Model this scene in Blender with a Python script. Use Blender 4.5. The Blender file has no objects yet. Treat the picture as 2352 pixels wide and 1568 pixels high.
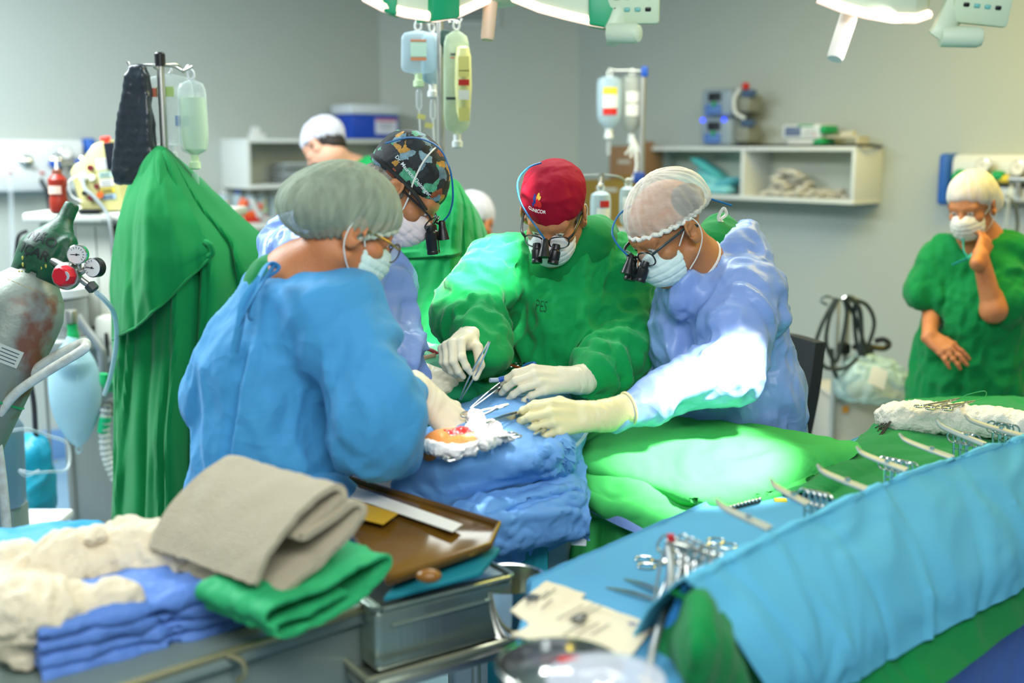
import bpy, bmesh, math, random
import numpy as np
from mathutils import Vector, Matrix, Quaternion
from mathutils.bvhtree import BVHTree

random.seed(7)
SC = bpy.context.scene
COL = SC.collection
PI = math.pi

# ------------------------------------------------------------------ camera
FW, FH, FPX, CAMZ = 2352, 1568, 2613.0, 1.70
PITCH = math.atan(444.0 / FPX)
cd = bpy.data.cameras.new('camera')
cam = bpy.data.objects.new('camera', cd)
COL.objects.link(cam)
cam.location = (0, 0, CAMZ)
cam.rotation_euler = (PI / 2 - PITCH, 0, 0)
cd.sensor_width = 36.0
cd.lens = FPX * 36.0 / FW
cd.clip_start = 0.05
cd.dof.use_dof = True
cd.dof.focus_distance = 2.78
cd.dof.aperture_fstop = 1.5
SC.camera = cam

# ------------------------------------------------------------------ colour management, world
SC.view_settings.view_transform = 'Standard'
SC.view_settings.look = 'None'
SC.view_settings.gamma = 1.0
SC.view_settings.use_curve_mapping = False
SC.view_settings.exposure = 0.14
try:
    SC.cycles.max_bounces = 7
    SC.cycles.diffuse_bounces = 3
    SC.cycles.glossy_bounces = 3
    SC.cycles.transmission_bounces = 5
    SC.cycles.transparent_max_bounces = 10
    SC.cycles.caustics_reflective = False
    SC.cycles.caustics_refractive = False
    SC.cycles.sample_clamp_indirect = 4.0
except Exception:
    pass
w = bpy.data.worlds.new('world'); SC.world = w; w.use_nodes = True
bg = w.node_tree.nodes['Background']
bg.inputs[0].default_value = (0.80, 0.92, 1.0, 1)
bg.inputs[1].default_value = 0.34

def lin(h):
    h = h.lstrip('#')
    c = [int(h[i:i + 2], 16) / 255 for i in (0, 2, 4)]
    return tuple(x / 12.92 if x <= 0.04045 else ((x + 0.055) / 1.055) ** 2.4 for x in c)

def aim(o, d):
    o.rotation_euler = Vector(d).to_track_quat('-Z', 'Y').to_euler()

def area(name, loc, tgt, size, power, col):
    l = bpy.data.lights.new(name, 'AREA'); l.shape = 'RECTANGLE'
    l.size, l.size_y = size; l.energy = power; l.color = col
    o = bpy.data.objects.new(name, l); COL.objects.link(o); o.location = loc
    aim(o, Vector(tgt) - Vector(loc)); return o

def spot(name, loc, tgt, power, col, ang, blend, rad=0.06):
    l = bpy.data.lights.new(name, 'SPOT'); l.energy = power; l.color = col
    l.spot_size = math.radians(ang); l.spot_blend = blend; l.shadow_soft_size = rad
    o = bpy.data.objects.new(name, l); COL.objects.link(o); o.location = loc
    aim(o, Vector(tgt) - Vector(loc)); return o

# ceiling light panels of the room (cool on the left, warm on the right)
area('ceiling_light_cool', (-2.5, 3.6, 2.95), (-2.6, 3.7, 0), (1.5, 1.8), 190, (0.86, 0.95, 1.0))
area('ceiling_light_mid', (0.2, 3.9, 2.95), (0.2, 3.9, 0), (1.2, 1.2), 46, (0.93, 1.0, 0.96))
area('ceiling_light_warm', (1.9, 3.7, 2.95), (1.9, 3.8, 0), (1.4, 1.4), 44, (1.0, 0.74, 0.06))
area('ceiling_light_front', (0.2, 0.4, 2.95), (0.1, 2.0, 0.6), (2.2, 1.4), 102, (0.93, 0.98, 1.0))

# the operating lamps' own beams
spot('lamp_beam_sheet', (.80, 2.16, 1.90), (.42, 2.50, .98), 400, (1.0, .92, .82), 23, .5, .05)
spot('lamp_beam_field', (-.03, 2.44, 1.93), (-.075, 2.31, 1.10), 75, (1.0, .93, .92), 13, .7, .04)
spot('lamp_beam_shoulder', (.0, 2.66, 1.93), (-.10, 2.97, 1.42), 170, (1.0, .94, .84), 28, .6, .05)

# ------------------------------------------------------------------ pixel rays to points in the place
_c, _s = math.cos(PITCH), math.sin(PITCH)
def ray(px, py):
    u, v = (px - FW / 2) / FPX, (FH / 2 - py) / FPX
    return Vector((u, _c + v * _s, -_s + v * _c))
def P(px, py, Y):
    d = ray(px, py); return Vector((0, 0, CAMZ)) + d * (Y / d.y)
def PZ(px, py, Z):
    d = ray(px, py); return Vector((0, 0, CAMZ)) + d * ((Z - CAMZ) / d.z)
def PL(px, py, pt, n):
    d = ray(px, py); o = Vector((0, 0, CAMZ)); n = Vector(n)
    return o + d * ((Vector(pt) - o).dot(n) / d.dot(n))

# ------------------------------------------------------------------ materials
MATS = {}
def mat(name, col='#808080', rough=0.6, metal=0.0, bump=None, var=None, alpha=1.0, emit=None, trans=0.0,
        sheen=0.0, spec=0.5, sub=0.0, ior=1.45, coat=0.0, aniso=None):
    """bump=(scale,strength[,detail]) noise bump; var=(scale, hex, amount) blotches of the thing's own colour."""
    if name in MATS: return MATS[name]
    m = bpy.data.materials.new(name); m.use_nodes = True; MATS[name] = m
    nt = m.node_tree; b = nt.nodes['Principled BSDF']; L = nt.links.new
    c = lin(col)
    b.inputs['Base Color'].default_value = (*c, 1)
    b.inputs['Roughness'].default_value = rough
    b.inputs['Metallic'].default_value = metal
    b.inputs['Specular IOR Level'].default_value = spec
    b.inputs['IOR'].default_value = ior
    b.inputs['Sheen Weight'].default_value = sheen
    b.inputs['Coat Weight'].default_value = coat
    if sub:
        b.inputs['Subsurface Weight'].default_value = sub
        b.inputs['Subsurface Radius'].default_value = (0.012, 0.005, 0.003)
        b.inputs['Subsurface Scale'].default_value = 1.0
    if trans: b.inputs['Transmission Weight'].default_value = trans
    if alpha < 1: b.inputs['Alpha'].default_value = alpha
    if emit:
        b.inputs['Emission Color'].default_value = (*lin(emit[0]), 1)
        b.inputs['Emission Strength'].default_value = emit[1]
    tc = None
    if bump or var:
        tc = nt.nodes.new('ShaderNodeTexCoord')
    if var:
        n = nt.nodes.new('ShaderNodeTexNoise'); n.inputs['Scale'].default_value = var[0]; n.inputs['Detail'].default_value = 4
        L(tc.outputs['Object'], n.inputs['Vector'])
        r = nt.nodes.new('ShaderNodeValToRGB'); r.color_ramp.elements[0].position = 0.42; r.color_ramp.elements[1].position = 0.68
        r.color_ramp.elements[0].color = (*c, 1)
        c2 = lin(var[1]); r.color_ramp.elements[1].color = (*[a + (bb - a) * var[2] for a, bb in zip(c, c2)], 1)
        L(n.outputs['Fac'], r.inputs['Fac']); L(r.outputs['Color'], b.inputs['Base Color'])
    if bump:
        n = nt.nodes.new('ShaderNodeTexNoise'); n.inputs['Scale'].default_value = bump[0]
        n.inputs['Detail'].default_value = bump[2] if len(bump) > 2 else 3
        mp = nt.nodes.new('ShaderNodeMapping')
        if aniso: mp.inputs['Scale'].default_value = aniso
        L(tc.outputs['Object'], mp.inputs['Vector']); L(mp.outputs['Vector'], n.inputs['Vector'])
        bp = nt.nodes.new('ShaderNodeBump'); bp.inputs['Strength'].default_value = bump[1]; bp.inputs['Distance'].default_value = 0.01
        L(n.outputs['Fac'], bp.inputs['Height']); L(bp.outputs['Normal'], b.inputs['Normal'])
    return m

def crumple(name, col, rough, scale, strength, spec=0.5, sheen=0.0, weave=0.0, sub=0.0):
    """non-woven or cotton cloth: creased facets (voronoi edges, warped) plus soft undulation in the bump."""
    m = mat(name, col, rough, spec=spec, sheen=sheen)
    nt = m.node_tree; b = nt.nodes['Principled BSDF']; L = nt.links.new; N = nt.nodes.new
    tc = N('ShaderNodeTexCoord')
    n1 = N('ShaderNodeTexNoise'); n1.inputs['Scale'].default_value = scale * 0.8; n1.inputs['Detail'].default_value = 3
    L(tc.outputs['Object'], n1.inputs['Vector'])
    mx = N('ShaderNodeMixRGB'); mx.blend_type = 'ADD'; mx.inputs[0].default_value = 0.22
    L(tc.outputs['Object'], mx.inputs[1]); L(n1.outputs['Color'], mx.inputs[2])
    v = N('ShaderNodeTexVoronoi'); v.feature = 'F1'; v.inputs['Scale'].default_value = scale
    L(mx.outputs[0], v.inputs['Vector'])
    v2 = N('ShaderNodeTexVoronoi'); v2.feature = 'F1'; v2.inputs['Scale'].default_value = scale * 2.7
    L(mx.outputs[0], v2.inputs['Vector'])
    a = N('ShaderNodeMath'); a.operation = 'MULTIPLY_ADD'; a.inputs[1].default_value = 0.35
    L(v2.outputs['Distance'], a.inputs[0]); L(v.outputs['Distance'], a.inputs[2])
    bp = N('ShaderNodeBump'); bp.inputs['Strength'].default_value = strength; bp.inputs['Distance'].default_value = 0.02
    L(a.outputs[0], bp.inputs['Height'])
    last = bp
    if weave:
        n2 = N('ShaderNodeTexNoise'); n2.inputs['Scale'].default_value = 900; L(tc.outputs['Object'], n2.inputs['Vector'])
        b2 = N('ShaderNodeBump'); b2.inputs['Strength'].default_value = weave; b2.inputs['Distance'].default_value = 0.001
        L(n2.outputs['Fac'], b2.inputs['Height']); L(bp.outputs['Normal'], b2.inputs['Normal']); last = b2
    L(last.outputs['Normal'], b.inputs['Normal'])
    return m

def sheer(name, col, opac, rough=0.5, facing=0.35, var=None, pleat=0.0):
    """thin see-through film or gauze: opacity grows at grazing angles as the path through it grows."""
    m = mat(name, col, rough)
    nt = m.node_tree; b = nt.nodes['Principled BSDF']; L = nt.links.new; N = nt.nodes.new
    lw = N('ShaderNodeLayerWeight'); lw.inputs['Blend'].default_value = 0.35
    ma = N('ShaderNodeMath'); ma.operation = 'MULTIPLY_ADD'; ma.inputs[1].default_value = facing; ma.inputs[2].default_value = opac
    ma.use_clamp = True
    L(lw.outputs['Facing'], ma.inputs[0])
    last = ma
    if var:
        tc = N('ShaderNodeTexCoord'); n = N('ShaderNodeTexNoise'); n.inputs['Scale'].default_value = var[0]; n.inputs['Detail'].default_value = 5
        mp = N('ShaderNodeMapping'); mp.inputs['Scale'].default_value = var[2] if len(var) > 2 else (1, 1, 1)
        L(tc.outputs['Object'], mp.inputs['Vector']); L(mp.outputs['Vector'], n.inputs['Vector'])
        m2 = N('ShaderNodeMath'); m2.operation = 'MULTIPLY_ADD'; m2.inputs[1].default_value = var[1]; m2.use_clamp = True
        sb = N('ShaderNodeMath'); sb.operation = 'SUBTRACT'; sb.inputs[1].default_value = 0.5
        L(n.outputs['Fac'], sb.inputs[0]); L(sb.outputs[0], m2.inputs[0]); L(ma.outputs[0], m2.inputs[2]); last = m2
        if pleat:
            bp = N('ShaderNodeBump'); bp.inputs['Strength'].default_value = pleat; bp.inputs['Distance'].default_value = 0.006
            L(n.outputs['Fac'], bp.inputs['Height']); L(bp.outputs['Normal'], b.inputs['Normal'])
    L(last.outputs[0], b.inputs['Alpha'])
    return m

# ------------------------------------------------------------------ object plumbing
WM = {}
def wm(o): return WM.get(o.name, Matrix.Identity(4))
def _clean(name): return name
def tag(o, label=None, cat=None, group=None, kind=None):
    if label: o['label'] = label
    if cat: o['category'] = cat
    if group: o['group'] = group
    if kind: o['kind'] = kind
    return o
def thing(name, label, cat, loc=(0, 0, 0), group=None):
    o = bpy.data.objects.new(name, None); COL.objects.link(o); o.location = loc
    o.empty_display_size = 0.05
    WM[o.name] = Matrix.Translation(Vector(loc))
    return tag(o, label, cat, group)
def link(name, me, m=None, parent=None, smooth=True):
    o = bpy.data.objects.new(name, me); COL.objects.link(o)
    if m is not None:
        for mm in (m if isinstance(m, (list, tuple)) else [m]): me.materials.append(mm)
    if smooth and len(me.polygons):
        me.polygons.foreach_set('use_smooth', [True] * len(me.polygons))
    if parent is not None:
        o.parent = parent
        o.matrix_parent_inverse = wm(parent).inverted()
    WM[o.name] = Matrix.Identity(4)
    return o
def kids(o): return [c for c in bpy.data.objects if c.parent == o]
def copy_tree(o, label=None, parent=None):
    c = o.copy(); COL.objects.link(c); c.parent = parent
    WM[c.name] = WM.get(o.name, Matrix.Identity(4)).copy()
    if label: c['label'] = label
    for ch in kids(o): copy_tree(ch, None, c)
    return c
def place(o, loc, rz=0.0, M=None):
    o.matrix_basis = M if M is not None else Matrix.Translation(Vector(loc)) @ Matrix.Rotation(rz, 4, 'Z')
    return o
def HS(M, s): return M @ Matrix.Scale(s, 4)
def frame(o, y, zhint=(0, 0, 1)):
    """4x4 at o whose y axis is y, z as near zhint as possible, x to the right."""
    y = Vector(y).normalized(); z = Vector(zhint); x = y.cross(z).normalized(); z = x.cross(y).normalized()
    M = Matrix((x, y, z)).transposed().to_4x4(); M.translation = Vector(o); return M

def catmull(pts, n):
    pts = [Vector(p) for p in pts]
    if len(pts) == 2: return [pts[0].lerp(pts[1], i / n) for i in range(n + 1)]
    q = [pts[0] * 2 - pts[1]] + pts + [pts[-1] * 2 - pts[-2]]
    out = []; seg = len(pts) - 1
    for i in range(n + 1):
        t = i / n * seg; k = min(int(t), seg - 1); f = t - k
        a, b, c, d = q[k:k + 4]
        out.append(0.5 * ((2 * b) + (c - a) * f + (2 * a - 5 * b + 4 * c - d) * f * f + (3 * b - a - 3 * c + d) * f ** 3))
    return out

class MB:
    """collects shapes of ONE part and links them as one mesh."""
    def __init__(self): self.bm = bmesh.new(); self.mi = 0
    def _xf(self, vs, M):
        if M is not None: bmesh.ops.transform(self.bm, matrix=M, verts=vs)
    def _setmi(self, faces):
        for f in faces: f.material_index = self.mi
    def box(self, c, s, bev=0.0, M=None, seg=2):
        g = bmesh.ops.create_cube(self.bm, size=1)['verts']
        for v in g: v.co = Vector((v.co.x * s[0], v.co.y * s[1], v.co.z * s[2]))
        if bev:
            es = list({e for v in g for e in v.link_edges})
            r = bmesh.ops.bevel(self.bm, geom=es, offset=bev, segments=seg, profile=0.5, affect='EDGES')
            g = list({v for f in r['faces'] for v in f.verts} | {v for v in g if v.is_valid})
        bmesh.ops.translate(self.bm, vec=Vector(c), verts=g)
        self._xf(g, M); self._setmi({f for v in g for f in v.link_faces}); return self
    def cyl(self, a, b, r0, r1=None, n=20, cap=True):
        return self.lathe(a, Vector(b) - Vector(a), [(r0, 0), (r0 if r1 is None else r1, (Vector(b) - Vector(a)).length)], n, cap)
    def lathe(self, o, axis, prof, n=24, cap=True, M=None):
        """prof: list of (radius, height along axis)."""
        o = Vector(o); z = Vector(axis).normalized()
        x = z.orthogonal().normalized(); y = z.cross(x)
        rings = []
        for r, h in prof:
            rings.append([self.bm.verts.new(o + z * h + (x * math.cos(2 * PI * i / n) + y * math.sin(2 * PI * i / n)) * max(r, 1e-5)) for i in range(n)])
        fs = []
        for a, b in zip(rings, rings[1:]):
            for i in range(n):
                fs.append(self.bm.faces.new((a[i], a[(i + 1) % n], b[(i + 1) % n], b[i])))
        if cap:
            fs.append(self.bm.faces.new(rings[0][::-1])); fs.append(self.bm.faces.new(rings[-1]))
        self._setmi(fs); self._xf([v for r in rings for v in r], M); return self
    def tube(self, pts, r, n=10, res=None, closed=False, rfun=None, flat=1.0):
        p = catmull(pts, res) if res else [Vector(q) for q in pts]
        if closed and (p[0] - p[-1]).length < 1e-6: p = p[:-1]
        m = len(p); T = []
        for i in range(m):
            a = p[(i - 1) % m] if closed or i > 0 else p[i]; b = p[(i + 1) % m] if closed or i < m - 1 else p[i]
            d = b - a; T.append(d.normalized() if d.length > 1e-9 else Vector((0, 0, 1)))
        x = T[0].orthogonal().normalized(); rings = []
        for i in range(m):
            x = (x - T[i] * x.dot(T[i])); x = x.normalized() if x.length > 1e-6 else T[i].orthogonal().normalized()
            y = T[i].cross(x); rr = rfun(i / max(1, m - 1)) * r if rfun else r
            rings.append([self.bm.verts.new(p[i] + (x * math.cos(2 * PI * k / n) + y * math.sin(2 * PI * k / n) * flat) * rr) for k in range(n)])
        fs = []
        for i in range(m if closed else m - 1):
            a, b = rings[i], rings[(i + 1) % m]
            for k in range(n): fs.append(self.bm.faces.new((a[k], a[(k + 1) % n], b[(k + 1) % n], b[k])))
        if not closed:
            fs.append(self.bm.faces.new(rings[0][::-1])); fs.append(self.bm.faces.new(rings[-1]))
        self._setmi(fs); return self
    def ball(self, c, r, M=None, u=20, v=12):
        r = (r, r, r) if isinstance(r, (int, float)) else r
        g = bmesh.ops.create_uvsphere(self.bm, u_segments=u, v_segments=v, radius=1)['verts']
        for q in g: q.co = Vector((q.co.x * r[0] + c[0], q.co.y * r[1] + c[1], q.co.z * r[2] + c[2]))
        self._setmi({f for q in g for f in q.link_faces}); self._xf(g, M); return self
    def prism(self, poly, ext, M=None, bev=0.0):
        """poly: list of 3-D points; extruded by vector ext."""
        a = [self.bm.verts.new(Vector(p)) for p in poly]; b = [self.bm.verts.new(Vector(p) + Vector(ext)) for p in poly]; n = len(a)
        fs = [self.bm.faces.new(a[::-1]), self.bm.faces.new(b)]
        for i in range(n): fs.append(self.bm.faces.new((a[i], a[(i + 1) % n], b[(i + 1) % n], b[i])))
        g = a + b
        if bev:
            es = list({e for v in g for e in v.link_edges})
            r = bmesh.ops.bevel(self.bm, geom=es, offset=bev, segments=2, profile=0.5, affect='EDGES')
            g = list({v for f in r['faces'] for v in f.verts} | {v for v in g if v.is_valid})
            fs = {f for v in g for f in v.link_faces}
        self._setmi(fs); self._xf(g, M); return self
    def sheet(self, G, thick=0.0):
        """G: rows of points -> surface (optionally thickened along its normals)."""
        A = np.array([[tuple(p) for p in r] for r in G], float); nr, nc = A.shape[:2]
        def verts(B): return [[self.bm.verts.new(B[i, j]) for j in range(nc)] for i in range(nr)]
        a = verts(A); fs = []
        for i in range(nr - 1):
            for j in range(nc - 1): fs.append(self.bm.faces.new((a[i][j], a[i][j + 1], a[i + 1][j + 1], a[i + 1][j])))
        if thick:
            du = np.gradient(A, axis=1); dv = np.gradient(A, axis=0); nn = np.cross(du, dv)
            nn /= np.maximum(np.linalg.norm(nn, axis=2, keepdims=True), 1e-9)
            b = verts(A - nn * thick)
            for i in range(nr - 1):
                for j in range(nc - 1): fs.append(self.bm.faces.new((b[i][j], b[i + 1][j], b[i + 1][j + 1], b[i][j + 1])))
            for i in range(nr - 1):
                fs.append(self.bm.faces.new((a[i][0], a[i + 1][0], b[i + 1][0], b[i][0])))
                fs.append(self.bm.faces.new((a[i + 1][-1], a[i][-1], b[i][-1], b[i + 1][-1])))
            for j in range(nc - 1):
                fs.append(self.bm.faces.new((a[0][j + 1], a[0][j], b[0][j], b[0][j + 1])))
                fs.append(self.bm.faces.new((a[-1][j], a[-1][j + 1], b[-1][j + 1], b[-1][j])))
        self._setmi(fs); return self
    def build(self, name, m, parent=None, smooth=True, edge=None):
        me = bpy.data.meshes.new(name)
        bmesh.ops.recalc_face_normals(self.bm, faces=self.bm.faces)
        self.bm.to_mesh(me); self.bm.free()
        o = link(name, me, m, parent, smooth)
        if smooth:
            try: me.set_sharp_from_angle(angle=math.radians(38 if edge is None else edge))
            except Exception: pass
        return o

def loft(rows, nu, nv):
    """rows of control points -> Catmull-Rom grid (nv+1 rows by nu+1 points)."""
    rr = [catmull(r, nu) for r in rows]
    cols = [catmull([r[j] for r in rr], nv) for j in range(nu + 1)]
    return np.array([[tuple(cols[j][i]) for j in range(nu + 1)] for i in range(nv + 1)])

# ------------------------------------------------------------------ numpy noise
_rng = np.random.RandomState(11)
_perm = _rng.permutation(256); _perm = np.concatenate([_perm, _perm, _perm])
_grad = _rng.normal(size=(256, 3)); _grad /= np.linalg.norm(_grad, axis=1)[:, None]
def noise3(p):
    p = np.asarray(p, float); i = np.floor(p).astype(int); f = p - i; i &= 255
    u = f * f * f * (f * (f * 6 - 15) + 10)
    def g(dx, dy, dz):
        h = _perm[_perm[_perm[(i[..., 0] + dx) & 255] + ((i[..., 1] + dy) & 255)] + ((i[..., 2] + dz) & 255)] & 255
        gr = _grad[h]; return (gr[..., 0] * (f[..., 0] - dx) + gr[..., 1] * (f[..., 1] - dy) + gr[..., 2] * (f[..., 2] - dz))
    def mixx(dy, dz): return g(0, dy, dz) * (1 - u[..., 0]) + g(1, dy, dz) * u[..., 0]
    a = mixx(0, 0) * (1 - u[..., 1]) + mixx(1, 0) * u[..., 1]
    b = mixx(0, 1) * (1 - u[..., 1]) + mixx(1, 1) * u[..., 1]
    return (a * (1 - u[..., 2]) + b * u[..., 2]) * 1.5
def fold_noise(p, seed=0.0):
    """warped ridged noise: sharp-crested cloth folds, about -1..1."""
    p = np.asarray(p, float) + seed
    wv = np.stack([noise3(p * 0.7 + 13.1), noise3(p * 0.7 + 57.7), noise3(p * 0.7 + 91.3)], -1)
    q = p + wv * 0.9
    return 1.0 - 2.2 * np.abs(noise3(q)) - 0.9 * np.abs(noise3(q * 2.3 + 5.0)) + 0.1

def grid_disp(G, amp, freq, seed=0.0, mask=None, dirv=None):
    """displace a grid of points along its normals by fold noise in (u,v) stretched space."""
    G = np.asarray(G, float)
    du = np.gradient(G, axis=1); dv = np.gradient(G, axis=0); n = np.cross(du, dv)
    n /= np.maximum(np.linalg.norm(n, axis=2, keepdims=True), 1e-9)
    if n[..., 2].mean() < 0: n = -n
    if dirv is not None: n = np.broadcast_to(np.array(dirv, float), G.shape)
    f = fold_noise(G * np.array(freq), seed)
    if mask is not None: f = f * mask
    return G + n * (f * amp)[..., None]

# ------------------------------------------------------------------ signed-distance modelling
def _arr(v): return np.array(tuple(v), float)
class SDF:
    def __init__(self): self.ops = []
    def _add(self, kind, dat, bb, k, mode): self.ops.append((kind, dat, bb, k, mode)); return self
    def _pt(self, p, M): return Vector(p) if M is None else M @ Vector(p)
    def cap(self, a, b, ra, rb=None, k=0.02, mode='add', M=None):
        rb = ra if rb is None else rb
        a, b = self._pt(a, M), self._pt(b, M)
        if M is not None: q = abs(M.to_scale()[0]); ra, rb = ra * q, rb * q
        r = max(ra, rb)
        bb = ([min(a[i], b[i]) - r for i in range(3)], [max(a[i], b[i]) + r for i in range(3)])
        return self._add('cap', (_arr(a), _arr(b), ra, rb), bb, k, mode)
    def chain(self, pts, rs, k=0.02, mode='add', M=None):
        for i in range(len(pts) - 1): self.cap(pts[i], pts[i + 1], rs[i], rs[i + 1], k, mode, M)
        return self
    def ell(self, c, r, k=0.02, mode='add', M=None, R=None):
        r = (r, r, r) if isinstance(r, (int, float)) else r
        F = (M if M is not None else Matrix.Identity(4)) @ Matrix.Translation(Vector(c))
        if R is not None: F = F @ R.to_4x4()
        q = max(r); o = F.translation
        return self._add('ell', (np.array(F.inverted()), _arr(r)), ([o[i] - q for i in range(3)], [o[i] + q for i in range(3)]), k, mode)
    def box(self, c, h, rr=0.0, k=0.01, mode='add', M=None, R=None):
        F = (M if M is not None else Matrix.Identity(4)) @ Matrix.Translation(Vector(c))
        if R is not None: F = F @ R.to_4x4()
        q = Vector(h).length; o = F.translation
        return self._add('box', (np.array(F.inverted()), _arr(h), rr), ([o[i] - q for i in range(3)], [o[i] + q for i in range(3)]), k, mode)
    def plane(self, p, n, k=0.004, M=None):
        """cut away the side the normal points to."""
        p = self._pt(p, M); n = Vector(n) if M is None else M.to_3x3() @ Vector(n)
        return self._add('plane', (_arr(p), _arr(n.normalized())), None, k, 'int')
    def mesh(self, h, lo=None, hi=None, fine=None, pad=0.02):
        """lo/hi default to the bounds of the added shapes; fine=(lo,hi,h) refines a box inside."""
        B = [o[2] for o in self.ops if o[4] == 'add']
        lo = [min(b[0][i] for b in B) - pad for i in range(3)] if lo is None else lo
        hi = [max(b[1][i] for b in B) + pad for i in range(3)] if hi is None else hi
        ax = []
        for i in range(3):
            if fine is None: ax.append(np.arange(lo[i], hi[i] + h, h))
            else:
                a, b, hf = fine[0][i], fine[1][i], fine[2]
                ax.append(np.concatenate([np.arange(a - hf, lo[i] - h, -h)[::-1] if a > lo[i] else np.array([]), np.arange(a, b, hf), np.arange(b, hi[i] + h, h) if b < hi[i] else np.array([])]))
        X, Y, Z = ax
        D = np.full((len(X), len(Y), len(Z)), 0.5, np.float32)
        for kind, dat, bb, k, mode in self.ops:
            m = k + 2.5 * h + 0.004
            if bb is None: sl = (slice(None),) * 3
            else:
                sl = tuple(slice(max(0, np.searchsorted(A, bb[0][i] - m) - 1), min(len(A), np.searchsorted(A, bb[1][i] + m) + 1)) for i, A in enumerate(ax))
            if any(s.stop is not None and s.stop <= s.start for s in sl): continue
            x = X[sl[0]][:, None, None]; y = Y[sl[1]][None, :, None]; z = Z[sl[2]][None, None, :]
            if kind == 'cap':
                a, b, ra, rb = dat; ab = b - a; L = max(float(ab @ ab), 1e-12)
                t = np.clip(((x - a[0]) * ab[0] + (y - a[1]) * ab[1] + (z - a[2]) * ab[2]) / L, 0, 1)
                d = np.sqrt((x - a[0] - ab[0] * t) ** 2 + (y - a[1] - ab[1] * t) ** 2 + (z - a[2] - ab[2] * t) ** 2) - (ra + (rb - ra) * t)
            elif kind in ('ell', 'box'):
                F = dat[0]
                lx = F[0, 0] * x + F[0, 1] * y + F[0, 2] * z + F[0, 3]
                ly = F[1, 0] * x + F[1, 1] * y + F[1, 2] * z + F[1, 3]
                lz = F[2, 0] * x + F[2, 1] * y + F[2, 2] * z + F[2, 3]
                r = dat[1]
                if kind == 'ell':
                    k0 = np.sqrt((lx / r[0]) ** 2 + (ly / r[1]) ** 2 + (lz / r[2]) ** 2)
                    k1 = np.sqrt((lx / r[0] ** 2) ** 2 + (ly / r[1] ** 2) ** 2 + (lz / r[2] ** 2) ** 2)
                    d = k0 * (k0 - 1) / np.maximum(k1, 1e-6) / abs(np.linalg.det(F[:3, :3])) ** (1 / 3)
                    d = np.where(k0 < 0.25, -min(r) * (1 - k0), d)
                else:
                    rr = dat[2]
                    qx, qy, qz = np.abs(lx) - r[0] + rr, np.abs(ly) - r[1] + rr, np.abs(lz) - r[2] + rr
                    d = np.sqrt(np.maximum(qx, 0) ** 2 + np.maximum(qy, 0) ** 2 + np.maximum(qz, 0) ** 2) + np.minimum(np.maximum(qx, np.maximum(qy, qz)), 0) - rr
            else:
                p, n = dat; d = (x - p[0]) * n[0] + (y - p[1]) * n[1] + (z - p[2]) * n[2]
            E = D[sl]
            if mode == 'add':
                hh = np.clip(0.5 + 0.5 * (E - d) / k, 0, 1); D[sl] = E * (1 - hh) + d * hh - k * hh * (1 - hh)
            else:
                if mode == 'sub': d = -d
                hh = np.clip(0.5 - 0.5 * (E - d) / k, 0, 1); D[sl] = E * (1 - hh) + d * hh + k * hh * (1 - hh)
        return surfnet(D, X, Y, Z)

def surfnet(D, X, Y, Z):
    S = D < 0
    c = np.zeros(tuple(n - 1 for n in D.shape), np.int8)
    for a in (0, 1):
        for b in (0, 1):
            for d in (0, 1): c += S[a:D.shape[0] - 1 + a, b:D.shape[1] - 1 + b, d:D.shape[2] - 1 + d]
    I = np.argwhere((c > 0) & (c < 8))
    ids = np.full(c.shape, -1, np.int64); ids[tuple(I.T)] = np.arange(len(I))
    off = np.array([(a, b, d) for a in (0, 1) for b in (0, 1) for d in (0, 1)])
    val = np.stack([D[I[:, 0] + o[0], I[:, 1] + o[1], I[:, 2] + o[2]] for o in off], 1)
    pos = np.stack([np.stack([X[I[:, 0] + o[0]], Y[I[:, 1] + o[1]], Z[I[:, 2] + o[2]]], 1) for o in off], 1)
    acc = np.zeros((len(I), 3)); cnt = np.zeros(len(I))
    for e in ((0, 1), (2, 3), (4, 5), (6, 7), (0, 2), (1, 3), (4, 6), (5, 7), (0, 4), (1, 5), (2, 6), (3, 7)):
        va, vb = val[:, e[0]], val[:, e[1]]; cr = (va < 0) != (vb < 0)
        t = np.where(cr, va / np.where(cr, va - vb, 1), 0)[:, None]
        acc += np.where(cr[:, None], pos[:, e[0]] * (1 - t) + pos[:, e[1]] * t, 0); cnt += cr
    Vv = acc / np.maximum(cnt, 1)[:, None]
    Q = []
    for ax in range(3):
        a = np.moveaxis(S, ax, 0); ch = a[:-1] != a[1:]
        J = np.argwhere(ch[:, 1:-1, 1:-1]); J[:, 1:] += 1
        first = a[J[:, 0], J[:, 1], J[:, 2]]
        idm = np.moveaxis(ids, ax, 0)
        q = np.stack([idm[J[:, 0], J[:, 1] - 1, J[:, 2] - 1], idm[J[:, 0], J[:, 1], J[:, 2] - 1], idm[J[:, 0], J[:, 1], J[:, 2]], idm[J[:, 0], J[:, 1] - 1, J[:, 2]]], 1)
        flip = first if ax != 1 else ~first
        q[~flip] = q[~flip][:, ::-1]; Q.append(q)
    Q = np.concatenate(Q); Q = Q[(Q >= 0).all(1)]
    return Vv, Q

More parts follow.
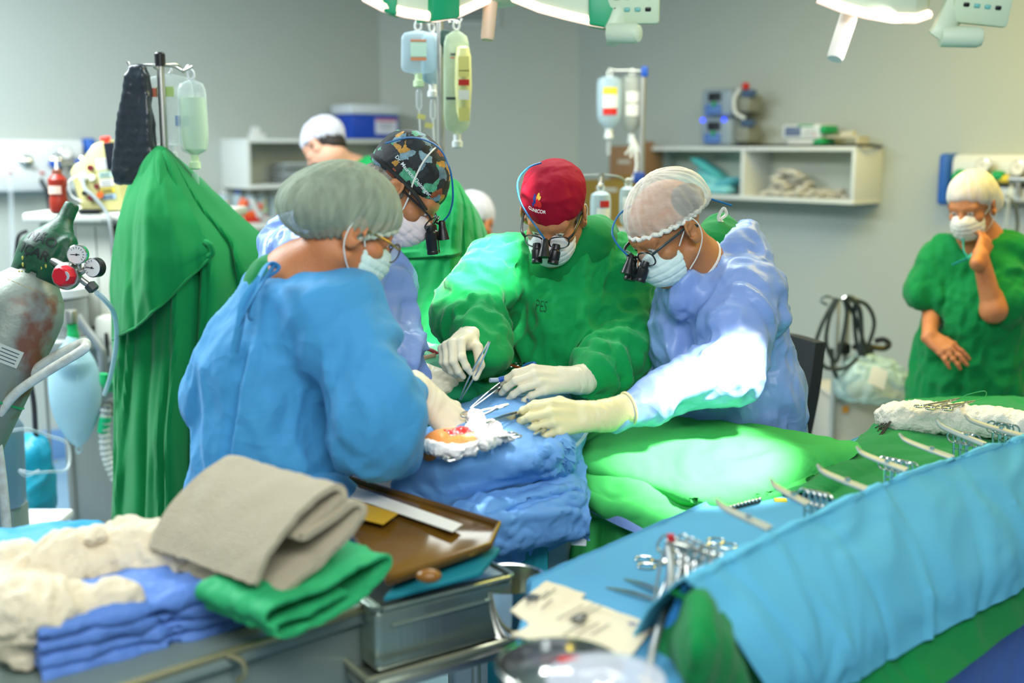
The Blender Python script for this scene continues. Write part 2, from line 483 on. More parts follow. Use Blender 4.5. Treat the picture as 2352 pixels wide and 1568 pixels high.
def vnormals(Vv, Q):
    a = Vv[Q[:, 2]] - Vv[Q[:, 0]]; b = Vv[Q[:, 3]] - Vv[Q[:, 1]]; n = np.cross(a, b)
    N = np.zeros_like(Vv)
    for i in range(4): np.add.at(N, Q[:, i], n)
    return N / np.maximum(np.linalg.norm(N, axis=1, keepdims=True), 1e-12)
def relax(Vv, Q, it=2, f=0.5):
    for _ in range(it):
        s = np.zeros_like(Vv); c = np.zeros(len(Vv))
        for i in range(4):
            j = Q[:, (i + 1) % 4]
            np.add.at(s, Q[:, i], Vv[j]); np.add.at(c, Q[:, i], 1); np.add.at(s, j, Vv[Q[:, i]]); np.add.at(c, j, 1)
        Vv = Vv * (1 - f) + f * s / np.maximum(c, 1)[:, None]
    return Vv
def seg_dist(p, a, b):
    a, b = _arr(a), _arr(b); ab = b - a
    t = np.clip(((p - a) @ ab) / max(float(ab @ ab), 1e-12), 0, 1)
    return np.linalg.norm(p - a - t[:, None] * ab, axis=1), t
def creases(Vv, N, folds):
    """folds: (polyline points, width, height): ridges (+) or valleys (-) along polylines on a surface."""
    d = np.zeros(len(Vv))
    for pts, wd, am in folds:
        dd = np.full(len(Vv), 9.0); tt = np.zeros(len(Vv)); n = len(pts) - 1
        for i in range(n):
            q, t = seg_dist(Vv, pts[i], pts[i + 1]); m = q < dd; dd[m] = q[m]; tt[m] = (i + t[m]) / n
        d += am * np.exp(-(dd / wd) ** 2) * np.clip(np.sin(PI * np.clip(tt * 0.9 + 0.05, 0, 1)) * 1.6, 0, 1)
    return Vv + N * d[:, None]
def to_obj(name, VQ, m, parent=None, slot=None):
    Vv, Q = VQ
    me = bpy.data.meshes.new(name)
    me.from_pydata(Vv.tolist(), [], Q.tolist()); me.update()
    o = link(name, me, m, parent)
    if slot is not None:
        me.polygons.foreach_set('material_index', slot(Vv[Q].mean(1)).astype(int).tolist())
    return o

def text_mesh(s, size, depth=0.0, bold=0.0, align='CENTER'):
    cu = bpy.data.curves.new('t', 'FONT'); cu.body = s; cu.size = size; cu.align_x = align; cu.align_y = 'CENTER'
    cu.extrude = depth; cu.offset = bold; cu.resolution_u = 3
    o = bpy.data.objects.new('t', cu); COL.objects.link(o)
    dg = bpy.context.evaluated_depsgraph_get(); me = bpy.data.meshes.new_from_object(o.evaluated_get(dg))
    bpy.data.objects.remove(o); return me
def text(name, s, size, M, m, parent, bold=0.0, target=None, lift=0.0008, align='CENTER', depth=0.0002):
    """lettering at frame M (x along the line, y up, z out); target: mesh object it is printed on."""
    me = text_mesh(s, size, 0 if target is not None else depth, bold, align)
    if target is not None:
        bm = bmesh.new(); bm.from_mesh(me)
        bmesh.ops.triangulate(bm, faces=bm.faces)
        bmesh.ops.subdivide_edges(bm, edges=[e for e in bm.edges if e.calc_length() > size * 0.15], cuts=2, use_grid_fill=True)
        tr = BVHTree.FromPolygons([v.co for v in target.data.vertices], [p.vertices[:] for p in target.data.polygons])
        z = (M.to_3x3() @ Vector((0, 0, 1))).normalized()
        for v in bm.verts:
            p = M @ v.co; hit = tr.ray_cast(p + z * 0.12, -z)
            v.co = hit[0] + z * lift if hit[0] is not None else p
        bm.to_mesh(me); bm.free()
    else: me.transform(M)
    return link(name, me, m, parent, smooth=False)
# ================================================================== the room
B0, C0 = Vector((-.85, 7.52, 0)), Vector((.43, 7.50, 0))
def wall_frame(o, d):
    d = Vector((d[0], d[1], 0)).normalized(); up = Vector((0, 0, 1)); into = up.cross(d)
    M = Matrix((d, into, up)).transposed().to_4x4(); M.translation = o; return M
ML, MC, MR = wall_frame(B0, (.766, .643)), wall_frame(B0, (C0 - B0)), wall_frame(C0, (.643, -.766))
def wl(M, px, py, d=0.0):
    """pixel -> (along wall, height) on the plane d in front of a wall."""
    n = M.to_3x3() @ Vector((0, 1, 0)); h = PL(px, py, M @ Vector((0, -d, 0)), n); v = M.inverted() @ h
    return v.x, v.z
def wbox(mb, M, px0, py0, px1, py1, d0, d1, bev=.004):
    """box on a wall: front face spans the pixel corners, from d1 (front) back to d0."""
    a, b = wl(M, px0, py0, d1), wl(M, px1, py1, d1)
    mb.box(((a[0] + b[0]) / 2, -(d0 + d1) / 2, (a[1] + b[1]) / 2), (abs(b[0] - a[0]), abs(d1 - d0), abs(b[1] - a[1])), bev, M); return mb
M_WALL = mat('wall_paint', '#b6bdb6', .62, bump=(40, .03), spec=.3)
M_FLOOR = mat('floor_vinyl', '#7fa0b8', .4, bump=(30, .02), var=(3, '#6d8ea8', .5))
M_CEIL = mat('ceiling_paint', '#d8dcd6', .8)
M_BASEB = mat('baseboard_vinyl', '#6c96c4', .5)
def st(o): return tag(o, kind='structure')
st(MB().box((-.2, 3.4, -.05), (13, 12, .1)).build('floor', M_FLOOR))
st(MB().box((-.2, 3.4, 3.05), (13, 12, .1)).build('ceiling', M_CEIL))
st(MB().box((-3.2, .06, 1.5), (6.4, .12, 3.0), 0, ML).build('wall_left', M_WALL))
st(MB().box((.64, .06, 1.5), (1.30, .12, 3.0), 0, MC).build('wall_back', M_WALL))
st(MB().box((4.0, .06, 1.5), (8.0, .12, 3.0), 0, MR).build('wall_right', M_WALL))
st(MB().box((-3.2, -.008, .085), (6.4, .016, .17), .004, ML).build('baseboard_left', M_BASEB))
st(MB().box((.64, -.008, .085), (1.26, .016, .17), .004, MC).build('baseboard_back', M_BASEB))
st(MB().box((4.0, -.008, .085), (8.0, .016, .17), .004, MR).build('baseboard_right', M_BASEB))
# ------------------------------------------------------------------ materials used widely
M_SKIN = mat('skin', '#c67f50', 0.5, bump=(220, 0.12), var=(14, '#b0643c', 0.5), sub=0.06)
M_SKIN_PALE = mat('skin_pale', '#e0a98c', 0.5, bump=(220, 0.12), var=(14, '#cf8d74', 0.5), sub=0.06)
M_SKIN_OLIVE = mat('skin_olive', '#b87a4c', 0.5, bump=(220, 0.15), var=(16, '#9a5f40', 0.5), sub=0.06)
M_EYE = mat('eye_white', '#e8e2da', 0.2)
M_IRIS = mat('eye_iris', '#20140e', 0.15)
M_LASH = mat('lash', '#2a1b14', 0.7)
M_HAIR_DARK = mat('hair_dark', '#2b211b', 0.6, bump=(180, 0.6), aniso=(1, 1, 0.2))
M_HAIR_GREY = mat('hair_grey', '#6f675c', 0.7, bump=(180, 0.6), aniso=(1, 1, 0.2), var=(60, '#a39a8c', 0.7))
M_MASK = mat('mask_paper', '#e6ece8', 0.75, bump=(500, 0.15))
M_STRING = mat('white_string', '#e9e8df', 0.7)
M_LATEX = mat('latex_glove', '#ece0c2', 0.42, bump=(60, 0.10), sub=0.05)
M_GREEN = crumple('green_cotton', '#06964c', 0.78, 7, 0.42, spec=0.25, sheen=0.15, weave=0.12)
M_GREEN_DK = crumple('green_scrub', '#06803f', 0.8, 8, 0.25, spec=0.2, sheen=0.12, weave=0.12)
M_BLUE_GOWN = crumple('blue_nonwoven', '#4596ca', 0.72, 7, 0.5, spec=0.3, sheen=0.1)
M_PERI_GOWN = crumple('periwinkle_gown', '#86a2dc', 0.36, 7, 0.45, spec=0.5)
M_BLUE_DRAPE = crumple('blue_drape', '#6fa4dc', 0.6, 7, 0.35, spec=0.35)
M_TABLE_BLUE = crumple('table_cover_blue', '#60b2d0', 0.8, 5, 0.12, spec=0.2)
M_BLACK = mat('black_plastic', '#141516', 0.35)
M_BLACK_MATTE = mat('black_rubber', '#1b1c1e', 0.6)
M_CABLE_BLUE = mat('blue_cable', '#14639c', 0.35)
M_STEEL = mat('steel', '#c9c8c2', 0.22, metal=1.0)
M_STEEL_SAT = mat('satin_steel', '#bdbcb4', 0.36, metal=1.0)
M_CHROME = mat('chrome', '#d8d8d4', 0.1, metal=1.0)
M_WHITE = mat('white_plastic', '#e2e5e2', 0.45)
M_CREAM = mat('cream_plastic', '#dfe0cf', 0.45)
M_LENS = sheer('lens_glass', '#dfe8e6', 0.10, 0.05, 0.3)
M_GOLD = mat('gold_frame', '#9a8148', 0.3, metal=0.8)

# ------------------------------------------------------------------ head, hands, clothing in local frames
def head(S, M, s=1.0, ears=(1, 1), fem=False, k=0.014):
    """head about the point between the ears: x right, y out of the face, z up."""
    def q(*v): return tuple(a * s for a in v)
    S.ell(q(0, -.012, .042), q(.074, .096, .083), k, M=M)
    S.ell(q(0, .025, .03), q(.066, .072, .066), k, M=M)
    S.ell(q(0, .036, -.035), q(.057, .058, .076), k, M=M)
    S.cap(q(-.05, .0, -.058), q(-.012, .072, -.1), .02 * s, .017 * s, k, M=M)
    S.cap(q(.05, .0, -.058), q(.012, .072, -.1), .02 * s, .017 * s, k, M=M)
    S.ell(q(0, .078, -.1), q(.022, .017, .017), k, M=M)
    for e in (-1, 1):
        S.ell(q(e * .045, .058, -.022), q(.022, .024, .02), k, M=M)          # cheekbone
        S.ell(q(e * .032, .098, .006), q(.018, .017, .0125), .01, 'sub', M=M)  # socket
        S.ell(q(e * .032, .0785, .005), q(.0142, .0135, .0125), .003, M=M)     # eye ball
        S.cap(q(e * .018, .0905, .0125), q(e * .046, .0835, .0125), .0042 * s, .0038 * s, .004, M=M)  # lid
    S.cap(q(-.045, .078, .026), q(-.012, .089, .023), .010 * s, .010 * s, .012, M=M)
    S.cap(q(.045, .078, .026), q(.012, .089, .023), .010 * s, .010 * s, .012, M=M)
    S.cap(q(0, .088, .014), q(0, .113, -.026), .0085 * s, .0125 * s, .010, M=M)
    for e in (-1, 1): S.ell(q(e * .011, .103, -.03), q(.0095, .011, .008), .006, M=M)
    S.cap(q(-.018, .091, -.058), q(.018, .091, -.058), .0065 * s, .0065 * s, .006, M=M)
    S.cap(q(-.016, .09, -.07), q(.016, .09, -.07), .007 * s, .007 * s, .006, M=M)
    for e, on in zip((-1, 1), ears):
        if not on: continue
        R = Matrix.Rotation(e * math.radians(-24), 3, 'Z') @ Matrix.Rotation(math.radians(-14), 3, 'X')
        S.ell(q(e * .081, -.012, -.002), q(.009, .025, .037), .008, M=M, R=R)
        S.ell(q(e * .079, -.010, -.027), q(.008, .012, .014), .006, M=M, R=R)
        S.ell(q(e * .091, -.006, .003), q(.009, .011, .020), .005, 'sub', M=M, R=R)
        S.ell(q(e * .087, .0, -.008), q(.008, .007, .009), .004, 'sub', M=M, R=R)
        S.cap(q(e * .0855, -.018, .016), q(e * .083, -.004, .002), .0035 * s, .003 * s, .003, M=M)
    return S

def head_slots(M, s=1.0):
    Mi = np.array(M.inverted())
    def f(C):
        L = (C @ Mi[:3, :3].T + Mi[:3, 3]) / s
        out = np.zeros(len(C))
        for e in (-1, 1):
            d = np.sqrt(((L[:, 0] - e * .032) / .0115) ** 2 + ((L[:, 2] - .0035) / .0062) ** 2)
            fr = (L[:, 1] > .081)
            out[(d < 1) & fr] = 1
            di = np.hypot(L[:, 0] - e * .032, L[:, 2] - .001)
            out[(di < .0055) & (d < 1) & fr] = 2
        return out
    return f

def neck_torso(S, M, nb, s=1.0, r=.052):
    a = M @ Vector((0, -.03, -.06))
    S.cap(a, nb, r * s, (r + .008) * s, .03)
    b = M @ Vector((0, .0, -.085))
    S.cap(b, Vector(nb).lerp(b, .4), r * .8 * s, r * .9 * s, .03)

def hand_pose(side, curl, spread=1.0, thumb=None, s=1.0):
    """finger joint chains; curl: dict/seq of (mcp,pip,dip) in degrees for index..little; thumb: 3 points after the base."""
    base = [(.028, .088, .002), (.007, .093, .005), (-.014, .087, .003), (-.033, .076, -.002)]
    lens = [(.043, .025, .021), (.047, .029, .022), (.043, .027, .022), (.034, .02, .019)]
    rad = [(.0100, .0088, .0078, .0066), (.0102, .009, .008, .0068), (.0097, .0086, .0077, .0065), (.0088, .0077, .0068, .0058)]
    sp = [.10, .02, -.06, -.16]
    F = []
    for i in range(4):
        p = Vector((side * base[i][0], base[i][1], base[i][2])) * s; ch = [p]; a = 0.0
        for j in range(3):
            a += math.radians(curl[i][j]); sx = side * sp[i] * spread * (1 if j == 0 else .8)
            d = Vector((sx, math.cos(a), -math.sin(a))).normalized()
            p = p + d * lens[i][j] * s; ch.append(p)
        F.append((ch, [r * s for r in rad[i]]))
    t = [Vector((side * .024, .022, -.012)) * s]
    if thumb == 'pinch':
        ti = F[0][0][3]; ti = Vector((side * ti.x, ti.y, ti.z)) / s; m1 = Vector((.045, .050, -.026)); t3 = ti + Vector((.004, -.008, -.015))
        thumb = [m1, m1.lerp(t3, .55) + Vector((.010, .004, -.004)), t3]
    th = thumb if thumb else [(.046, .052, -.024), (.054, .082, -.030), (.050, .106, -.034)]
    t += [Vector((side * q[0], q[1], q[2])) * s for q in th]
    F.append((t, [.0145 * s, .0118 * s, .0105 * s, .0078 * s]))
    return F
def hand(S, M, side, curl, spread=1.0, thumb=None, s=1.0, grow=0.0, wrist=True):
    F = hand_pose(side, curl, spread, thumb, s)
    k = .008
    W = [(.019, .004, 0), (.004, .0, .001), (-.016, .004, 0)]
    idx = [0, 1, 2, 2]
    for i in range(4):
        m = F[i][0][0]; w0 = W[min(i, 2)]
        S.cap(Vector((side * w0[0], w0[1], w0[2])) * s, m, .0145 * s + grow, .0108 * s + grow, .011, M=M)
    S.ell(Vector((0, .045, -.006)) * s, (.034 * s + grow, .045 * s, .0145 * s + grow), .01, M=M)
    S.ell(Vector((side * .022, .035, -.014)) * s, (.017 * s + grow, .03 * s, .014 * s + grow), .01, M=M)
    for ch, rs in F:
        n = len(ch)
        for j in range(n - 1):
            S.cap(ch[j], ch[j + 1], rs[j] + grow, rs[j + 1] + grow, .0035 if j else .006, M=M)
        for j in range(1, n - 1):
            S.ell(ch[j], rs[j] * 1.06 + grow, .003, M=M)
    if wrist:
        S.cap((0, .01 * s, 0), (0, -.05 * s, 0), .021 * s + grow, .024 * s + grow, .012, M=M)
        S.cap((side * .012 * s, .01 * s, 0), (side * .012 * s, -.05 * s, 0), .019 * s + grow, .021 * s + grow, .012, M=M)
        S.cap((-side * .012 * s, .01 * s, 0), (-side * .012 * s, -.05 * s, 0), .019 * s + grow, .021 * s + grow, .012, M=M)
    return F

def glove(name, M, side, curl, elbow, parent, spread=1.0, thumb=None, s=1.0, cuff=.075, roll=True, m=None):
    """latex glove from finger tips to a rolled cuff on the forearm."""
    S = SDF(); F_ = hand(S, M, side, curl, spread, thumb, s, grow=.0008)
    w0 = M @ Vector((0, -.03, 0)); d = (Vector(elbow) - w0).normalized(); e = w0 + d * cuff
    S.cap(w0, e, .029 * s, .036 * s, .018)
    S.plane(e - d * .003, d, .003)
    Vv, Q = S.mesh(.0021)
    N = vnormals(Vv, Q)
    # stretch wrinkles across wrist and cuff
    ax = np.array(d); t = (Vv - np.array(tuple(w0))) @ ax
    wmask = np.exp(-((t - .01) / .045) ** 2)
    f = fold_noise(Vv * 18 + t[:, None] * np.array([60, 60, 60]) * .6, 3.0)
    Vv = Vv + N * (f * .0016 * wmask)[:, None]
    o = to_obj(name, (Vv, Q), m or M_LATEX, parent)
    if roll:
        x = d.orthogonal().normalized(); y = d.cross(x); R = .0365 * s
        b = MB(); b.tube([e + (x * math.cos(a) + y * math.sin(a)) * R for a in [2 * PI * i / 36 for i in range(36)]], .0032, 8, closed=True)
        b.build('rolled_cuff', m or M_LATEX, o)
    o_pinch = M @ ((F_[0][0][3] + F_[4][0][3]) / 2)
    return o_pinch

def sleeve_folds(a, b, r0, r1, n, amp, seed=0, wd=.012):
    """oblique creases part-way round a sleeve from a to b."""
    rg = random.Random(seed); a, b = Vector(a), Vector(b); d = (b - a).normalized(); x = d.orthogonal().normalized(); y = d.cross(x); L = (b - a).length
    F = []
    for i in range(n):
        t = rg.uniform(.05, .98); r = r0 + (r1 - r0) * t; ph = rg.uniform(0, 2 * PI); sp = rg.uniform(.6, 1.9); sl = rg.uniform(-.25, .25)
        pts = []
        for j in range(6):
            u = j / 5; an = ph + sp * (u - .5)
            pts.append(a + d * (L * t + sl * L * (u - .5)) + (x * math.cos(an) + y * math.sin(an)) * r)
        F.append((pts, wd * rg.uniform(.8, 1.6), 1.5 * amp * rg.choice((1, 1, -1)) * rg.uniform(.6, 1.2)))
    return F

def cloth(name, S, h, m, parent, folds=(), noise=((6, 6, 3, .010),), calm=None, smooth_it=1):
    """clothing surface: SDF skin, then creases along given lines and fold noise (fx,fy,fz,amp)."""
    Vv, Q = S.mesh(h)
    Vv = relax(Vv, Q, smooth_it); N = vnormals(Vv, Q)
    D = np.zeros(len(Vv))
    for i, (fx, fy, fz, am) in enumerate(noise):
        D += am * fold_noise(Vv * np.array([fx, fy, fz]), 17.3 * i + 2)
    if calm is not None: D *= calm(Vv)
    Vv = Vv + N * D[:, None]
    if folds:
        N = vnormals(Vv, Q); Vv = creases(Vv, N, folds)
    Vv = relax(Vv, Q, 1, .35)
    return to_obj(name, (Vv, Q), m, parent)

def bouffant(name, M, m, parent, main=((0, -.012, .05), (.094, .118, .094)), bulges=(), rim=((0, -.01, -.01), (0, .45, -1)), pleats=22, amp=.004, h=.004, seed=0.0):
    S = SDF(); S.ell(main[0], main[1], .03, M=M)
    for c, r in bulges: S.ell(c, r, .05, M=M)
    S.plane(rim[0], rim[1], .012, M=M)
    Vv, Q = S.mesh(h); N = vnormals(Vv, Q)
    Mi = np.array(M.inverted()); L = Vv @ Mi[:3, :3].T + Mi[:3, 3]
    n = np.array(rim[1], float); n /= np.linalg.norm(n); dist = -(L - np.array(rim[0])) @ n
    ph = np.arctan2(L[:, 0], L[:, 1] - main[0][1])
    near = np.exp(-dist / .045)
    wob = noise3(np.stack([np.cos(ph) * 2, np.sin(ph) * 2, dist * 9], 1) + seed)
    D = amp * (np.sin(ph * pleats + wob * 5) * (.15 + .85 * near)) + .5 * amp * fold_noise(np.stack([np.cos(ph) * 4, np.sin(ph) * 4, dist * 10], 1), seed)
    Vv = Vv + N * D[:, None]
    return to_obj(name, (Vv, Q), m, parent)

def rim_band(name, M, rim, main, m, parent, r=.006, grow=1.0, waves=26):
    """gathered elastic edge of a cap."""
    n = Vector(rim[1]).normalized(); p0 = Vector(rim[0]); c = Vector(main[0]); rad = Vector(main[1])
    pts = []
    for i in range(90):
        a = 2 * PI * i / 90; d = Vector((math.sin(a), math.cos(a), 0)); d = (d - n * d.dot(n)).normalized()
        # point where the ray from the rim plane centre leaves the ellipsoid
        o = c - n * (c - p0).dot(n)
        A = sum((d[k] / rad[k]) ** 2 for k in range(3)); B = 2 * sum(d[k] * (o[k] - c[k]) / rad[k] ** 2 for k in range(3)); Cc = sum(((o[k] - c[k]) / rad[k]) ** 2 for k in range(3)) - 1
        disc = B * B - 4 * A * Cc; t = (-B + math.sqrt(max(disc, 0))) / (2 * A)
        pts.append(M @ (o + d * t * grow + n * .003 * math.sin(a * waves) + d * .002 * math.sin(a * waves * 1.7)))
    b = MB(); b.tube(pts, r, 8, closed=True)
    return b.build(name, m, parent)

def face_mask(M, parent, s=1.0, m=None, low=-.118, loops=(1, 1), ties=False, top=-.006, back=.028, seed=1.0):
    S = SDF()
    S.ell((0, .04 * s, -.056 * s), (.0655 * s, .080 * s, .070 * s), .02, M=M)
    S.ell((0, .08 * s, -.035 * s), (.034 * s, .045 * s, .035 * s), .02, M=M)
    S.plane((0, .10 * s, top * s), (0, .18, 1), .006, M=M)
    S.plane((0, back * s, 0), (0, -1, -.12), .004, M=M)
    Vv, Q = S.mesh(.003); N = vnormals(Vv, Q)
    Mi = np.array(M.inverted()); L = Vv @ Mi[:3, :3].T + Mi[:3, 3]
    D = np.zeros(len(Vv))
    for z in (-.035, -.055, -.075):
        D += -.0022 * np.exp(-((L[:, 2] - z * s + L[:, 1] * .05) / .0028) ** 2)
    D += .0016 * fold_noise(L * 26, seed)
    o = to_obj('face_mask', (Vv + N * D[:, None], Q), m or M_MASK, parent)
    if not ties:
        for e, on in zip((-1, 1), loops):
            if on:
                pts = [(e * .062, .03, -.022), (e * .076, .008, .006), (e * .084, -.016, .03), (e * .089, -.03, .004), (e * .083, -.026, -.035), (e * .07, .0, -.07), (e * .056, .03, -.092)]
                MB().tube([M @ (Vector(p) * s) for p in pts], .0016, 6, 24).build('ear_loop', M_STRING, o)
    return o

def loupes(M, parent, s=1.0, frame_m=None, temple_m=None, drop=.62, cable=None, tele=(1, 1), light=True, tl=.046):
    """magnifying glasses: rims, bridge, temples, two telescopes and a headlight with its blue cable."""
    frame_m = frame_m or M_BLACK; temple_m = temple_m or M_BLACK
    E = thing('magnifying_glasses', None, None); del_e = E
    E.parent = parent; E.matrix_parent_inverse = wm(parent).inverted()
    T = lambda v: M @ (Vector(v) * s)
    for e in (-1, 1):
        pts = []
        for i in range(28):
            a = 2 * PI * i / 28; ca, sa = math.cos(a), math.sin(a)
            sup = (abs(ca) ** 2.6 + abs(sa) ** 2.6) ** (-1 / 2.6)
            x = e * .034 + .026 * ca * sup; z = -.006 + .019 * sa * sup
            pts.append(T((x, .116 - .010 * (abs(x) / .06) ** 2 - .1 * z * 0, z)))
        r = MB().tube(pts, .0019, 6, closed=True).build('lens_rim', frame_m, E)
        b = MB(); c = T((e * .034, .1135, -.006)); n = (M.to_3x3() @ Vector((0, 1, 0)))
        MB().lathe(c - n * .0005, n, [(.0225, 0), (.0225, .001)], 28).build('lens', M_LENS, r)
        MB().tube([T(v) for v in ((e * .058, .108, .004), (e * .071, .09, .010), (e * .078, .04, .012), (e * .081, -.01, .012), (e * .083, -.03, -.004))], .0026, 8, 24, flat=1.6).build('temple', temple_m, E)
    MB().tube([T(v) for v in ((-.010, .116, .0), (0, .119, .004), (.010, .116, .0))], .0026, 8, 10).build('bridge', frame_m, E)
    dv = Vector((0, math.cos(drop), -math.sin(drop)))
    for e, on in zip((-1, 1), tele):
        if not on: continue
        o = Vector((e * .027, .113, -.012)); d = (dv + Vector((-e * .10, 0, 0))).normalized()
        t = MB().lathe(T(o), M.to_3x3() @ d, [(.0095 * s, 0), (.0105 * s, .004), (.0105 * s, .014 * s), (.0138 * s, .018 * s), (.0142 * s, (tl - .012) * s), (.0130 * s, (tl - .009) * s), (.0142 * s, (tl - .006) * s), (.0138 * s, tl * s)], 28).build('telescope', M_BLACK, E)
        MB().lathe(T(o + d * (tl + .0002)), M.to_3x3() @ d, [(.0098 * s, 0), (.0098 * s, .0008)], 24).build('objective_lens', mat('dark_glass', '#182026', 0.05, spec=0.9), t)
    if light:
        o = Vector((0.0, .128, .012)); d = (dv + Vector((-.04, .0, 0))).normalized()
        h = MB().lathe(T(o), M.to_3x3() @ d, [(.006 * s, -.004), (.0085 * s, 0), (.0085 * s, .012 * s), (.0115 * s, .024 * s), (.0145 * s, .04 * s), (.015 * s, .043 * s)], 28)
        h.tube([T((0, .118, .002)), T((0, .127, .006)), T(o)], .0035, 8, 8)
        h = h.build('headlight', M_BLACK, E)
        MB().lathe(T(o + d * .0432), M.to_3x3() @ d, [(.0125 * s, 0), (.0125 * s, .0012)], 24).build('lamp_face', mat('headlight_glow', '#ffffff', 0.3, emit=('#f4f6ff', 2.2)), h)
    if cable:
        MB().tube(cable, .0024, 8, 48).build('cable', M_CABLE_BLUE, E)
    return E
# ================================================================== the people
def person(label, base): return thing('person', label, 'person', base)
def trousers(p, hips, m, r=.085, top=None):
    S = SDF(); a, b = Vector(hips[0]), Vector(hips[1])
    for h in (a, b): S.chain([h, (h.x, h.y + .02, .48), (h.x, h.y, .12)], [r + .03, .085, .075], .03)
    S.cap(a, b, r + .03, r + .03, .05); S.plane((0, 0, .10), (0, 0, -1), .004)
    cloth('trousers', S, .014, m, p, None, noise=((7, 7, 3, .010),))
    for h in (a, b):
        MB().ball((h.x + .008, h.y + .05, .045), (.05, .13, .045)).build('shoe', M_WHITE, p)
def legs(S, hipL, hipR, footz=0.0, r=.07):
    for h in (hipL, hipR):
        h = Vector(h); kn = Vector((h.x, h.y + .02, .48)); an = Vector((h.x, h.y, .09))
        S.chain([h, kn, an], [r, .06, .042], .03); S.cap(an, (h.x, h.y - .0, .045), .042, .04, .02)
        S.cap((h.x, h.y, .04), (h.x + .02, h.y + .13, .035), .042, .032, .02)

# ---------------------------------------------------------------- nurse in the blue gown, back turned
p1 = person('person in a blue surgical gown seen from behind, wearing a pale bouffant cap and glasses', (-.45, 2.32, 0))
H1 = HS(frame(P(800, 528, 2.34), (.80, .42, -.44), (.25, .1, 1)), .90)
nb1 = P(690, 655, 2.36)
hipa, hipb = P(560, 1200, 2.38), P(700, 1200, 2.26)
Rs, Re, Rw = P(790, 765, 2.24), P(880, 985, 2.18), P(962, 912, 2.40)
Ls, Le, Lw = P(575, 760, 2.46), P(500, 905, 2.42), P(640, 960, 2.58)
S = SDF(); head(S, H1, 1, fem=True); neck_torso(S, H1, nb1, .9, .050)
S.cap(nb1, P(650, 900, 2.36), .09, .12, .05); S.cap(P(650, 900, 2.36), P(625, 1180, 2.33), .12, .13, .05)
S.cap(nb1, Rs, .05, .05, .04); S.cap(nb1, Ls, .05, .05, .04)
S.chain([Rs, Re, Rw], [.045, .030, .019], .02); S.chain([Ls, Le, Lw], [.045, .03, .02], .02)
legs(S, hipa, hipb)
c = H1.translation
to_obj('body', S.mesh(.013, fine=(c - Vector((.17, .15, .2)), c + Vector((.15, .15, .15)), .0036)), [M_SKIN, M_EYE, M_IRIS], p1, head_slots(H1))
# scrub neckline under the gown
S = SDF(); S.cap(P(650, 668, 2.36), P(745, 672, 2.34), .078, .07, .03); S.cap(P(620, 660, 2.34), P(615, 760, 2.3), .05, .06, .03)
cloth('scrub_top', S, .006, M_GREEN_DK, p1, noise=((9, 9, 9, .004),))
S = SDF()
S.chain([P(688, 690, 2.35), P(645, 860, 2.36), P(630, 1010, 2.35), P(628, 1210, 2.33), P(630, 1420, 2.34)], [.10, .142, .145, .165, .18], .05)
S.cap(P(600, 745, 2.42), P(528, 890, 2.42), .080, .082, .05)                        # left sleeve
S.cap(P(528, 890, 2.42), P(640, 975, 2.56), .080, .07, .05)
S.cap(P(770, 740, 2.27), P(862, 950, 2.18), .088, .092, .04)                        # right sleeve
S.cap(P(862, 950, 2.18), P(938, 904, 2.38), .085, .045, .04)
S.cap(P(690, 692, 2.35), P(768, 738, 2.27), .10, .095, .05)
S.cap(P(860, 1010, 2.18), P(900, 1030, 2.24), .07, .05, .04)
S.plane(P(690, 622, 2.35), (-.10, -.22, 1), .015)
F = sleeve_folds(P(770, 740, 2.25), P(870, 970, 2.16), .11, .12, 9, .010, 3, .016)
F += sleeve_folds(P(868, 960, 2.16), P(935, 905, 2.36), .12, .07, 8, .008, 5, .012)
F += [([P(615, 660, 2.2), P(568, 760, 2.2), P(545, 880, 2.2), P(525, 1000, 2.2), P(515, 1090, 2.2)], .012, -.022),
      ([P(632, 660, 2.2), P(590, 760, 2.2), P(566, 880, 2.2), P(548, 1000, 2.2), P(530, 1100, 2.2)], .014, .014),
      ([P(735, 830, 2.15), P(728, 930, 2.15), P(745, 1060, 2.15)], .016, -.016),
      ([P(800, 780, 2.1), P(745, 850, 2.15), P(735, 900, 2.15)], .018, .012),
      ([P(735, 900, 2.15), P(765, 985, 2.13), P(850, 1080, 2.1)], .016, -.016),
      ([P(620, 900, 2.2), P(610, 1000, 2.2), P(640, 1080, 2.2)], .02, .010),
      ([P(690, 930, 2.2), P(680, 1010, 2.2), P(690, 1090, 2.2)], .015, .010)]
g1 = cloth('gown', S, .0075, M_BLUE_GOWN, p1, F, noise=((4.6, 4.6, 2.0, .020), (11, 11, 5, .005)))
# ties at nape and waist
def tie(pts, wdt, par, m, name='tie'):
    b = MB(); b.tube(pts, wdt, 8, 28, flat=.35); return b.build(name, m, par)
tie([P(628, 612, 2.25), P(604, 645, 2.20), P(576, 690, 2.17), P(560, 720, 2.165), P(548, 745, 2.165)], .013, g1, M_BLUE_GOWN)
tie([P(600, 640, 2.2), P(562, 690, 2.165), P(552, 740, 2.16), P(538, 810, 2.165)], .010, g1, M_BLUE_GOWN)
tie([P(598, 645, 2.2), P(640, 618, 2.24), P(616, 606, 2.23), P(590, 652, 2.19), P(575, 720, 2.165), P(580, 735, 2.165)], .010, g1, M_BLUE_GOWN)
tie([P(516, 1080, 2.19), P(535, 1095, 2.16), P(545, 1080, 2.17), P(510, 1090, 2.18), P(480, 1135, 2.19), P(455, 1180, 2.2)], .012, g1, M_BLUE_GOWN)
tie([P(520, 1085, 2.18), P(498, 1095, 2.18), P(500, 1120, 2.18), P(470, 1160, 2.19)], .010, g1, M_BLUE_GOWN)
M_CAP1 = sheer('cap_gauze_green', '#a9b59c', .60, .8, .35, var=(60, .55, (1, 1, .25)), pleat=.5)
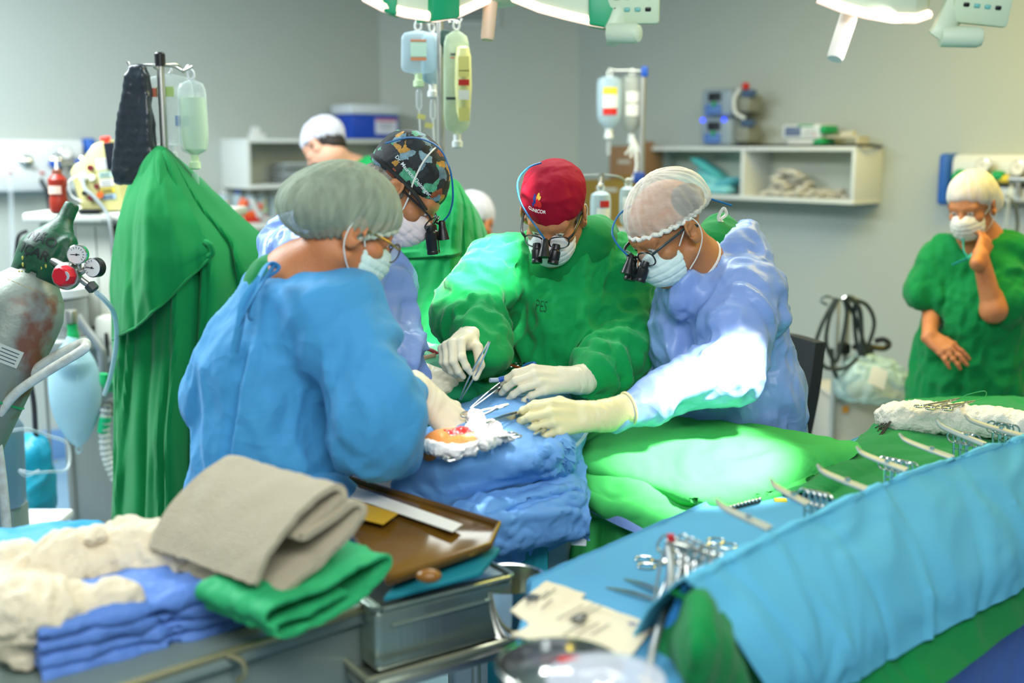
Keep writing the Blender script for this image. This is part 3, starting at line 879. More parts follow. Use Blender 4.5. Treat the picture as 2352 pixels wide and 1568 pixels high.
MAIN1 = ((0, -.018, .056), (.100, .122, .094)); RIM1 = ((0, .0, -.014), (0, .62, -1))
S = SDF(); S.ell((0, -.012, .048), (.082, .104, .09), .02, M=H1); S.ell((0, -.09, .0), (.045, .045, .045), .03, M=H1); S.plane((0, 0, .012), (0, .6, -1), .01, M=H1)
to_obj('hair', S.mesh(.005), M_HAIR_DARK, p1)
cp = bouffant('bouffant_cap', H1, M_CAP1, p1, MAIN1, [((0, -.105, .012), (.082, .075, .066))], RIM1, 30, .004, seed=2.0)
rim_band('elastic_edge', H1, RIM1, MAIN1, mat('cap_edge', '#c4cbb8', .8), cp, .006, .97)
face_mask(H1, p1, 1, mat('mask_teal', '#cfe6dd', .75, bump=(500, .15)))
E = thing('glasses', None, None); E.parent = p1; E.matrix_parent_inverse = wm(p1).inverted()
T = lambda *v: H1 @ Vector(v)
for e in (-1, 1):
    pts = [T(e * .034 + .027 * math.cos(a), .112, -.006 + .022 * math.sin(a)) for a in [2 * PI * i / 24 for i in range(24)]]
    r = MB().tube(pts, .0018, 6, closed=True).build('lens_rim', mat('frame_dark', '#3c3128', .3), E)
    MB().lathe(T(e * .034, .1115, -.006), H1.to_3x3() @ Vector((0, 1, 0)), [(.0255, 0), (.0255, .001)], 24).build('lens', M_LENS, r)
    MB().tube([T(e * .06, .108, .004), T(e * .074, .07, .01), T(e * .082, .0, .012)], .0022, 6, 14).build('temple', M_GOLD, E)
MB().tube([T(-.009, .112, 0), T(0, .115, .003), T(.009, .112, 0)], .002, 6, 8).build('bridge', M_GOLD, E)
G1 = frame(P(985, 920, 2.43), P(1058, 985, 2.42) - P(980, 915, 2.43), (.20, -.62, .55))
pin1 = glove('glove', G1, -1, [(40, 50, 25), (46, 58, 30), (50, 62, 30), (52, 62, 30)], P(885, 885, 2.33), p1, 1.0, 'pinch', 1.04, .085)

# ---------------------------------------------------------------- surgeon with the patterned cap
p2 = person('person with a dark patterned surgical cap and black magnifying glasses looking down to the right', (-.38, 2.95, 0))
H2 = HS(frame(P(922, 440, 2.78), (.73, -.06, -.66), (.55, .0, .8)), .95)
nb2 = P(795, 520, 2.86)
Rs, Re, Rw = P(850, 650, 2.78), P(900, 835, 2.70), P(972, 872, 2.72)
Ls, Le, Lw = P(690, 590, 3.0), P(760, 800, 3.05), P(950, 880, 2.95)
S = SDF(); head(S, H2, 1.0); neck_torso(S, H2, nb2, 1.0, .058)
S.cap(nb2, P(770, 800, 2.92), .08, .11, .05); S.cap(P(770, 800, 2.92), P(760, 1000, 2.95), .11, .11, .05)
S.cap(nb2, Rs, .05, .05, .04); S.cap(nb2, Ls, .05, .05, .04)
S.chain([Rs, Re, Rw], [.05, .04, .026], .02); S.chain([Ls, Le, Lw], [.05, .04, .026], .02)
legs(S, P(720, 1080, 2.98), P(800, 1080, 2.9))
c = H2.translation
to_obj('body', S.mesh(.014, fine=(c - Vector((.16, .15, .19)), c + Vector((.16, .15, .15)), .0036)), [M_SKIN_OLIVE, M_EYE, M_IRIS], p2, head_slots(H2))
S = SDF()
S.chain([P(775, 560, 2.9), P(770, 740, 2.92), P(760, 980, 2.95), P(750, 1250, 2.95)], [.10, .15, .17, .2], .06)
S.cap(P(690, 590, 2.98), P(760, 800, 3.02), .085, .08, .05); S.cap(P(760, 800, 3.02), P(935, 878, 2.95), .08, .055, .05)
S.cap(P(790, 610, 2.84), P(855, 660, 2.77), .09, .088, .05); S.cap(P(855, 660, 2.77), P(895, 820, 2.69), .075, .07, .05)
S.cap(P(895, 820, 2.69), P(950, 868, 2.71), .066, .042, .04)
S.cap(P(690, 590, 2.98), P(790, 600, 2.86), .09, .09, .06)
F = sleeve_folds(P(855, 660, 2.77), P(895, 820, 2.69), .08, .075, 8, .010, 8, .012)
F += [([P(800, 620, 2.7), P(835, 720, 2.7), P(850, 850, 2.7)], .014, -.014), ([P(880, 600, 2.7), P(895, 700, 2.66), P(900, 800, 2.62)], .012, -.012)]
cloth('gown', S, .0085, M_PERI_GOWN, p2, F, noise=((8, 8, 3.4, .022), (17, 17, 10, .007)))
# patterned cap: dark cloth with blotches of teal, ochre and slate (plain generic print)
M_CAP2 = mat('patterned_cloth', '#1d2224', .7)
nt = M_CAP2.node_tree; N = nt.nodes.new; L = nt.links.new
tc = N('ShaderNodeTexCoord'); n0 = N('ShaderNodeTexNoise'); n0.inputs['Scale'].default_value = 26; n0.inputs['Detail'].default_value = 3
mx = N('ShaderNodeMixRGB'); mx.blend_type = 'ADD'; mx.inputs[0].default_value = .05
L(tc.outputs['Object'], mx.inputs[1]); L(n0.outputs['Color'], mx.inputs[2]); L(tc.outputs['Object'], n0.inputs['Vector'])
vo = N('ShaderNodeTexVoronoi'); vo.inputs['Scale'].default_value = 46; L(mx.outputs[0], vo.inputs['Vector'])
sp = N('ShaderNodeSeparateColor'); L(vo.outputs['Color'], sp.inputs['Color'])
r = N('ShaderNodeValToRGB'); r.color_ramp.interpolation = 'CONSTANT'
cs = [(0, '#15191b'), (.26, '#1f2a2e'), (.38, '#5f7d8a'), (.5, '#20272a'), (.58, '#b48438'), (.66, '#4c9a76'), (.72, '#191c1e'), (.82, '#8c4a2c'), (.88, '#7795a0'), (.94, '#2a2320')]
r.color_ramp.elements[0].color = (*lin(cs[0][1]), 1); r.color_ramp.elements[1].position = .99; r.color_ramp.elements[1].color = (*lin('#39494c'), 1)
for p_, h_ in cs[1:]:
    e_ = r.color_ramp.elements.new(p_); e_.color = (*lin(h_), 1)
L(sp.outputs[0], r.inputs['Fac'])
n1 = N('ShaderNodeTexNoise'); n1.inputs['Scale'].default_value = 110; n1.inputs['Detail'].default_value = 4; L(tc.outputs['Object'], n1.inputs['Vector'])
m2 = N('ShaderNodeMixRGB'); m2.blend_type = 'OVERLAY'; m2.inputs[0].default_value = .8; L(r.outputs['Color'], m2.inputs[1]); L(n1.outputs['Fac'], m2.inputs[2])
L(m2.outputs[0], nt.nodes['Principled BSDF'].inputs['Base Color'])
S = SDF(); S.ell((0, -.012, .046), (.083, .107, .092), .02, M=H2); S.ell((0, -.035, .09), (.06, .06, .05), .05, M=H2); S.plane((0, 0, .024), (0, .16, -1), .004, M=H2)
cap2 = cloth('surgical_cap', S, .005, M_CAP2, p2, noise=((14, 14, 14, .003),))
Mt = H2 @ Matrix(((0, 0, 1, .09), (1, 0, 0, .004), (0, 1, 0, .056), (0, 0, 0, 1)))
text('cap_lettering', 'Dr. Mauricio Deininger', .0135, Mt @ Matrix.Rotation(math.radians(-8), 4, 'Z'), mat('pale_print', '#d8e4e4', .7), cap2, .0002, cap2, .0012)
S = SDF(); S.ell((.058, -.03, .0), (.022, .05, .03), .02, M=H2); S.ell((0, -.07, -.01), (.06, .04, .03), .03, M=H2)
to_obj('hair', S.mesh(.004), M_HAIR_GREY, p2)
face_mask(H2, p2, 1.0, mat('mask_pinkish', '#ead9da', .75, bump=(500, .15)), ties=True, seed=4.0)
MB().tube([H2 @ Vector(v) for v in ((.058, .04, -.03), (.074, .03, .01), (.0845, .014, .05), (.076, .0, .10), (.05, -.004, .135), (.0, -.006, .15))], .0022, 6, 30).build('mask_tie', M_STRING, p2)
loupes(H2, p2, 1.0, cable=[H2 @ Vector(v) for v in ((0, .13, .018), (.015, .128, .045), (.05, .108, .085), (.072, .06, .13), (.06, .0, .15), (.07, -.06, .125), (.075, -.1, .07))], drop=.75, tl=.07)
MB().tube([H2 @ Vector(v) for v in ((.07, .085, .014), (.083, .04, .026), (.086, 0, .03), (.08, -.05, .03), (.06, -.1, .025), (.0, -.118, .02))], .006, 8, 30, flat=.5).build('head_strap', M_BLACK_MATTE, p2)
G2 = frame(P(962, 858, 2.72), P(1022, 885, 2.70) - P(958, 862, 2.72), (.2, -.6, .7))
pin2 = glove('glove', G2, -1, [(40, 50, 22), (48, 55, 25), (55, 58, 28), (60, 58, 30)], P(920, 830, 2.70), p2, .8, 'pinch', .94, .05)

# ---------------------------------------------------------------- surgeon with the red cap
p3 = person('person with a dark red surgical cap and green gown, operating with forceps in both hands', (.12, 3.02, 0))
H3 = HS(frame(P(1272, 494, 2.92), (-.20, -.80, -.54), (-.03, -.3, 1)), .93)
nb3 = P(1320, 600, 3.04)
Rs, Re, Rw = P(1160, 610, 3.04), P(1068, 740, 2.92), P(1082, 800, 2.72)
Ls, Le, Lw = P(1420, 630, 3.05), P(1448, 815, 2.92), P(1335, 878, 2.70)
S = SDF(); head(S, H3, 1.0); neck_torso(S, H3, nb3, 1.0, .06)
S.cap(nb3, P(1300, 780, 3.06), .09, .12, .05); S.cap(P(1300, 780, 3.06), P(1300, 1000, 3.1), .12, .12, .05)
S.cap(nb3, Rs, .05, .055, .04); S.cap(nb3, Ls, .05, .055, .04)
S.chain([Rs, Re, Rw], [.05, .04, .026], .02); S.chain([Ls, Le, Lw], [.05, .04, .026], .02)
legs(S, P(1230, 1060, 3.12), P(1370, 1060, 3.12))
c = H3.translation
to_obj('body', S.mesh(.014, fine=(c - Vector((.15, .16, .19)), c + Vector((.15, .15, .15)), .0036)), [M_SKIN_OLIVE, M_EYE, M_IRIS], p3, head_slots(H3))
S = SDF(); S.cap(P(1268, 608, 2.98), P(1352, 566, 3.0), .07, .07, .03); S.cap(P(1352, 560, 3.0), P(1372, 545, 3.08), .07, .06, .03)
cloth('scrub_collar', S, .006, M_GREEN_DK, p3, noise=((9, 9, 9, .003),))
S = SDF()
S.chain([P(1310, 660, 3.05), P(1312, 780, 3.04), P(1310, 900, 3.06), P(1305, 1150, 3.1)], [.14, .165, .175, .2], .05)
S.cap(P(1310, 635, 3.06), P(1165, 610, 3.05), .105, .09, .05); S.cap(P(1310, 635, 3.06), P(1415, 635, 3.04), .105, .09, .05)
S.cap(P(1168, 606, 3.04), P(1076, 726, 2.92), .092, .082, .04); S.cap(P(1076, 726, 2.92), P(1112, 800, 2.76), .080, .060, .03)
S.cap(P(1412, 635, 3.05), P(1432, 790, 2.97), .09, .082, .04); S.cap(P(1432, 800, 2.94), P(1352, 872, 2.72), .082, .050, .03)
S.plane(P(1295, 598, 2.9), (-.10, -.35, 1), .02)
F = sleeve_folds(P(1168, 606, 3.04), P(1076, 726, 2.92), .09, .085, 8, .011, 21, .014) + sleeve_folds(P(1076, 726, 2.92), P(1112, 800, 2.76), .085, .065, 9, .011, 23, .011)
F += sleeve_folds(P(1415, 635, 3.03), P(1440, 790, 2.90), .09, .085, 9, .010, 25, .014) + sleeve_folds(P(1440, 800, 2.88), P(1352, 872, 2.72), .08, .055, 8, .009, 27, .011)
F += [([P(1180, 640, 2.95), P(1195, 720, 2.93), P(1190, 800, 2.93)], .014, -.018), ([P(1425, 660, 2.93), P(1415, 760, 2.93), P(1390, 840, 2.92)], .012, -.016),
      ([P(1350, 660, 2.9), P(1352, 760, 2.9), P(1340, 850, 2.9)], .006, -.005), ([P(1230, 680, 2.9), P(1260, 760, 2.88), P(1250, 840, 2.9)], .016, .010),
      ([P(1200, 600, 2.95), P(1260, 622, 2.9), P(1330, 632, 2.9), P(1400, 590, 2.95)], .008, .006)]
g3 = cloth('gown', S, .0075, M_GREEN, p3, F, noise=((8, 8, 4.2, .021), (18, 18, 12, .008)))
# stamped letters on the chest
Mg = frame(P(1258, 712, 2.86), (0, 0, 1), (0, -1, 0)); Mg = Matrix.Translation(P(1244, 708, 2.86)) @ Matrix(((1, 0, 0, 0), (0, 0, -1, 0), (0, 1, 0, 0), (0, 0, 0, 1))) @ Matrix.Rotation(math.radians(-9), 4, 'Z') @ Matrix.Diagonal((.55, 1, 1, 1))
text('printed_stamp', 'PES', .038, Mg, mat('stamp_ink', '#0b4a2a', .8), g3, -.0004, g3, .0015)
M_RED_CAP = crumple('red_cap_cloth', '#930e28', .75, 9, .25, spec=.15, sheen=.0, weave=.1)
S = SDF(); S.ell((0, -.012, .048), (.084, .108, .088), .02, M=H3); S.ell((0, -.02, .085), (.075, .085, .045), .04, M=H3); S.plane((0, .05, .031), (0, -.06, -1), .004, M=H3)
F = [([H3 @ Vector(v) for v in ((.08, .02, .10), (.05, .07, .105), (.01, .085, .108), (-.03, .08, .104), (-.07, .04, .10))], .006, .005),
     ([H3 @ Vector(v) for v in ((.03, .06, .125), (.02, .085, .10), (.015, .09, .08))], .007, -.004), ([H3 @ Vector(v) for v in ((-.05, .02, .125), (-.06, .045, .1), (-.062, .06, .07))], .008, -.004)]
cap3 = cloth('surgical_cap', S, .0042, M_RED_CAP, p3, F, noise=((12, 12, 12, .003),))
# CLINICOR lettering and little heart emblem (front, on the wearer's right)
def cap_pt(x, z): return Vector((x, .095, z))
ang = -.22
Rz = Matrix.Rotation(-ang, 4, 'Z')
Mc = H3 @ Matrix.Rotation(ang, 4, 'Z') @ Matrix(((-1, 0, 0, .006), (0, 0, 1, .10), (0, 1, 0, .078), (0, 0, 0, 1)))
text('cap_lettering', 'CLINICOR', .0115, Mc, mat('white_thread', '#f0ece6', .6), cap3, .0003, cap3, .0008)
def patch(name, cx, cz, rx, rz, m, rot=0, lift=.0009):
    me = bpy.data.meshes.new(name); bm = bmesh.new()
    vs = [bm.verts.new((cx + rx * math.cos(a) * math.cos(rot) - rz * math.sin(a) * math.sin(rot), cz + rx * math.cos(a) * math.sin(rot) + rz * math.sin(a) * math.cos(rot), 0)) for a in [2 * PI * i / 20 for i in range(20)]]
    bm.faces.new(vs)
    tr = BVHTree.FromPolygons([v.co for v in cap3.data.vertices], [p.vertices[:] for p in cap3.data.polygons]); z = (Mc.to_3x3() @ Vector((0, 0, 1))).normalized()
    bmesh.ops.triangulate(bm, faces=bm.faces); bmesh.ops.subdivide_edges(bm, edges=bm.edges, cuts=1)
    for v in bm.verts:
        p = Mc @ v.co; hh = tr.ray_cast(p + z * .1, -z); v.co = (hh[0] + z * lift) if hh[0] is not None else p
    bm.to_mesh(me); bm.free(); return link(name, me, m, cap3, False)
RED, BLU, YEL = mat('thread_red', '#d8201e', .6), mat('thread_blue', '#1d2f86', .6), mat('thread_yellow', '#e8b82c', .6)
patch('emblem_lobe', -.004, .021, .010, .0115, RED); patch('emblem_lobe', .0075, .017, .0065, .0085, RED, 0, .0011)
patch('emblem_vessel', -.009, .026, .0038, .0105, BLU, .3, .0013); patch('emblem_vessel', -.0115, .014, .003, .0055, BLU, 0, .0013)
patch('emblem_crown', -.001, .033, .004, .0065, YEL, -.2, .0013); patch('emblem_crown', .005, .031, .003, .005, YEL, -.5, .0014)
S = SDF(); S.ell((-.066, -.03, .005), (.016, .045, .045), .02, M=H3); S.ell((.066, -.03, .005), (.016, .045, .045), .02, M=H3); S.ell((0, -.075, .0), (.06, .035, .045), .03, M=H3); S.plane((0, 0, .04), (0, 0, 1), .004, M=H3)
to_obj('hair', S.mesh(.004), M_HAIR_GREY, p3)
face_mask(H3, p3, 1.0, mat('mask_white', '#e8e6e6', .75, bump=(500, .15)), seed=7.0)
loupes(H3, p3, 1.0, drop=.7, cable=[H3 @ Vector(v) for v in ((0, .132, .02), (.02, .125, .05), (.05, .098, .075), (.075, .065, .10), (.083, .03, .13), (.06, .0, .152), (.03, -.03, .15))], tl=.05)
G3 = frame(P(1072, 776, 2.72), P(1030, 806, 2.61) - P(1078, 782, 2.72), (-.42, -.35, .75))
pin3 = glove('glove', G3, -1, [(50, 46, 22), (56, 50, 22), (60, 52, 25), (64, 54, 25)], P(1082, 752, 2.88), p3, .7, 'pinch', .98, .045, False)
G3L = frame(P(1302, 872, 2.66), P(1180, 868, 2.58) - P(1302, 872, 2.66), (.02, -.62, .62))
pin3l = glove('glove', G3L, 1, [(30, 38, 16), (32, 36, 16), (30, 34, 16), (30, 32, 16)], P(1440, 840, 2.82), p3, .5, 'pinch', 1.0, .065)

# ---------------------------------------------------------------- surgeon on the right in the shiny blue gown
p4 = person('person in a shiny periwinkle gown and sheer bouffant cap reaching left with forceps', (.55, 2.85, 0))
H4 = HS(frame(P(1536, 530, 2.72), (-.74, -.42, -.54), (-.16, -.05, 1)), .95)
nb4 = P(1608, 622, 2.80)
Ls, Le, Lw = P(1705, 665, 2.74), P(1650, 880, 2.58), P(1395, 956, 2.47)
Rs, Re, Rw = P(1605, 690, 2.93), P(1605, 850, 2.93), P(1590, 900, 2.88)
S = SDF(); head(S, H4); neck_torso(S, H4, nb4, .95, .054)
S.cap(nb4, P(1640, 800, 2.86), .075, .10, .05); S.cap(P(1640, 800, 2.86), P(1670, 1050, 2.95), .10, .12, .05)
S.cap(nb4 - Vector((0, 0, .03)), Rs, .04, .045, .03); S.cap(nb4 - Vector((0, 0, .03)), Ls, .04, .045, .03)
S.chain([Rs, Re, Rw], [.045, .036, .024], .02); S.chain([Ls, Le, Lw], [.040, .028, .019], .02)
legs(S, P(1620, 1100, 2.9), P(1760, 1100, 2.8))
c = H4.translation
to_obj('body', S.mesh(.014, fine=(c - Vector((.16, .15, .19)), c + Vector((.17, .16, .15)), .0036)), [M_SKIN_OLIVE, M_EYE, M_IRIS], p4, head_slots(H4))
S = SDF(); S.cap(P(1632, 575, 2.84), P(1655, 535, 2.88), .055, .05, .03); S.cap(P(1622, 600, 2.8), P(1645, 565, 2.83), .056, .056, .03)
cloth('scrub_collar', S, .006, M_GREEN_DK, p4, noise=((9, 9, 9, .003),))
S = SDF()
S.chain([P(1635, 665, 2.84), P(1630, 800, 2.86), P(1665, 960, 2.91), P(1690, 1250, 2.98)], [.11, .145, .165, .2], .05)
S.cap(P(1640, 640, 2.84), P(1685, 600, 2.84), .08, .07, .05); S.cap(P(1712, 530, 2.86), P(1715, 660, 2.82), .022, .07, .04)
S.cap(P(1640, 660, 2.84), P(1705, 690, 2.76), .095, .085, .05)
S.cap(P(1705, 680, 2.75), P(1662, 850, 2.60), .085, .080, .04); S.cap(P(1655, 860, 2.60), P(1415, 955, 2.48), .078, .036, .035)
S.cap(P(1712, 760, 2.84), P(1745, 900, 2.84), .085, .10, .05); S.cap(P(1610, 700, 2.88), P(1600, 800, 2.90), .085, .08, .05); S.cap(P(1600, 800, 2.90), P(1595, 900, 2.90), .08, .08, .05)
S.cap(P(1690, 930, 2.86), P(1755, 1010, 2.9), .11, .11, .05)
S.cap(P(1585, 668, 2.74), P(1665, 610, 2.86), .06, .06, .04); S.cap(P(1668, 575, 2.86), P(1690, 640, 2.84), .05, .07, .04); S.cap(nb4.lerp(H4.translation, .12), H4.translation, .062, .09, .015, 'sub'); S.plane(P(1640, 556, 2.8), (-.45, -.2, 1), .02)
F = sleeve_folds(P(1715, 680, 2.75), P(1668, 860, 2.60), .10, .09, 9, .012, 41, .013) + sleeve_folds(P(1660, 870, 2.60), P(1420, 955, 2.53), .085, .045, 7, .007, 43, .012)
F += [([P(1655, 660, 2.68), P(1660, 730, 2.66), P(1600, 860, 2.66), P(1575, 900, 2.66)], .010, -.016), ([P(1660, 680, 2.66), P(1700, 705, 2.62), P(1722, 725, 2.62)], .008, -.010),
      ([P(1535, 640, 2.78), P(1560, 720, 2.72), P(1600, 790, 2.7)], .012, .014), ([P(1650, 870, 2.52), P(1560, 910, 2.5), P(1450, 935, 2.48)], .014, .012),
      ([P(1650, 880, 2.55), P(1720, 860, 2.6), P(1800, 800, 2.7)], .014, -.016), ([P(1640, 890, 2.6), P(1700, 930, 2.65), P(1810, 960, 2.7)], .012, .016),
      ([P(1640, 910, 2.62), P(1690, 970, 2.66), P(1720, 1010, 2.68)], .010, -.018), ([P(1780, 640, 2.8), P(1785, 760, 2.76), P(1760, 860, 2.72)], .012, -.014), ([P(1700, 880, 2.6), P(1790, 930, 2.7), P(1830, 990, 2.75)], .02, -.014)]
g4 = cloth('gown', S, .0075, M_PERI_GOWN, p4, F, calm=lambda V: np.clip(np.linalg.norm(V - _arr(P(1400, 956, 2.53)), axis=1) / .22, .15, 1), noise=((7, 7, 3.6, .018), (17, 17, 11, .005)))
d_ = (H4.translation - nb4).normalized(); x_ = d_.cross(Vector((0, 0, 1))).normalized(); y_ = d_.cross(x_); c_ = nb4.lerp(H4.translation, .26)
MB().tube([c_ + (x_ * math.cos(a) + y_ * math.sin(a)) * .0745 for a in [2 * PI * i / 40 for i in range(40)]], .0055, 8, closed=True, flat=.6).build('neckband', M_STRING, g4)
tie([P(1660, 512, 2.83), P(1650, 500, 2.83), P(1662, 478, 2.83), P(1668, 492, 2.83), P(1654, 504, 2.83)], .006, g4, M_STRING)
tie([P(1775, 690, 2.80), P(1800, 700, 2.80), P(1808, 712, 2.8), P(1790, 730, 2.8)], .014, g4, M_PERI_GOWN)
tie([P(1785, 755, 2.80), P(1800, 765, 2.80), P(1798, 790, 2.8), P(1785, 800, 2.8)], .014, g4, M_PERI_GOWN)
MAIN4 = ((0, -.014, .052), (.086, .110, .094)); RIM4 = ((0, 0, .030), (0, .10, -1))
M_CAP4 = sheer('cap_gauze_white', '#efe9dc', .34, .7, .4, var=(45, .5, (.35, 1, 1)), pleat=.5)
S = SDF(); S.ell((-.055, -.045, .055), (.028, .055, .045), .02, M=H4); S.ell((.055, -.045, .055), (.028, .055, .045), .02, M=H4); S.ell((0, -.09, .04), (.05, .022, .045), .03, M=H4)
to_obj('hair', S.mesh(.004), mat('hair_charcoal', '#46413a', .7, bump=(180, .6)), p4)
cp = bouffant('bouffant_cap', H4, M_CAP4, p4, MAIN4, [((0, -.05, .05), (.085, .085, .07))], RIM4, 24, .003, seed=5.0)
rim_band('elastic_edge', H4, RIM4, MAIN4, mat('cap_edge_white', '#e8e6da', .8), cp, .006, 1.0)
face_mask(H4, p4, 1, mat('mask_mint', '#d9ece6', .75, bump=(500, .15)), seed=9.0)
loupes(H4, p4, 1, drop=.7, temple_m=mat('temple_dark', '#2c3a36', .3), cable=[H4 @ Vector(v) for v in ((0, .135, .02), (.03, .13, .05), (.055, .11, .075), (.085, .05, .085), (.09, -.02, .07), (.06, -.11, .03), (.0, -.14, .005), (-.06, -.16, -.03))], tl=.05)
G4 = frame(P(1352, 956, 2.44), P(1230, 958, 2.39) - P(1352, 956, 2.44), (-.05, -.8, .5))
pin4 = glove('glove', G4, 1, [(26, 44, 20), (30, 40, 18), (32, 36, 18), (34, 34, 18)], Le, p4, .5, 'pinch', 1.0, .07, m=mat('latex_yellow', '#eddfa8', .42, bump=(60, .1)))

# ---------------------------------------------------------------- nurse standing at the right wall
p5 = person('person in short-sleeved green scrubs standing by the right wall, one hand to the cheek', (1.62, 4.02, 0))
H5 = HS(frame(P(2232, 475, 3.98), (-.66, -.68, -.30), (-.05, 0, 1)), .88)
nb5 = P(2248, 562, 4.04)
Rs, Re, Rw = P(2165, 592, 4.06), P(2142, 700, 4.06), P(2134, 770, 3.92)
Ls, Le, Lw = P(2318, 590, 3.98), P(2282, 712, 3.84), P(2252, 588, 3.84)
S = SDF(); head(S, H5, 1, fem=True); neck_torso(S, H5, nb5, .82, .054)
S.cap(nb5, P(2235, 720, 4.06), .09, .12, .05); S.cap(P(2235, 720, 4.06), P(2225, 900, 4.06), .12, .14, .05)
S.cap(nb5, Rs, .045, .048, .04); S.cap(nb5, Ls, .045, .048, .04)
S.chain([Rs, Re, Rw], [.043, .036, .025], .02); S.chain([Ls, Le, Lw], [.045, .038, .026], .02)
S.ell(Le, .04, .02)
legs(S, P(2180, 960, 4.08), P(2275, 960, 4.04))
G5 = frame(P(2131, 770, 3.92), P(2175, 800, 3.87) - P(2131, 770, 3.92), (.1, -.9, .5))
hand(S, G5, -1, [(14, 14, 8), (14, 14, 8), (16, 14, 8), (18, 14, 8)], 1.0, None, .93, 0.0, False)
G5L = frame(P(2252, 588, 3.84), P(2276, 532, 3.92) - P(2252, 588, 3.84), (.45, -.85, .1))
hand(S, G5L, 1, [(30, 55, 30), (30, 55, 30), (28, 50, 30), (26, 48, 30)], 1.0, [(.04, .055, -.025), (.045, .08, -.03), (.04, .1, -.035)], .84)
c = H5.translation
to_obj('body', S.mesh(.016, fine=(Vector((c.x - .22, c.y - .26, 1.02)), Vector((c.x + .17, c.y + .14, 1.70)), .004)), [M_SKIN, M_EYE, M_IRIS], p5, head_slots(H5))
S = SDF()
S.chain([P(2245, 615, 4.05), P(2238, 720, 4.05), P(2228, 850, 4.06), P(2222, 935, 4.06)], [.13, .155, .165, .19], .05)
S.cap(P(2215, 720, 4.06), P(2190, 930, 4.08), .13, .15, .05); S.cap(P(2270, 720, 4.03), P(2275, 930, 4.05), .12, .145, .05)
S.cap(P(2245, 590, 4.06), P(2172, 595, 4.07), .075, .072, .04); S.cap(P(2245, 590, 4.06), P(2312, 592, 4.0), .075, .072, .04)
S.cap(P(2170, 592, 4.07), P(2134, 672, 4.05), .068, .075, .03); S.cap(P(2312, 592, 3.99), P(2310, 690, 3.90), .072, .082, .03)
S.ell(P(2243, 548, 3.96), (.062, .075, .07), .012, 'sub')
S.ell(P(2122, 738, 4.04), (.075, .085, .065), .010, 'sub'); S.plane(P(2220, 950, 4.0), (0, 0, -1), .01)
F = [([P(2300, 640, 3.85), P(2255, 730, 3.88), P(2250, 850, 3.9)], .016, -.012), ([P(2150, 640, 3.98), P(2180, 760, 3.92), P(2180, 880, 3.92)], .014, .008), ([P(2240, 800, 3.88), P(2290, 815, 3.88), P(2335, 800, 3.9)], .008, .007),
     ([P(2238, 800, 3.88), P(2236, 900, 3.88)], .006, -.006), ([P(2110, 900, 3.95), P(2180, 870, 3.9), P(2250, 895, 3.9)], .016, .009), ([P(2110, 870, 3.95), P(2170, 850, 3.9)], .012, -.009)]
g5 = cloth('scrub_top', S, .0095, M_GREEN_DK, p5, F, noise=((8, 8, 3.6, .018), (17, 17, 11, .006)))
tie([P(2212, 548, 3.92), P(2214, 575, 3.89), P(2222, 592, 3.87), P(2206, 600, 3.88), P(2188, 608, 3.9)], .007, g5, mat('turquoise_trim', '#2fb6b8', .6), 'neck_trim')
tie([P(2222, 594, 3.87), P(2262, 562, 3.92), P(2298, 548, 3.99)], .006, g5, mat('turquoise_trim', '#2fb6b8', .6), 'neck_trim')
S = SDF(); S.ell((0, -.02, .04), (.082, .1, .088), .02, M=H5); S.plane((0, .04, .018), (0, .35, -1), .01, M=H5)
to_obj('hair', S.mesh(.005), M_HAIR_DARK, p5)
M_CAP5 = sheer('cap_gauze_cream', '#efe8dc', .66, .75, .3, var=(45, .5, (1, 1, .3)), pleat=.5)
MAIN5 = ((0, -.016, .05), (.091, .112, .093)); RIM5 = ((0, .05, .030), (0, .56, -1))
bouffant('bouffant_cap', H5, M_CAP5, p5, MAIN5, [((0, -.105, -.018), (.078, .066, .074))], RIM5, 14, .0022, .005, 8.0)
face_mask(H5, p5, 1, mat('mask_cream', '#ebe4d8', .75), seed=11.0)

# ---------------------------------------------------------------- man in the background, back turned
p6 = person('person with a beard and white bouffant cap by the left wall shelf, back turned', (-.86, 5.25, 0))
H6 = HS(frame(P(745, 338, 5.2), (-.72, .40, -.50), (0, .15, 1)), .95)
nb6 = P(808, 415, 5.28)
S = SDF(); head(S, H6, 1.0); neck_torso(S, H6, nb6, 1.05, .06)
S.cap(nb6, P(850, 600, 5.3), .12, .15, .05); S.cap(P(850, 600, 5.3), P(850, 760, 5.3), .15, .15, .05)
a6, b6 = P(760, 470, 5.4), P(890, 450, 5.15)
S.cap(nb6, a6, .05, .05, .04); S.cap(nb6, b6, .05, .05, .04)
S.chain([a6, P(735, 600, 5.45), P(700, 620, 5.6)], [.05, .04, .03], .02); S.chain([b6, P(900, 600, 5.2), P(840, 660, 5.4)], [.05, .04, .03], .02)
legs(S, P(820, 800, 5.35), P(890, 800, 5.25))
c = H6.translation
to_obj('body', S.mesh(.018, fine=(c - Vector((.15, .15, .18)), c + Vector((.15, .15, .14)), .006)), [M_SKIN_PALE, M_EYE, M_IRIS], p6, head_slots(H6))
S = SDF(); S.chain([P(822, 452, 5.3), P(845, 600, 5.3), P(850, 820, 5.3)], [.13, .18, .19], .05)
S.cap(P(800, 402, 5.3), P(856, 398, 5.22), .072, .075, .04); S.cap(P(812, 428, 5.3), P(768, 462, 5.4), .09, .085, .05); S.cap(P(822, 425, 5.28), P(885, 448, 5.17), .1, .09, .05)
S.cap(P(770, 480, 5.4), P(740, 570, 5.44), .08, .08, .04); S.cap(P(885, 460, 5.17), P(898, 560, 5.19), .085, .085, .04)
cloth('scrub_top', S, .013, M_GREEN, p6, noise=((6, 6, 3, .01),))
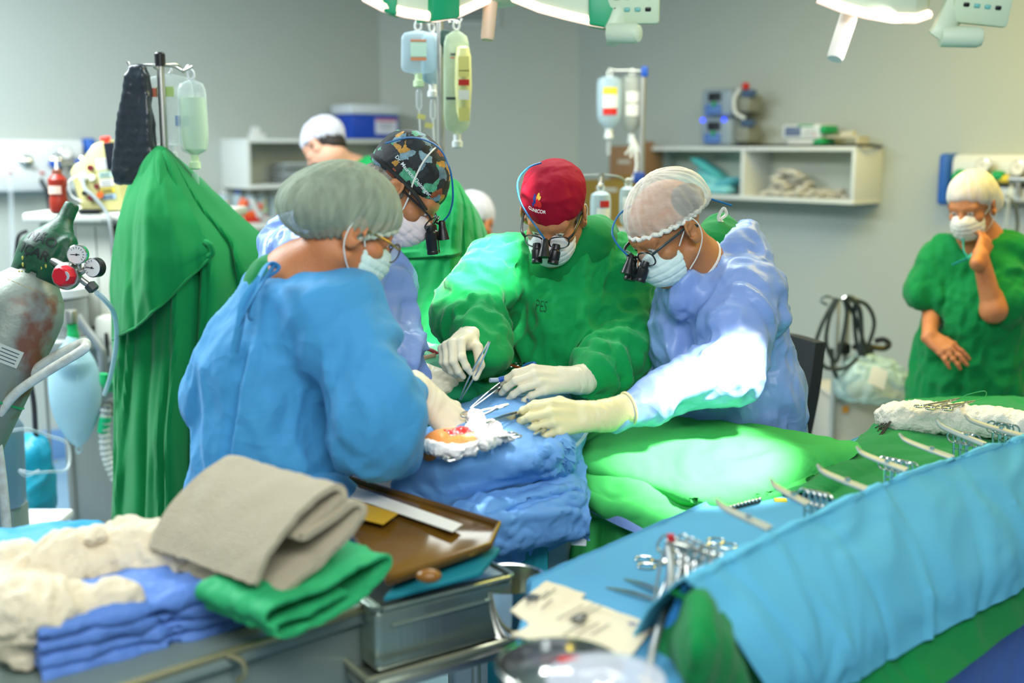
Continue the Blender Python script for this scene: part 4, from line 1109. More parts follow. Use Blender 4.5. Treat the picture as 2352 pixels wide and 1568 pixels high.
S = SDF(); S.ell((0, -.02, .02), (.079, .095, .08), .02, M=H6); S.ell((0, -.08, -.03), (.055, .03, .03), .02, M=H6); S.plane((0, .03, .0), (0, 1, -.15), .01, M=H6)
to_obj('hair', S.mesh(.006), M_HAIR_DARK, p6)
S = SDF(); S.ell((0, .045, -.085), (.062, .062, .045), .02, M=H6); S.plane((0, 0, -.045), (0, 0, 1), .01, M=H6)
to_obj('beard', S.mesh(.005), M_HAIR_DARK, p6)
M_CAP6 = sheer('cap_gauze_lilac', '#dcdce8', .82, .8, .2, var=(45, .4, (1, 1, .3)), pleat=.5)
bouffant('bouffant_cap', H6, M_CAP6, p6, ((0, -.012, .05), (.092, .116, .096)), [], ((0, .0, .02), (0, .25, -1)), 16, .005, .006, 3.0)

# ---------------------------------------------------------------- someone low behind the green screen drape
p7 = person('person mostly hidden behind the hanging green drape, only the capped head showing', (-.16, 5.0, 0))
H7 = frame(P(1086, 515, 4.9), (.35, .80, -.30), (0, 0, 1))
nb7 = P(1080, 610, 4.92)
S = SDF(); head(S, H7, 1.0); neck_torso(S, H7, nb7, 1.0, .06); S.cap(nb7, P(1070, 800, 4.95), .12, .16, .05)
S.cap(P(1070, 800, 4.95), P(1070, 900, 4.95), .16, .16, .05)
legs(S, P(1030, 920, 4.95), P(1110, 920, 4.95))
c = H7.translation
to_obj('body', S.mesh(.018, fine=(c - Vector((.13, .13, .15)), c + Vector((.13, .13, .13)), .006)), [M_SKIN, M_EYE, M_IRIS], p7, head_slots(H7))
S = SDF(); S.chain([P(1080, 670, 4.95), P(1070, 800, 4.95), P(1070, 930, 4.95)], [.15, .18, .19], .05)
cloth('scrub_top', S, .014, M_GREEN_DK, p7, noise=((6, 6, 3, .01),))
bouffant('bouffant_cap', H7, M_CAP6, p7, ((0, -.012, .05), (.088, .11, .092)), [], ((0, .0, .01), (0, .25, -1)), 16, .004, .006, 6.0)
S = SDF(); S.ell((0, -.015, .03), (.079, .1, .085), .02, M=H7); S.plane((0, .05, .0), (0, 1, 0), .01, M=H7); to_obj('hair', S.mesh(.006), M_HAIR_GREY, p7)

trousers(p1, (hipa, hipb), M_BLUE_GOWN)
trousers(p2, (P(720, 1080, 2.98), P(800, 1080, 2.9)), M_GREEN_DK)
trousers(p3, (P(1230, 1060, 3.12), P(1370, 1060, 3.12)), M_GREEN_DK)
trousers(p4, (P(1620, 1100, 2.9), P(1760, 1100, 2.8)), M_GREEN_DK)
trousers(p5, (P(2180, 960, 4.08), P(2275, 960, 4.04)), M_GREEN_DK)
trousers(p6, (P(820, 800, 5.35), P(890, 800, 5.25)), M_GREEN)
trousers(p7, (P(1030, 920, 4.95), P(1110, 920, 4.95)), M_GREEN_DK)
# ================================================================== things on and before the walls
def bc(v, M): return M @ Vector(v)
M_LAM = mat('white_laminate', '#e3e6e0', .5)
M_CLEAR = sheer('clear_plastic', '#dfe9ec', .16, .08, .5)
M_CLEAR2 = sheer('clear_bag', '#dbe9e4', .22, .12, .5, var=(18, .5), pleat=.5)
M_LIQ = sheer('saline', '#c9e2ee', .42, .15, .4)
M_LIQG = sheer('saline_greenish', '#cfe8c8', .5, .15, .4)
M_PAPER = mat('label_paper', '#ece9e0', .7)
M_REDP = mat('red_plastic', '#c8281e', .4)
M_BLUEP = mat('blue_plastic', '#1f55b4', .4)
M_GREENP = mat('green_plastic', '#12a05a', .4)
M_YEL = mat('yellow_plastic', '#e4c93a', .45)
M_INK = mat('print_ink', '#3b4750', .7)

def gas_panel(label, M, x0, x1, ytop, ybot, capL, outs):
    t = thing('medical_gas_panel', label, 'wall panel', bc((wl(M, (x0 + x1) / 2, ybot, .1)[0], -.06, wl(M, (x0 + x1) / 2, ybot, .1)[1]), M))
    ym = ytop + (ybot - ytop) * .62
    wbox(MB(), M, x0, ytop + 10, x1, ym, .0, .11, .02).build('panel_body', M_WHITE, t)
    wbox(MB(), M, x0, ytop, x1, ytop + 34, .0, .085, .025).build('panel_top', M_WHITE, t)
    wbox(MB(), M, x0, ym, x1, ybot, .0, .13, .018).build('rail_channel', mat('panel_grey', '#cdd3d2', .45), t)
    xe = x0 if capL else x1
    a = wl(M, xe, ytop - 2, .1); b = wl(M, xe, ybot + 2, .1)
    sx = -1 if capL else 1
    MB().box((a[0] + sx * .028, -.06, (a[1] + b[1]) / 2), (.055, .12, a[1] - b[1]), .022, M, 4).build('end_cap', mat('end_cap_blue', '#2a62b8', .4), t)
    for px, py, capc in outs:
        x, z = wl(M, px, py, .112)
        o = MB().lathe(M @ Vector((x, -.108, z)), M.to_3x3() @ Vector((0, -1, 0)), [(.034, 0), (.034, .008), (.028, .014), (.014, .016), (.012, .04), (.016, .042), (.016, .055), (.008, .057)], 24).build('gas_outlet', M_CHROME if capc is None else capc, t)
    return t
gp = gas_panel('long white gas outlet panel on the left wall with a blue end cap', ML, -90, 196, 319, 437, False, [(61, 372, None), (130, 370, None), (197, 368, None)])
for px in (22, 96):
    x, z = wl(ML, px, 397, .13); MB().box((x, -.13, z), (.022, .022, .012), .003, ML).build('outlet_tag', M_REDP, gp)
gq = gas_panel('white gas outlet panel on the right wall behind the standing nurse', MR, 2185, 2480, 354, 470, True, [(2205, 405, M_GREENP), (2262, 402, M_GREENP)])

def regulator(label, M, gx, gy, kx, ky, km, group=None):
    """gauge on a valve body plugged into a gas panel."""
    x, z = wl(M, gx, gy, .19); k = wl(M, kx, ky, .19)
    t = thing('pressure_regulator', label, 'regulator', bc((x, -.15, k[1] - .05), M), group)
    zz = M.to_3x3() @ Vector((0, -1, 0))
    MB().cyl(bc((k[0] - .05, -.15, k[1]), M), bc((k[0] + .05, -.15, k[1]), M), .016).cyl(bc((x, -.15, k[1] - .07), M), bc((x, -.15, z - .02), M), .011).cyl(bc((x, -.1, k[1]), M), bc((x, -.16, k[1]), M), .02).build('valve_body', M_STEEL_SAT, t)
    for s, r in ((1, .024), (-1, .019)):
        MB().lathe(bc((k[0] + s * .035, -.15, k[1]), M), M.to_3x3() @ Vector((s, 0, 0)), [(.01, 0), (r, .008), (r, .05), (r * .7, .056)], 16).build('valve_knob', km, t)
    g = MB().lathe(bc((x, -.145, z), M), zz, [(.030, 0), (.034, .006), (.034, .024), (.031, .026)], 28).build('gauge', M_CHROME, t)
    MB().lathe(bc((x, -.1712, z), M), zz, [(.030, 0), (.030, .001)], 28).build('dial', M_PAPER, g)
    MB().box((x - .004, -.1735, z + .004), (.022, .001, .0025), 0, M @ Matrix.Translation((x, 0, z)) @ Matrix.Rotation(.6, 4, 'Y') @ Matrix.Translation((-x, 0, -z))).build('needle', M_BLACK, g)
    return t
regulator('pressure gauge with blue knobs plugged into the left wall panel', ML, 154, 351, 160, 376, M_BLUEP)
regulator('left of two gauges on the right wall panel, above the nurse', MR, 2252, 381, 2252, 404, M_GREENP)
regulator('yellow-knobbed gauge on the right wall panel beside the nurse', MR, 2332, 386, 2330, 412, M_YEL)
def hose(name, label, cat, pts, r, m, group=None, n=8, res=40, flat=1.0):
    o = MB().tube(pts, r, n, res, flat=flat).build(name, m); return tag(o, label, cat, group)
hose('gas_hose', 'pale translucent hose hanging from the far left of the wall panel', 'hose', [P(-20, 368, 5.72), P(5, 372, 5.70), P(20, 392, 5.70), P(24, 430, 5.70), P(28, 520, 5.70), P(32, 700, 5.70), P(30, 900, 5.70)], .012, M_CLEAR)
hose('black_hose', 'black hose hanging below the left wall panel behind the red-brown bottle', 'hose', [P(94, 400, 6.05), P(95, 415, 6.0), P(108, 440, 5.98), P(115, 480, 5.98), P(118, 540, 5.98), P(118, 640, 6.0)], .011, M_BLACK_MATTE)
hose('gas_hose', 'clear hose hanging from the yellow-knobbed gauge at the right wall', 'hose', [P(2324, 425, 5.02), P(2318, 450, 5.0), P(2312, 500, 5.0), P(2305, 570, 5.05), P(2310, 700, 5.1)], .010, M_CLEAR)
hose('black_hose', 'grey-black hose looping down the right wall behind the nurse', 'hose', [P(2312, 448, 5.03), P(2330, 470, 5.0), P(2337, 510, 5.0), P(2334, 560, 5.0), P(2340, 680, 5.1)], .008, mat('grey_rubber', '#4a5450', .5))

# ---- wall shelves
def wall_shelf(label, M, x0, y0, x1, y1, d, div, th=.022):
    a, b = wl(M, x0, y0, d), wl(M, x1, y1, d); X0, X1, Z1, Z0 = a[0], b[0], a[1], b[1]
    t = thing('wall_shelf', label, 'shelf', bc((X0, -d / 2, Z0), M))
    MB().box(((X0 + X1) / 2, -d / 2, Z1 - th / 2), (X1 - X0, d, th), .002, M).build('top_board', M_LAM, t)
    MB().box(((X0 + X1) / 2, -d / 2, Z0 + th / 2), (X1 - X0, d, th), .002, M).build('bottom_board', M_LAM, t)
    for x in (X0 + th / 2, X1 - th / 2):
        MB().box((x, -d / 2, (Z0 + Z1) / 2), (th, d - .002, Z1 - Z0 - 2 * th), .001, M).build('side_board', M_LAM, t)
    for x in div:
        x = wl(M, x, y0, d)[0]
        MB().box((x, -d / 2, (Z0 + Z1) / 2), (th, d - .004, Z1 - Z0 - 2 * th), .001, M).build('divider', M_LAM, t)
    MB().box(((X0 + X1) / 2, -.004, (Z0 + Z1) / 2), (X1 - X0 - .01, .006, Z1 - Z0 - .01), 0, M).build('back_board', mat('shelf_back', '#c9cfbf', .55), t)
    return (X0, X1, Z0, Z1)
DL = .33
SL = wall_shelf('open white shelf box on the left wall holding clear containers', ML, 566, 318, 935, 425, DL, [])
DR = .24
SR = wall_shelf('two-compartment white shelf box on the right wall holding caps and gauze packs', MR, 1478, 337, 1960, 470, DR, [1706])

# cooler
x0, z0 = wl(ML, 808, 318, .30); x1 = wl(ML, 917, 318, .30)[0]; zt = wl(ML, 810, 262, .30)[1]; zl = wl(ML, 810, 238, .30)[1]; z0 = SL[3] + .001
t = thing('cooler_box', 'blue cooler box with a white lid on the left wall shelf', 'cooler', bc(((x0 + x1) / 2, -.2, z0), ML))
MB().box(((x0 + x1) / 2, -.19, (z0 + zt) / 2), (x1 - x0, .23, zt - z0), .015, ML).build('cooler_body', mat('cooler_blue', '#1848b8', .4), t)
MB().box(((x0 + x1) / 2, -.19, (zl + zt) / 2), (x1 - x0 + .012, .245, zl - zt), .016, ML).build('lid', mat('cooler_white', '#d9dfe6', .4), t)
a, b = wl(ML, 862, 272, .308), wl(ML, 912, 308, .308)
lb = MB().box(((a[0] + b[0]) / 2, -.3065, (a[1] + b[1]) / 2), (b[0] - a[0], .002, a[1] - b[1]), 0, ML).build('paper_label', mat('label_lilac', '#d6d9ea', .6), t)
MB().box(((a[0] + b[0]) / 2, -.308, a[1] - .009), (b[0] - a[0] - .006, .001, .012), 0, ML).build('red_stripe', mat('stripe_red', '#c8404a', .6), lb)
for k in range(3): MB().box(((a[0] + b[0]) / 2, -.308, a[1] - .032 - k * .013), ((b[0] - a[0]) * (.7 - .15 * k), .001, .003), 0, ML).build('text_line', M_INK, lb)
# tape dispenser on the shelf
x, z = wl(ML, 590, 310, .2); z = SL[3]
t = thing('tape_dispenser', 'small white dispenser on top of the left wall shelf', 'dispenser', bc((x, -.2, z), ML))
MB().box((x, -.2, z + .016), (.09, .06, .03), .006, ML).build('base', M_WHITE, t); MB().cyl(bc((x - .01, -.225, z + .048), ML), bc((x - .01, -.175, z + .048), ML), .022).build('roll', M_WHITE, t)
# containers in the shelf
zz = SL[2] + .023
for k, lab in enumerate(('lower clear flat container in the left wall shelf', 'upper clear flat container in the left wall shelf, stacked on another')):
    x, _ = wl(ML, 690, 400, .2)
    t = thing('plastic_container', lab, 'container', bc((x, -.17, zz + k * .062), ML), 'clear containers in the left shelf')
    MB().box((x, -.17, zz + .026 + k * .062), (.26, .2, .05), .012, ML).build('tub', M_CLEAR, t); MB().box((x, -.17, zz + .054 + k * .062), (.27, .21, .010), .004, ML).build('lid', mat('frosted_lid', '#c6d0d4', .4), t)
x, _ = wl(ML, 712, 380, .12)
t = thing('spray_bottle', 'clear bottle with a red label in the left wall shelf', 'bottle', bc((x, -.045, zz), ML))
MB().lathe(bc((x + .16, -.12, zz), ML), (0, 0, 1), [(.035, 0), (.037, .01), (.037, .13), (.015, .17), (.015, .19)], 20).build('bottle_body', M_CLEAR, t); MB().lathe(bc((x + .16, -.12, zz + .05), ML), (0, 0, 1), [(.0375, 0), (.0375, .045)], 20).build('label', M_REDP, t)

# counter under the left shelf
a = wl(ML, 500, 517, .45); b = wl(ML, 700, 517, .45)
t = thing('counter', 'white-topped grey counter below the left wall shelf', 'counter', bc((a[0] - .2, -.22, 0), ML))
MB().box(((a[0] + b[0]) / 2 - .1, -.232, a[1] - .018), (b[0] - a[0] + .6, .45, .036), .004, ML).build('counter_top', M_LAM, t)
MB().box(((a[0] + b[0]) / 2 - .1, -.232, (a[1] - .036) / 2), (b[0] - a[0] + .55, .41, a[1] - .037), .003, ML).build('cabinet_body', mat('cabinet_grey', '#a8aaa2', .5), t)
CZ = a[1]
# five bottles standing in a row
for k, px in enumerate((514, 547, 574, 601, 630)):
    x, _ = wl(ML, px, 470, .2)
    t = thing('saline_bottle', ['clear bottle at the left end of the row on the counter', 'clear bottle with a blue cap tie, second in the row on the counter', 'middle clear bottle of the five on the counter', 'clear bottle fourth from the left on the counter', 'clear bottle at the right end of the row on the counter'][k], 'bottle', bc((x, -.2, CZ), ML), 'saline bottles on the counter')
    hgt = wl(ML, px, 446, .2)[1] - CZ
    MB().lathe(bc((x, -.2, CZ + .001), ML), (0, 0, 1), [(.028, 0), (.031, .006), (.031, hgt * .86), (.024, hgt * .95), (.008, hgt)], 20).build('bottle_body', M_LIQ, t)
    MB().tube([bc((x + .012 * math.cos(q), -.2, CZ + hgt + .012 + .014 * math.sin(q)), ML) for q in [2 * PI * i / 16 for i in range(16)]], .004, 6, closed=True).build('hang_ring', M_WHITE if k != 1 else M_BLUEP, t)
    for nm, zf, hh, mm in (('label_yellow', .70, .10, M_YEL), ('label_green', .42, .22, mat('pale_green_label', '#b9d38a', .6)), ('label_red', .18, .10, M_REDP)):
        MB().box((x + .004, -.2315, CZ + hgt * zf), (.016, .001, hgt * hh), 0, ML).build(nm, mm, t)
# orange hand device with a coiled cord
x, _ = wl(ML, 565, 500, .36)
t = thing('hand_device', 'orange hand-held device with a coiled white tube on the counter', 'medical device', bc((x, -.36, CZ), ML))
MB().tube([bc((x - .05, -.36, CZ + .03), ML), bc((x - .02, -.36, CZ + .09), ML), bc((x + .0, -.36, CZ + .13), ML)], .028, 12, 10).tube([bc((x - .03, -.37, CZ + .05), ML), bc((x + .05, -.37, CZ + .05), ML), bc((x + .09, -.37, CZ + .10), ML)], .022, 12, 12).build('device_body', mat('orange_plastic', '#e8602a', .4), t)
MB().box((x + .02, -.36, CZ + .018), (.13, .06, .034), .01, ML).build('foot', M_REDP, t)
MB().tube([bc((x + .02 + .05 * i / 60 + .014 * math.cos(i * .9), -.40 + .014 * math.sin(i * .9), CZ + .13 - .10 * i / 60), ML) for i in range(61)], .005, 6).tube([bc((x + .07, -.40, CZ + .03), ML), bc((x + .15, -.40, CZ + .012), ML), bc((x + .25, -.38, CZ + .01), ML)], .008, 6, 10).build('coiled_tube', M_WHITE, t)

# vent in the back wall
t = thing('air_vent', 'white slatted air vent high on the back wall behind the lamp', 'vent', bc((.9, 0, 2.5), MC))
a, b = wl(MC, 1018, -60, .012), wl(MC, 1150, 62, .012)
cx, cz, W_, H_ = (a[0] + b[0]) / 2, (a[1] + b[1]) / 2, b[0] - a[0], a[1] - b[1]
fr = MB()
for s in (-1, 1):
    fr.box((cx + s * (W_ / 2 - .02), -.008, cz), (.04, .016, H_), .002, MC); fr.box((cx, -.008, cz + s * (H_ / 2 - .02)), (W_ - .08, .016, .04), .002, MC)
fr.build('vent_frame', mat('vent_grey', '#b9c0bd', .5), t)
MB().box((cx, -.003, cz), (W_ - .08, .004, H_ - .08), 0, MC).build('vent_duct', mat('vent_dark', '#6c7672', .8), t)
for k in range(9):
    z = cz - H_ / 2 + .055 + k * (H_ - .1) / 9
    MB().box((cx, -.009, z), (W_ - .08, .026, .004), 0, MC @ Matrix.Translation((0, -.009, z)) @ Matrix.Rotation(math.radians(-40), 4, 'X') @ Matrix.Translation((0, .009, -z))).build('slat', mat('vent_grey', '#b9c0bd', .5), t)

# ---- contents of the right shelf
rg = random.Random(3)
cap_cols = ['#5fc9cc', '#7fd8dc', '#4fb3c6', '#8fdde0', '#69c5d6', '#54a8bb']
zsh = SR[2] + .022
xa, xb = wl(MR, 1490, 440, .14)[0] + .06, wl(MR, 1690, 440, .14)[0] - .02
def soft_pack(name, c, sx, sy, sz, rz, tilt, m, label, cat, group, seed, tip=0.0):
    """a soft flat packet: pillow shape, creased."""
    n = 9; top, bot = [], []
    R = Matrix.Translation(Vector(c)) @ MR.to_3x3().to_4x4() @ Matrix.Rotation(rz, 4, 'Z') @ Matrix.Rotation(tilt, 4, 'Y') @ Matrix.Rotation(tip, 4, 'X')
    uv = [(-1 + 2 * i / (n - 1)) for i in range(n)]
    G = np.array([[(u * sx / 2 * (1 - .06 * v * v), v * sy / 2 * (1 - .06 * u * u), 0) for u in uv] for v in uv])
    h = np.array([[max(0, (1 - u ** 4) * (1 - v ** 4)) ** .5 for u in uv] for v in uv])
    nz = fold_noise(np.stack([G[..., 0] * 40, G[..., 1] * 40, G[..., 0] * 0 + seed * 3.1], -1))
    T_ = G.copy(); T_[..., 2] = h * sz / 2 * (1 + .5 * nz) + sz * .03; B_ = G.copy(); B_[..., 2] = -h * sz / 2 * (1 + .2 * nz)
    mb = MB(); mb.sheet(T_); mb.sheet(B_[::-1]); bmesh.ops.remove_doubles(mb.bm, verts=mb.bm.verts, dist=sz * .07)
    bmesh.ops.transform(mb.bm, matrix=R, verts=mb.bm.verts)
    return tag(mb.build(name, m, None, True, 60), label, cat, group)
capdesc = ['blue folded cap at the back left of the right wall shelf', 'dark teal folded cap lying low in the right wall shelf', 'pale turquoise cap sticking up highest in the left compartment', 'turquoise folded cap leaning under the one that sticks up', 'pale folded cap at the front of the left compartment', 'turquoise cap flat against the shelf divider', 'pale turquoise cap lowest at the front of the left compartment', 'blue-green cap in the middle of the cap heap']
spots = [(.10, .10, .05, .26, .16, .05, .2, -.1, 1), (.34, .12, .07, .30, .16, .06, -.1, .05, 1), (.50, .11, .135, .25, .15, .035, .3, .55, 0), (.55, .09, .085, .26, .15, .04, -.2, .35, 3), (.52, .17, .035, .30, .10, .05, .1, .05, 3), (.70, .13, .055, .20, .15, .04, .0, -.25, 4), (.66, .18, .025, .26, .08, .04, -.1, .0, 3), (.42, .10, .03, .22, .15, .05, .4, .0, 2)]
for k, (fx, d, hz, sx, sy, sz, rz, tl, ci) in enumerate(spots):
    x = SR[0] + .05 + fx * (wl(MR, 1700, 400, DR)[0] - SR[0]) * 1.08 / .80 * .72
    soft_pack('disposable_cap', bc((x, -d, zsh + hz), MR), sx, sy, sz, rz, tl, mat('cap_cloth_%d' % ci, cap_cols[ci], .8), capdesc[k], 'disposable cap', 'caps in the left compartment', k + 1, .0)
M_PACK = mat('gauze_pack', '#dcd6c6', .8); M_PACK2 = mat('gauze_pack_dark', '#c9c4b4', .8)  # two pack tones, picked at random
n_ = 0
xl, xr = wl(MR, 1736, 440, .14)[0] + .06, wl(MR, 1858, 440, .14)[0] + .05
for lvl in range(5):
    cnt = 7 - lvl
    for i in range(cnt):
        f = (i + .5 + lvl * .5) / 7.5
        x = xl + (xr - xl) * f + rg.uniform(-.008, .008); d = rg.uniform(.09, .17)
        soft_pack('gauze_pack', bc((x, -d, zsh + .016 + lvl * .028 + rg.uniform(0, .006)), MR), rg.uniform(.075, .095), .06, .022, rg.uniform(-.5, .5), rg.uniform(-.35, .35), rg.choice((M_PACK, M_PACK2, M_PACK)), 'small white gauze pack in the heap in the right compartment of the wall shelf', 'gauze pack', 'gauze packs heaped in the right compartment', n_); n_ += 1
xl, xr = wl(MR, 1868, 440, .14)[0], wl(MR, 1940, 440, .14)[0]
for i in range(9):
    x = xl + (xr - xl) * ((i % 5) + .5) / 5; lv = i // 5
    soft_pack('gauze_pack', bc((x, -rg.uniform(.1, .17), zsh + .012 + lv * .02), MR), .085, .06, .018, rg.uniform(-.4, .4), rg.uniform(-.3, .3), rg.choice((M_PACK, M_PACK2)), 'small white gauze pack in the low pile at the right end of the shelf', 'gauze pack', 'gauze packs in the low pile', 40 + i)

# ---- two stacked pumps and a white infusion pump on the right shelf
ztop = SR[3]
M_PGREY = mat('pump_grey', '#93a3b0', .4); M_PBLUE = mat('pump_blue', '#5d83c4', .4); M_SCR = mat('screen_dark', '#20242c', .15)
for k in range(2):
    a, b = wl(MR, 1620, 272 - 66 * (1 - k) + (66 if k == 0 else 0), .16), wl(MR, 1700, 332, .16)
    xw0, xw1 = wl(MR, 1622, 300, .16)[0], wl(MR, 1694, 300, .16)[0]; H_ = (wl(MR, 1650, 205, .16)[1] - ztop) / 2
    zb = ztop + .002 + (H_ + .001) * (1 - k)
    t = thing('medical_pump', ['upper of two stacked grey-blue pumps on the right wall shelf', 'lower of two stacked grey-blue pumps on the right wall shelf, with blue lamps'][k], 'medical pump', bc(((xw0 + xw1) / 2, -.14, zb), MR), 'stacked pumps')
    xm = (xw0 + xw1) / 2; W_ = xw1 - xw0
    MB().box((xm, -.13, zb + H_ / 2), (W_, .18, H_ * .98), .03, MR, 4).build('housing', M_PGREY, t)
    MB().box((xm - .005, -.221, zb + H_ * .70), (W_ * .42, .006, H_ * .30), .003, MR).build('screen', M_SCR, t)
    MB().box((xm - .01, -.221, zb + H_ * .28), (W_ * .5, .008, H_ * .34), .012, MR, 3).build('front_panel', M_PBLUE, t)
    MB().cyl(bc((xm - .005, -.222, zb + H_ * .45), MR), bc((xm - .005, -.229, zb + H_ * .45), MR), .014).build('dial_button', M_GREENP, t)
    MB().box((xw1 + .05, -.13, zb + H_ * .45), (.10, .13, H_ * .62), .02, MR).build('side_module', mat('pump_side', '#8a8c80', .5), t)
    MB().cyl(bc((xw1 + .06, -.19, zb + H_ * .78), MR), bc((xw1 + .13, -.19, zb + H_ * .78), MR), .02).build('side_knob', mat('pump_knob', '#4a6280', .4), t)
    if k == 0:
        MB().tube([bc((xw1 + .04, -.2, zb + H_ * .95), MR), bc((xw1 + .02, -.22, zb + H_ * .6), MR), bc((xw1 + .03, -.22, zb + H_ * .15), MR), bc((xw1 + .08, -.2, zb - .01), MR)], .010, 8, 20).build('hose', M_WHITE, t)
        MB().ball(bc((xw1 + .07, -.19, zb + H_ * 1.02), MR), .022).build('red_cap', M_REDP, t)
    else:
        for s in (-1, 1): MB().ball(bc((xm + s * .075 - .01, -.222, zb + H_ * .92), MR), .011).build('status_light', mat('blue_light', '#3050ff', .3, emit=('#2a40ff', 3.0)), t)
a, b = wl(MR, 1797, 286, .2), wl(MR, 1884, 318, .2)
t = thing('infusion_pump', 'white infusion pump with a grey screen and green handles on the right wall shelf', 'infusion pump', bc(((a[0] + b[0]) / 2, -.14, ztop), MR))
xm, W_ = (a[0] + b[0]) / 2, b[0] - a[0]; H_ = a[1] - ztop
MB().box((xm, -.13, ztop + H_ * .66), (W_, .14, H_ * .66), .01, MR).build('housing', M_WHITE, t)
MB().box((xm + .01, -.13, ztop + H_ * .16), (W_ * .86, .13, H_ * .30), .01, MR).build('base', M_WHITE, t)
MB().box((xm - W_ * .21, -.201, ztop + H_ * .68), (W_ * .42, .004, H_ * .42), .002, MR).build('screen', mat('lcd_grey', '#6a7796', .25), t)
MB().box((xm + W_ * .12, -.201, ztop + H_ * .93), (W_ * .4, .003, H_ * .07), 0, MR).build('brand_bar', M_GREENP, t)
for i in range(3):
    for j in range(3): MB().box((xm + W_ * (.13 + .11 * i), -.201, ztop + H_ * (.52 + .12 * j)), (W_ * .06, .003, H_ * .06), 0, MR).build('key', mat('key_grey', '#9aa0a0', .5) if (i, j) != (2, 0) else M_REDP, t)
for px_, hz_ in ((.56, .75), (.50, .2), (.40, .12)):
    MB().box((xm + W_ * px_, -.15, ztop + H_ * hz_), (.035, .12, H_ * .36), .01, MR).build('green_clamp', M_GREENP, t)
MB().box((xm + W_ * .98, -.13, ztop + H_ * .06), (W_ * .8, .1, .012), .003, MR).box((xm + W_ * 1.34, -.13, ztop + H_ * .25), (.012, .1, H_ * .42), .003, MR).box((xm + W_ * .98, -.13, ztop + H_ * .42), (W_ * .8, .1, .010), .003, MR).cyl(bc((xm + W_ * .9, -.15, ztop + H_ * .5), MR), bc((xm + W_ * 1.2, -.15, ztop + H_ * .55), MR), .018).build('syringe_carriage', mat('carriage_beige', '#cfc9b2', .5), t)
a, b = wl(MR, 1735, 336, .2)[0], wl(MR, 2022, 346, .03)[0]
o = MB().tube([bc((a, -.225, ztop + .006), MR), bc((a + .3, -.226, ztop + .006), MR), bc((SR[1] - .1, -.22, ztop + .007), MR), bc((SR[1] + .04, -.2, ztop + .006), MR), bc((b, -.02, ztop + .0), MR)], .007, 8, 30).build('power_cord', M_BLACK_MATTE); tag(o, 'black power cord lying along the front of the right wall shelf top', 'cord')

# ---- cardboard boxes left of the right shelf, on a low cabinet
t = thing('side_cabinet', 'low pale cabinet carrying the cardboard boxes behind the surgeons', 'cabinet', bc((.60, -.30, 0), MR))
zc = wl(MR, 1400, 520, .5)[1]
MB().box((.60, -.28, zc / 2 - .01), (.80, .52, zc - .02), .004, MR).build('cabinet_body', mat('cabinet_pale', '#b4bdae', .5), t); MB().box((.60, -.28, zc - .01), (.84, .55, .02), .003, MR).build('cabinet_top', M_LAM, t)
def carton(name, label, px0, py0, px1, py1, d, m, dep=.25):
    a, b = wl(MR, px0, py0, d), wl(MR, px1, py1, d); t = thing(name, label, 'box', bc(((a[0] + b[0]) / 2, -d + dep / 2, zc), MR))
    MB().box(((a[0] + b[0]) / 2, -d + dep / 2, (a[1] + zc) / 2 + .0006), (b[0] - a[0], dep, a[1] - zc), .003, MR).build('carton_body', m, t)
    MB().box(((a[0] + b[0]) / 2, -d - .001, (a[1] * .8 + zc * .2)), ((b[0] - a[0]) * .4, .001, .02), 0, MR).build('tape_strip', mat('tape_white', '#c7c6b8', .5), t)
    MB().box(((a[0] + b[0]) / 2 + .02, -d + dep - .02, a[1] + .012), ((b[0] - a[0]) * .35, .004, .03), 0, MR).build('flap', m, t)
carton('cardboard_carton', 'tall brown cardboard box behind the hanging bottles', 1400, 335, 1466, 520, .34, mat('cardboard_brown', '#9a7654', .8), .2)
carton('cardboard_carton', 'low ochre cardboard box behind the red-capped surgeon', 1338, 412, 1452, 520, .52, mat('cardboard_ochre', '#93762f', .8), .14)

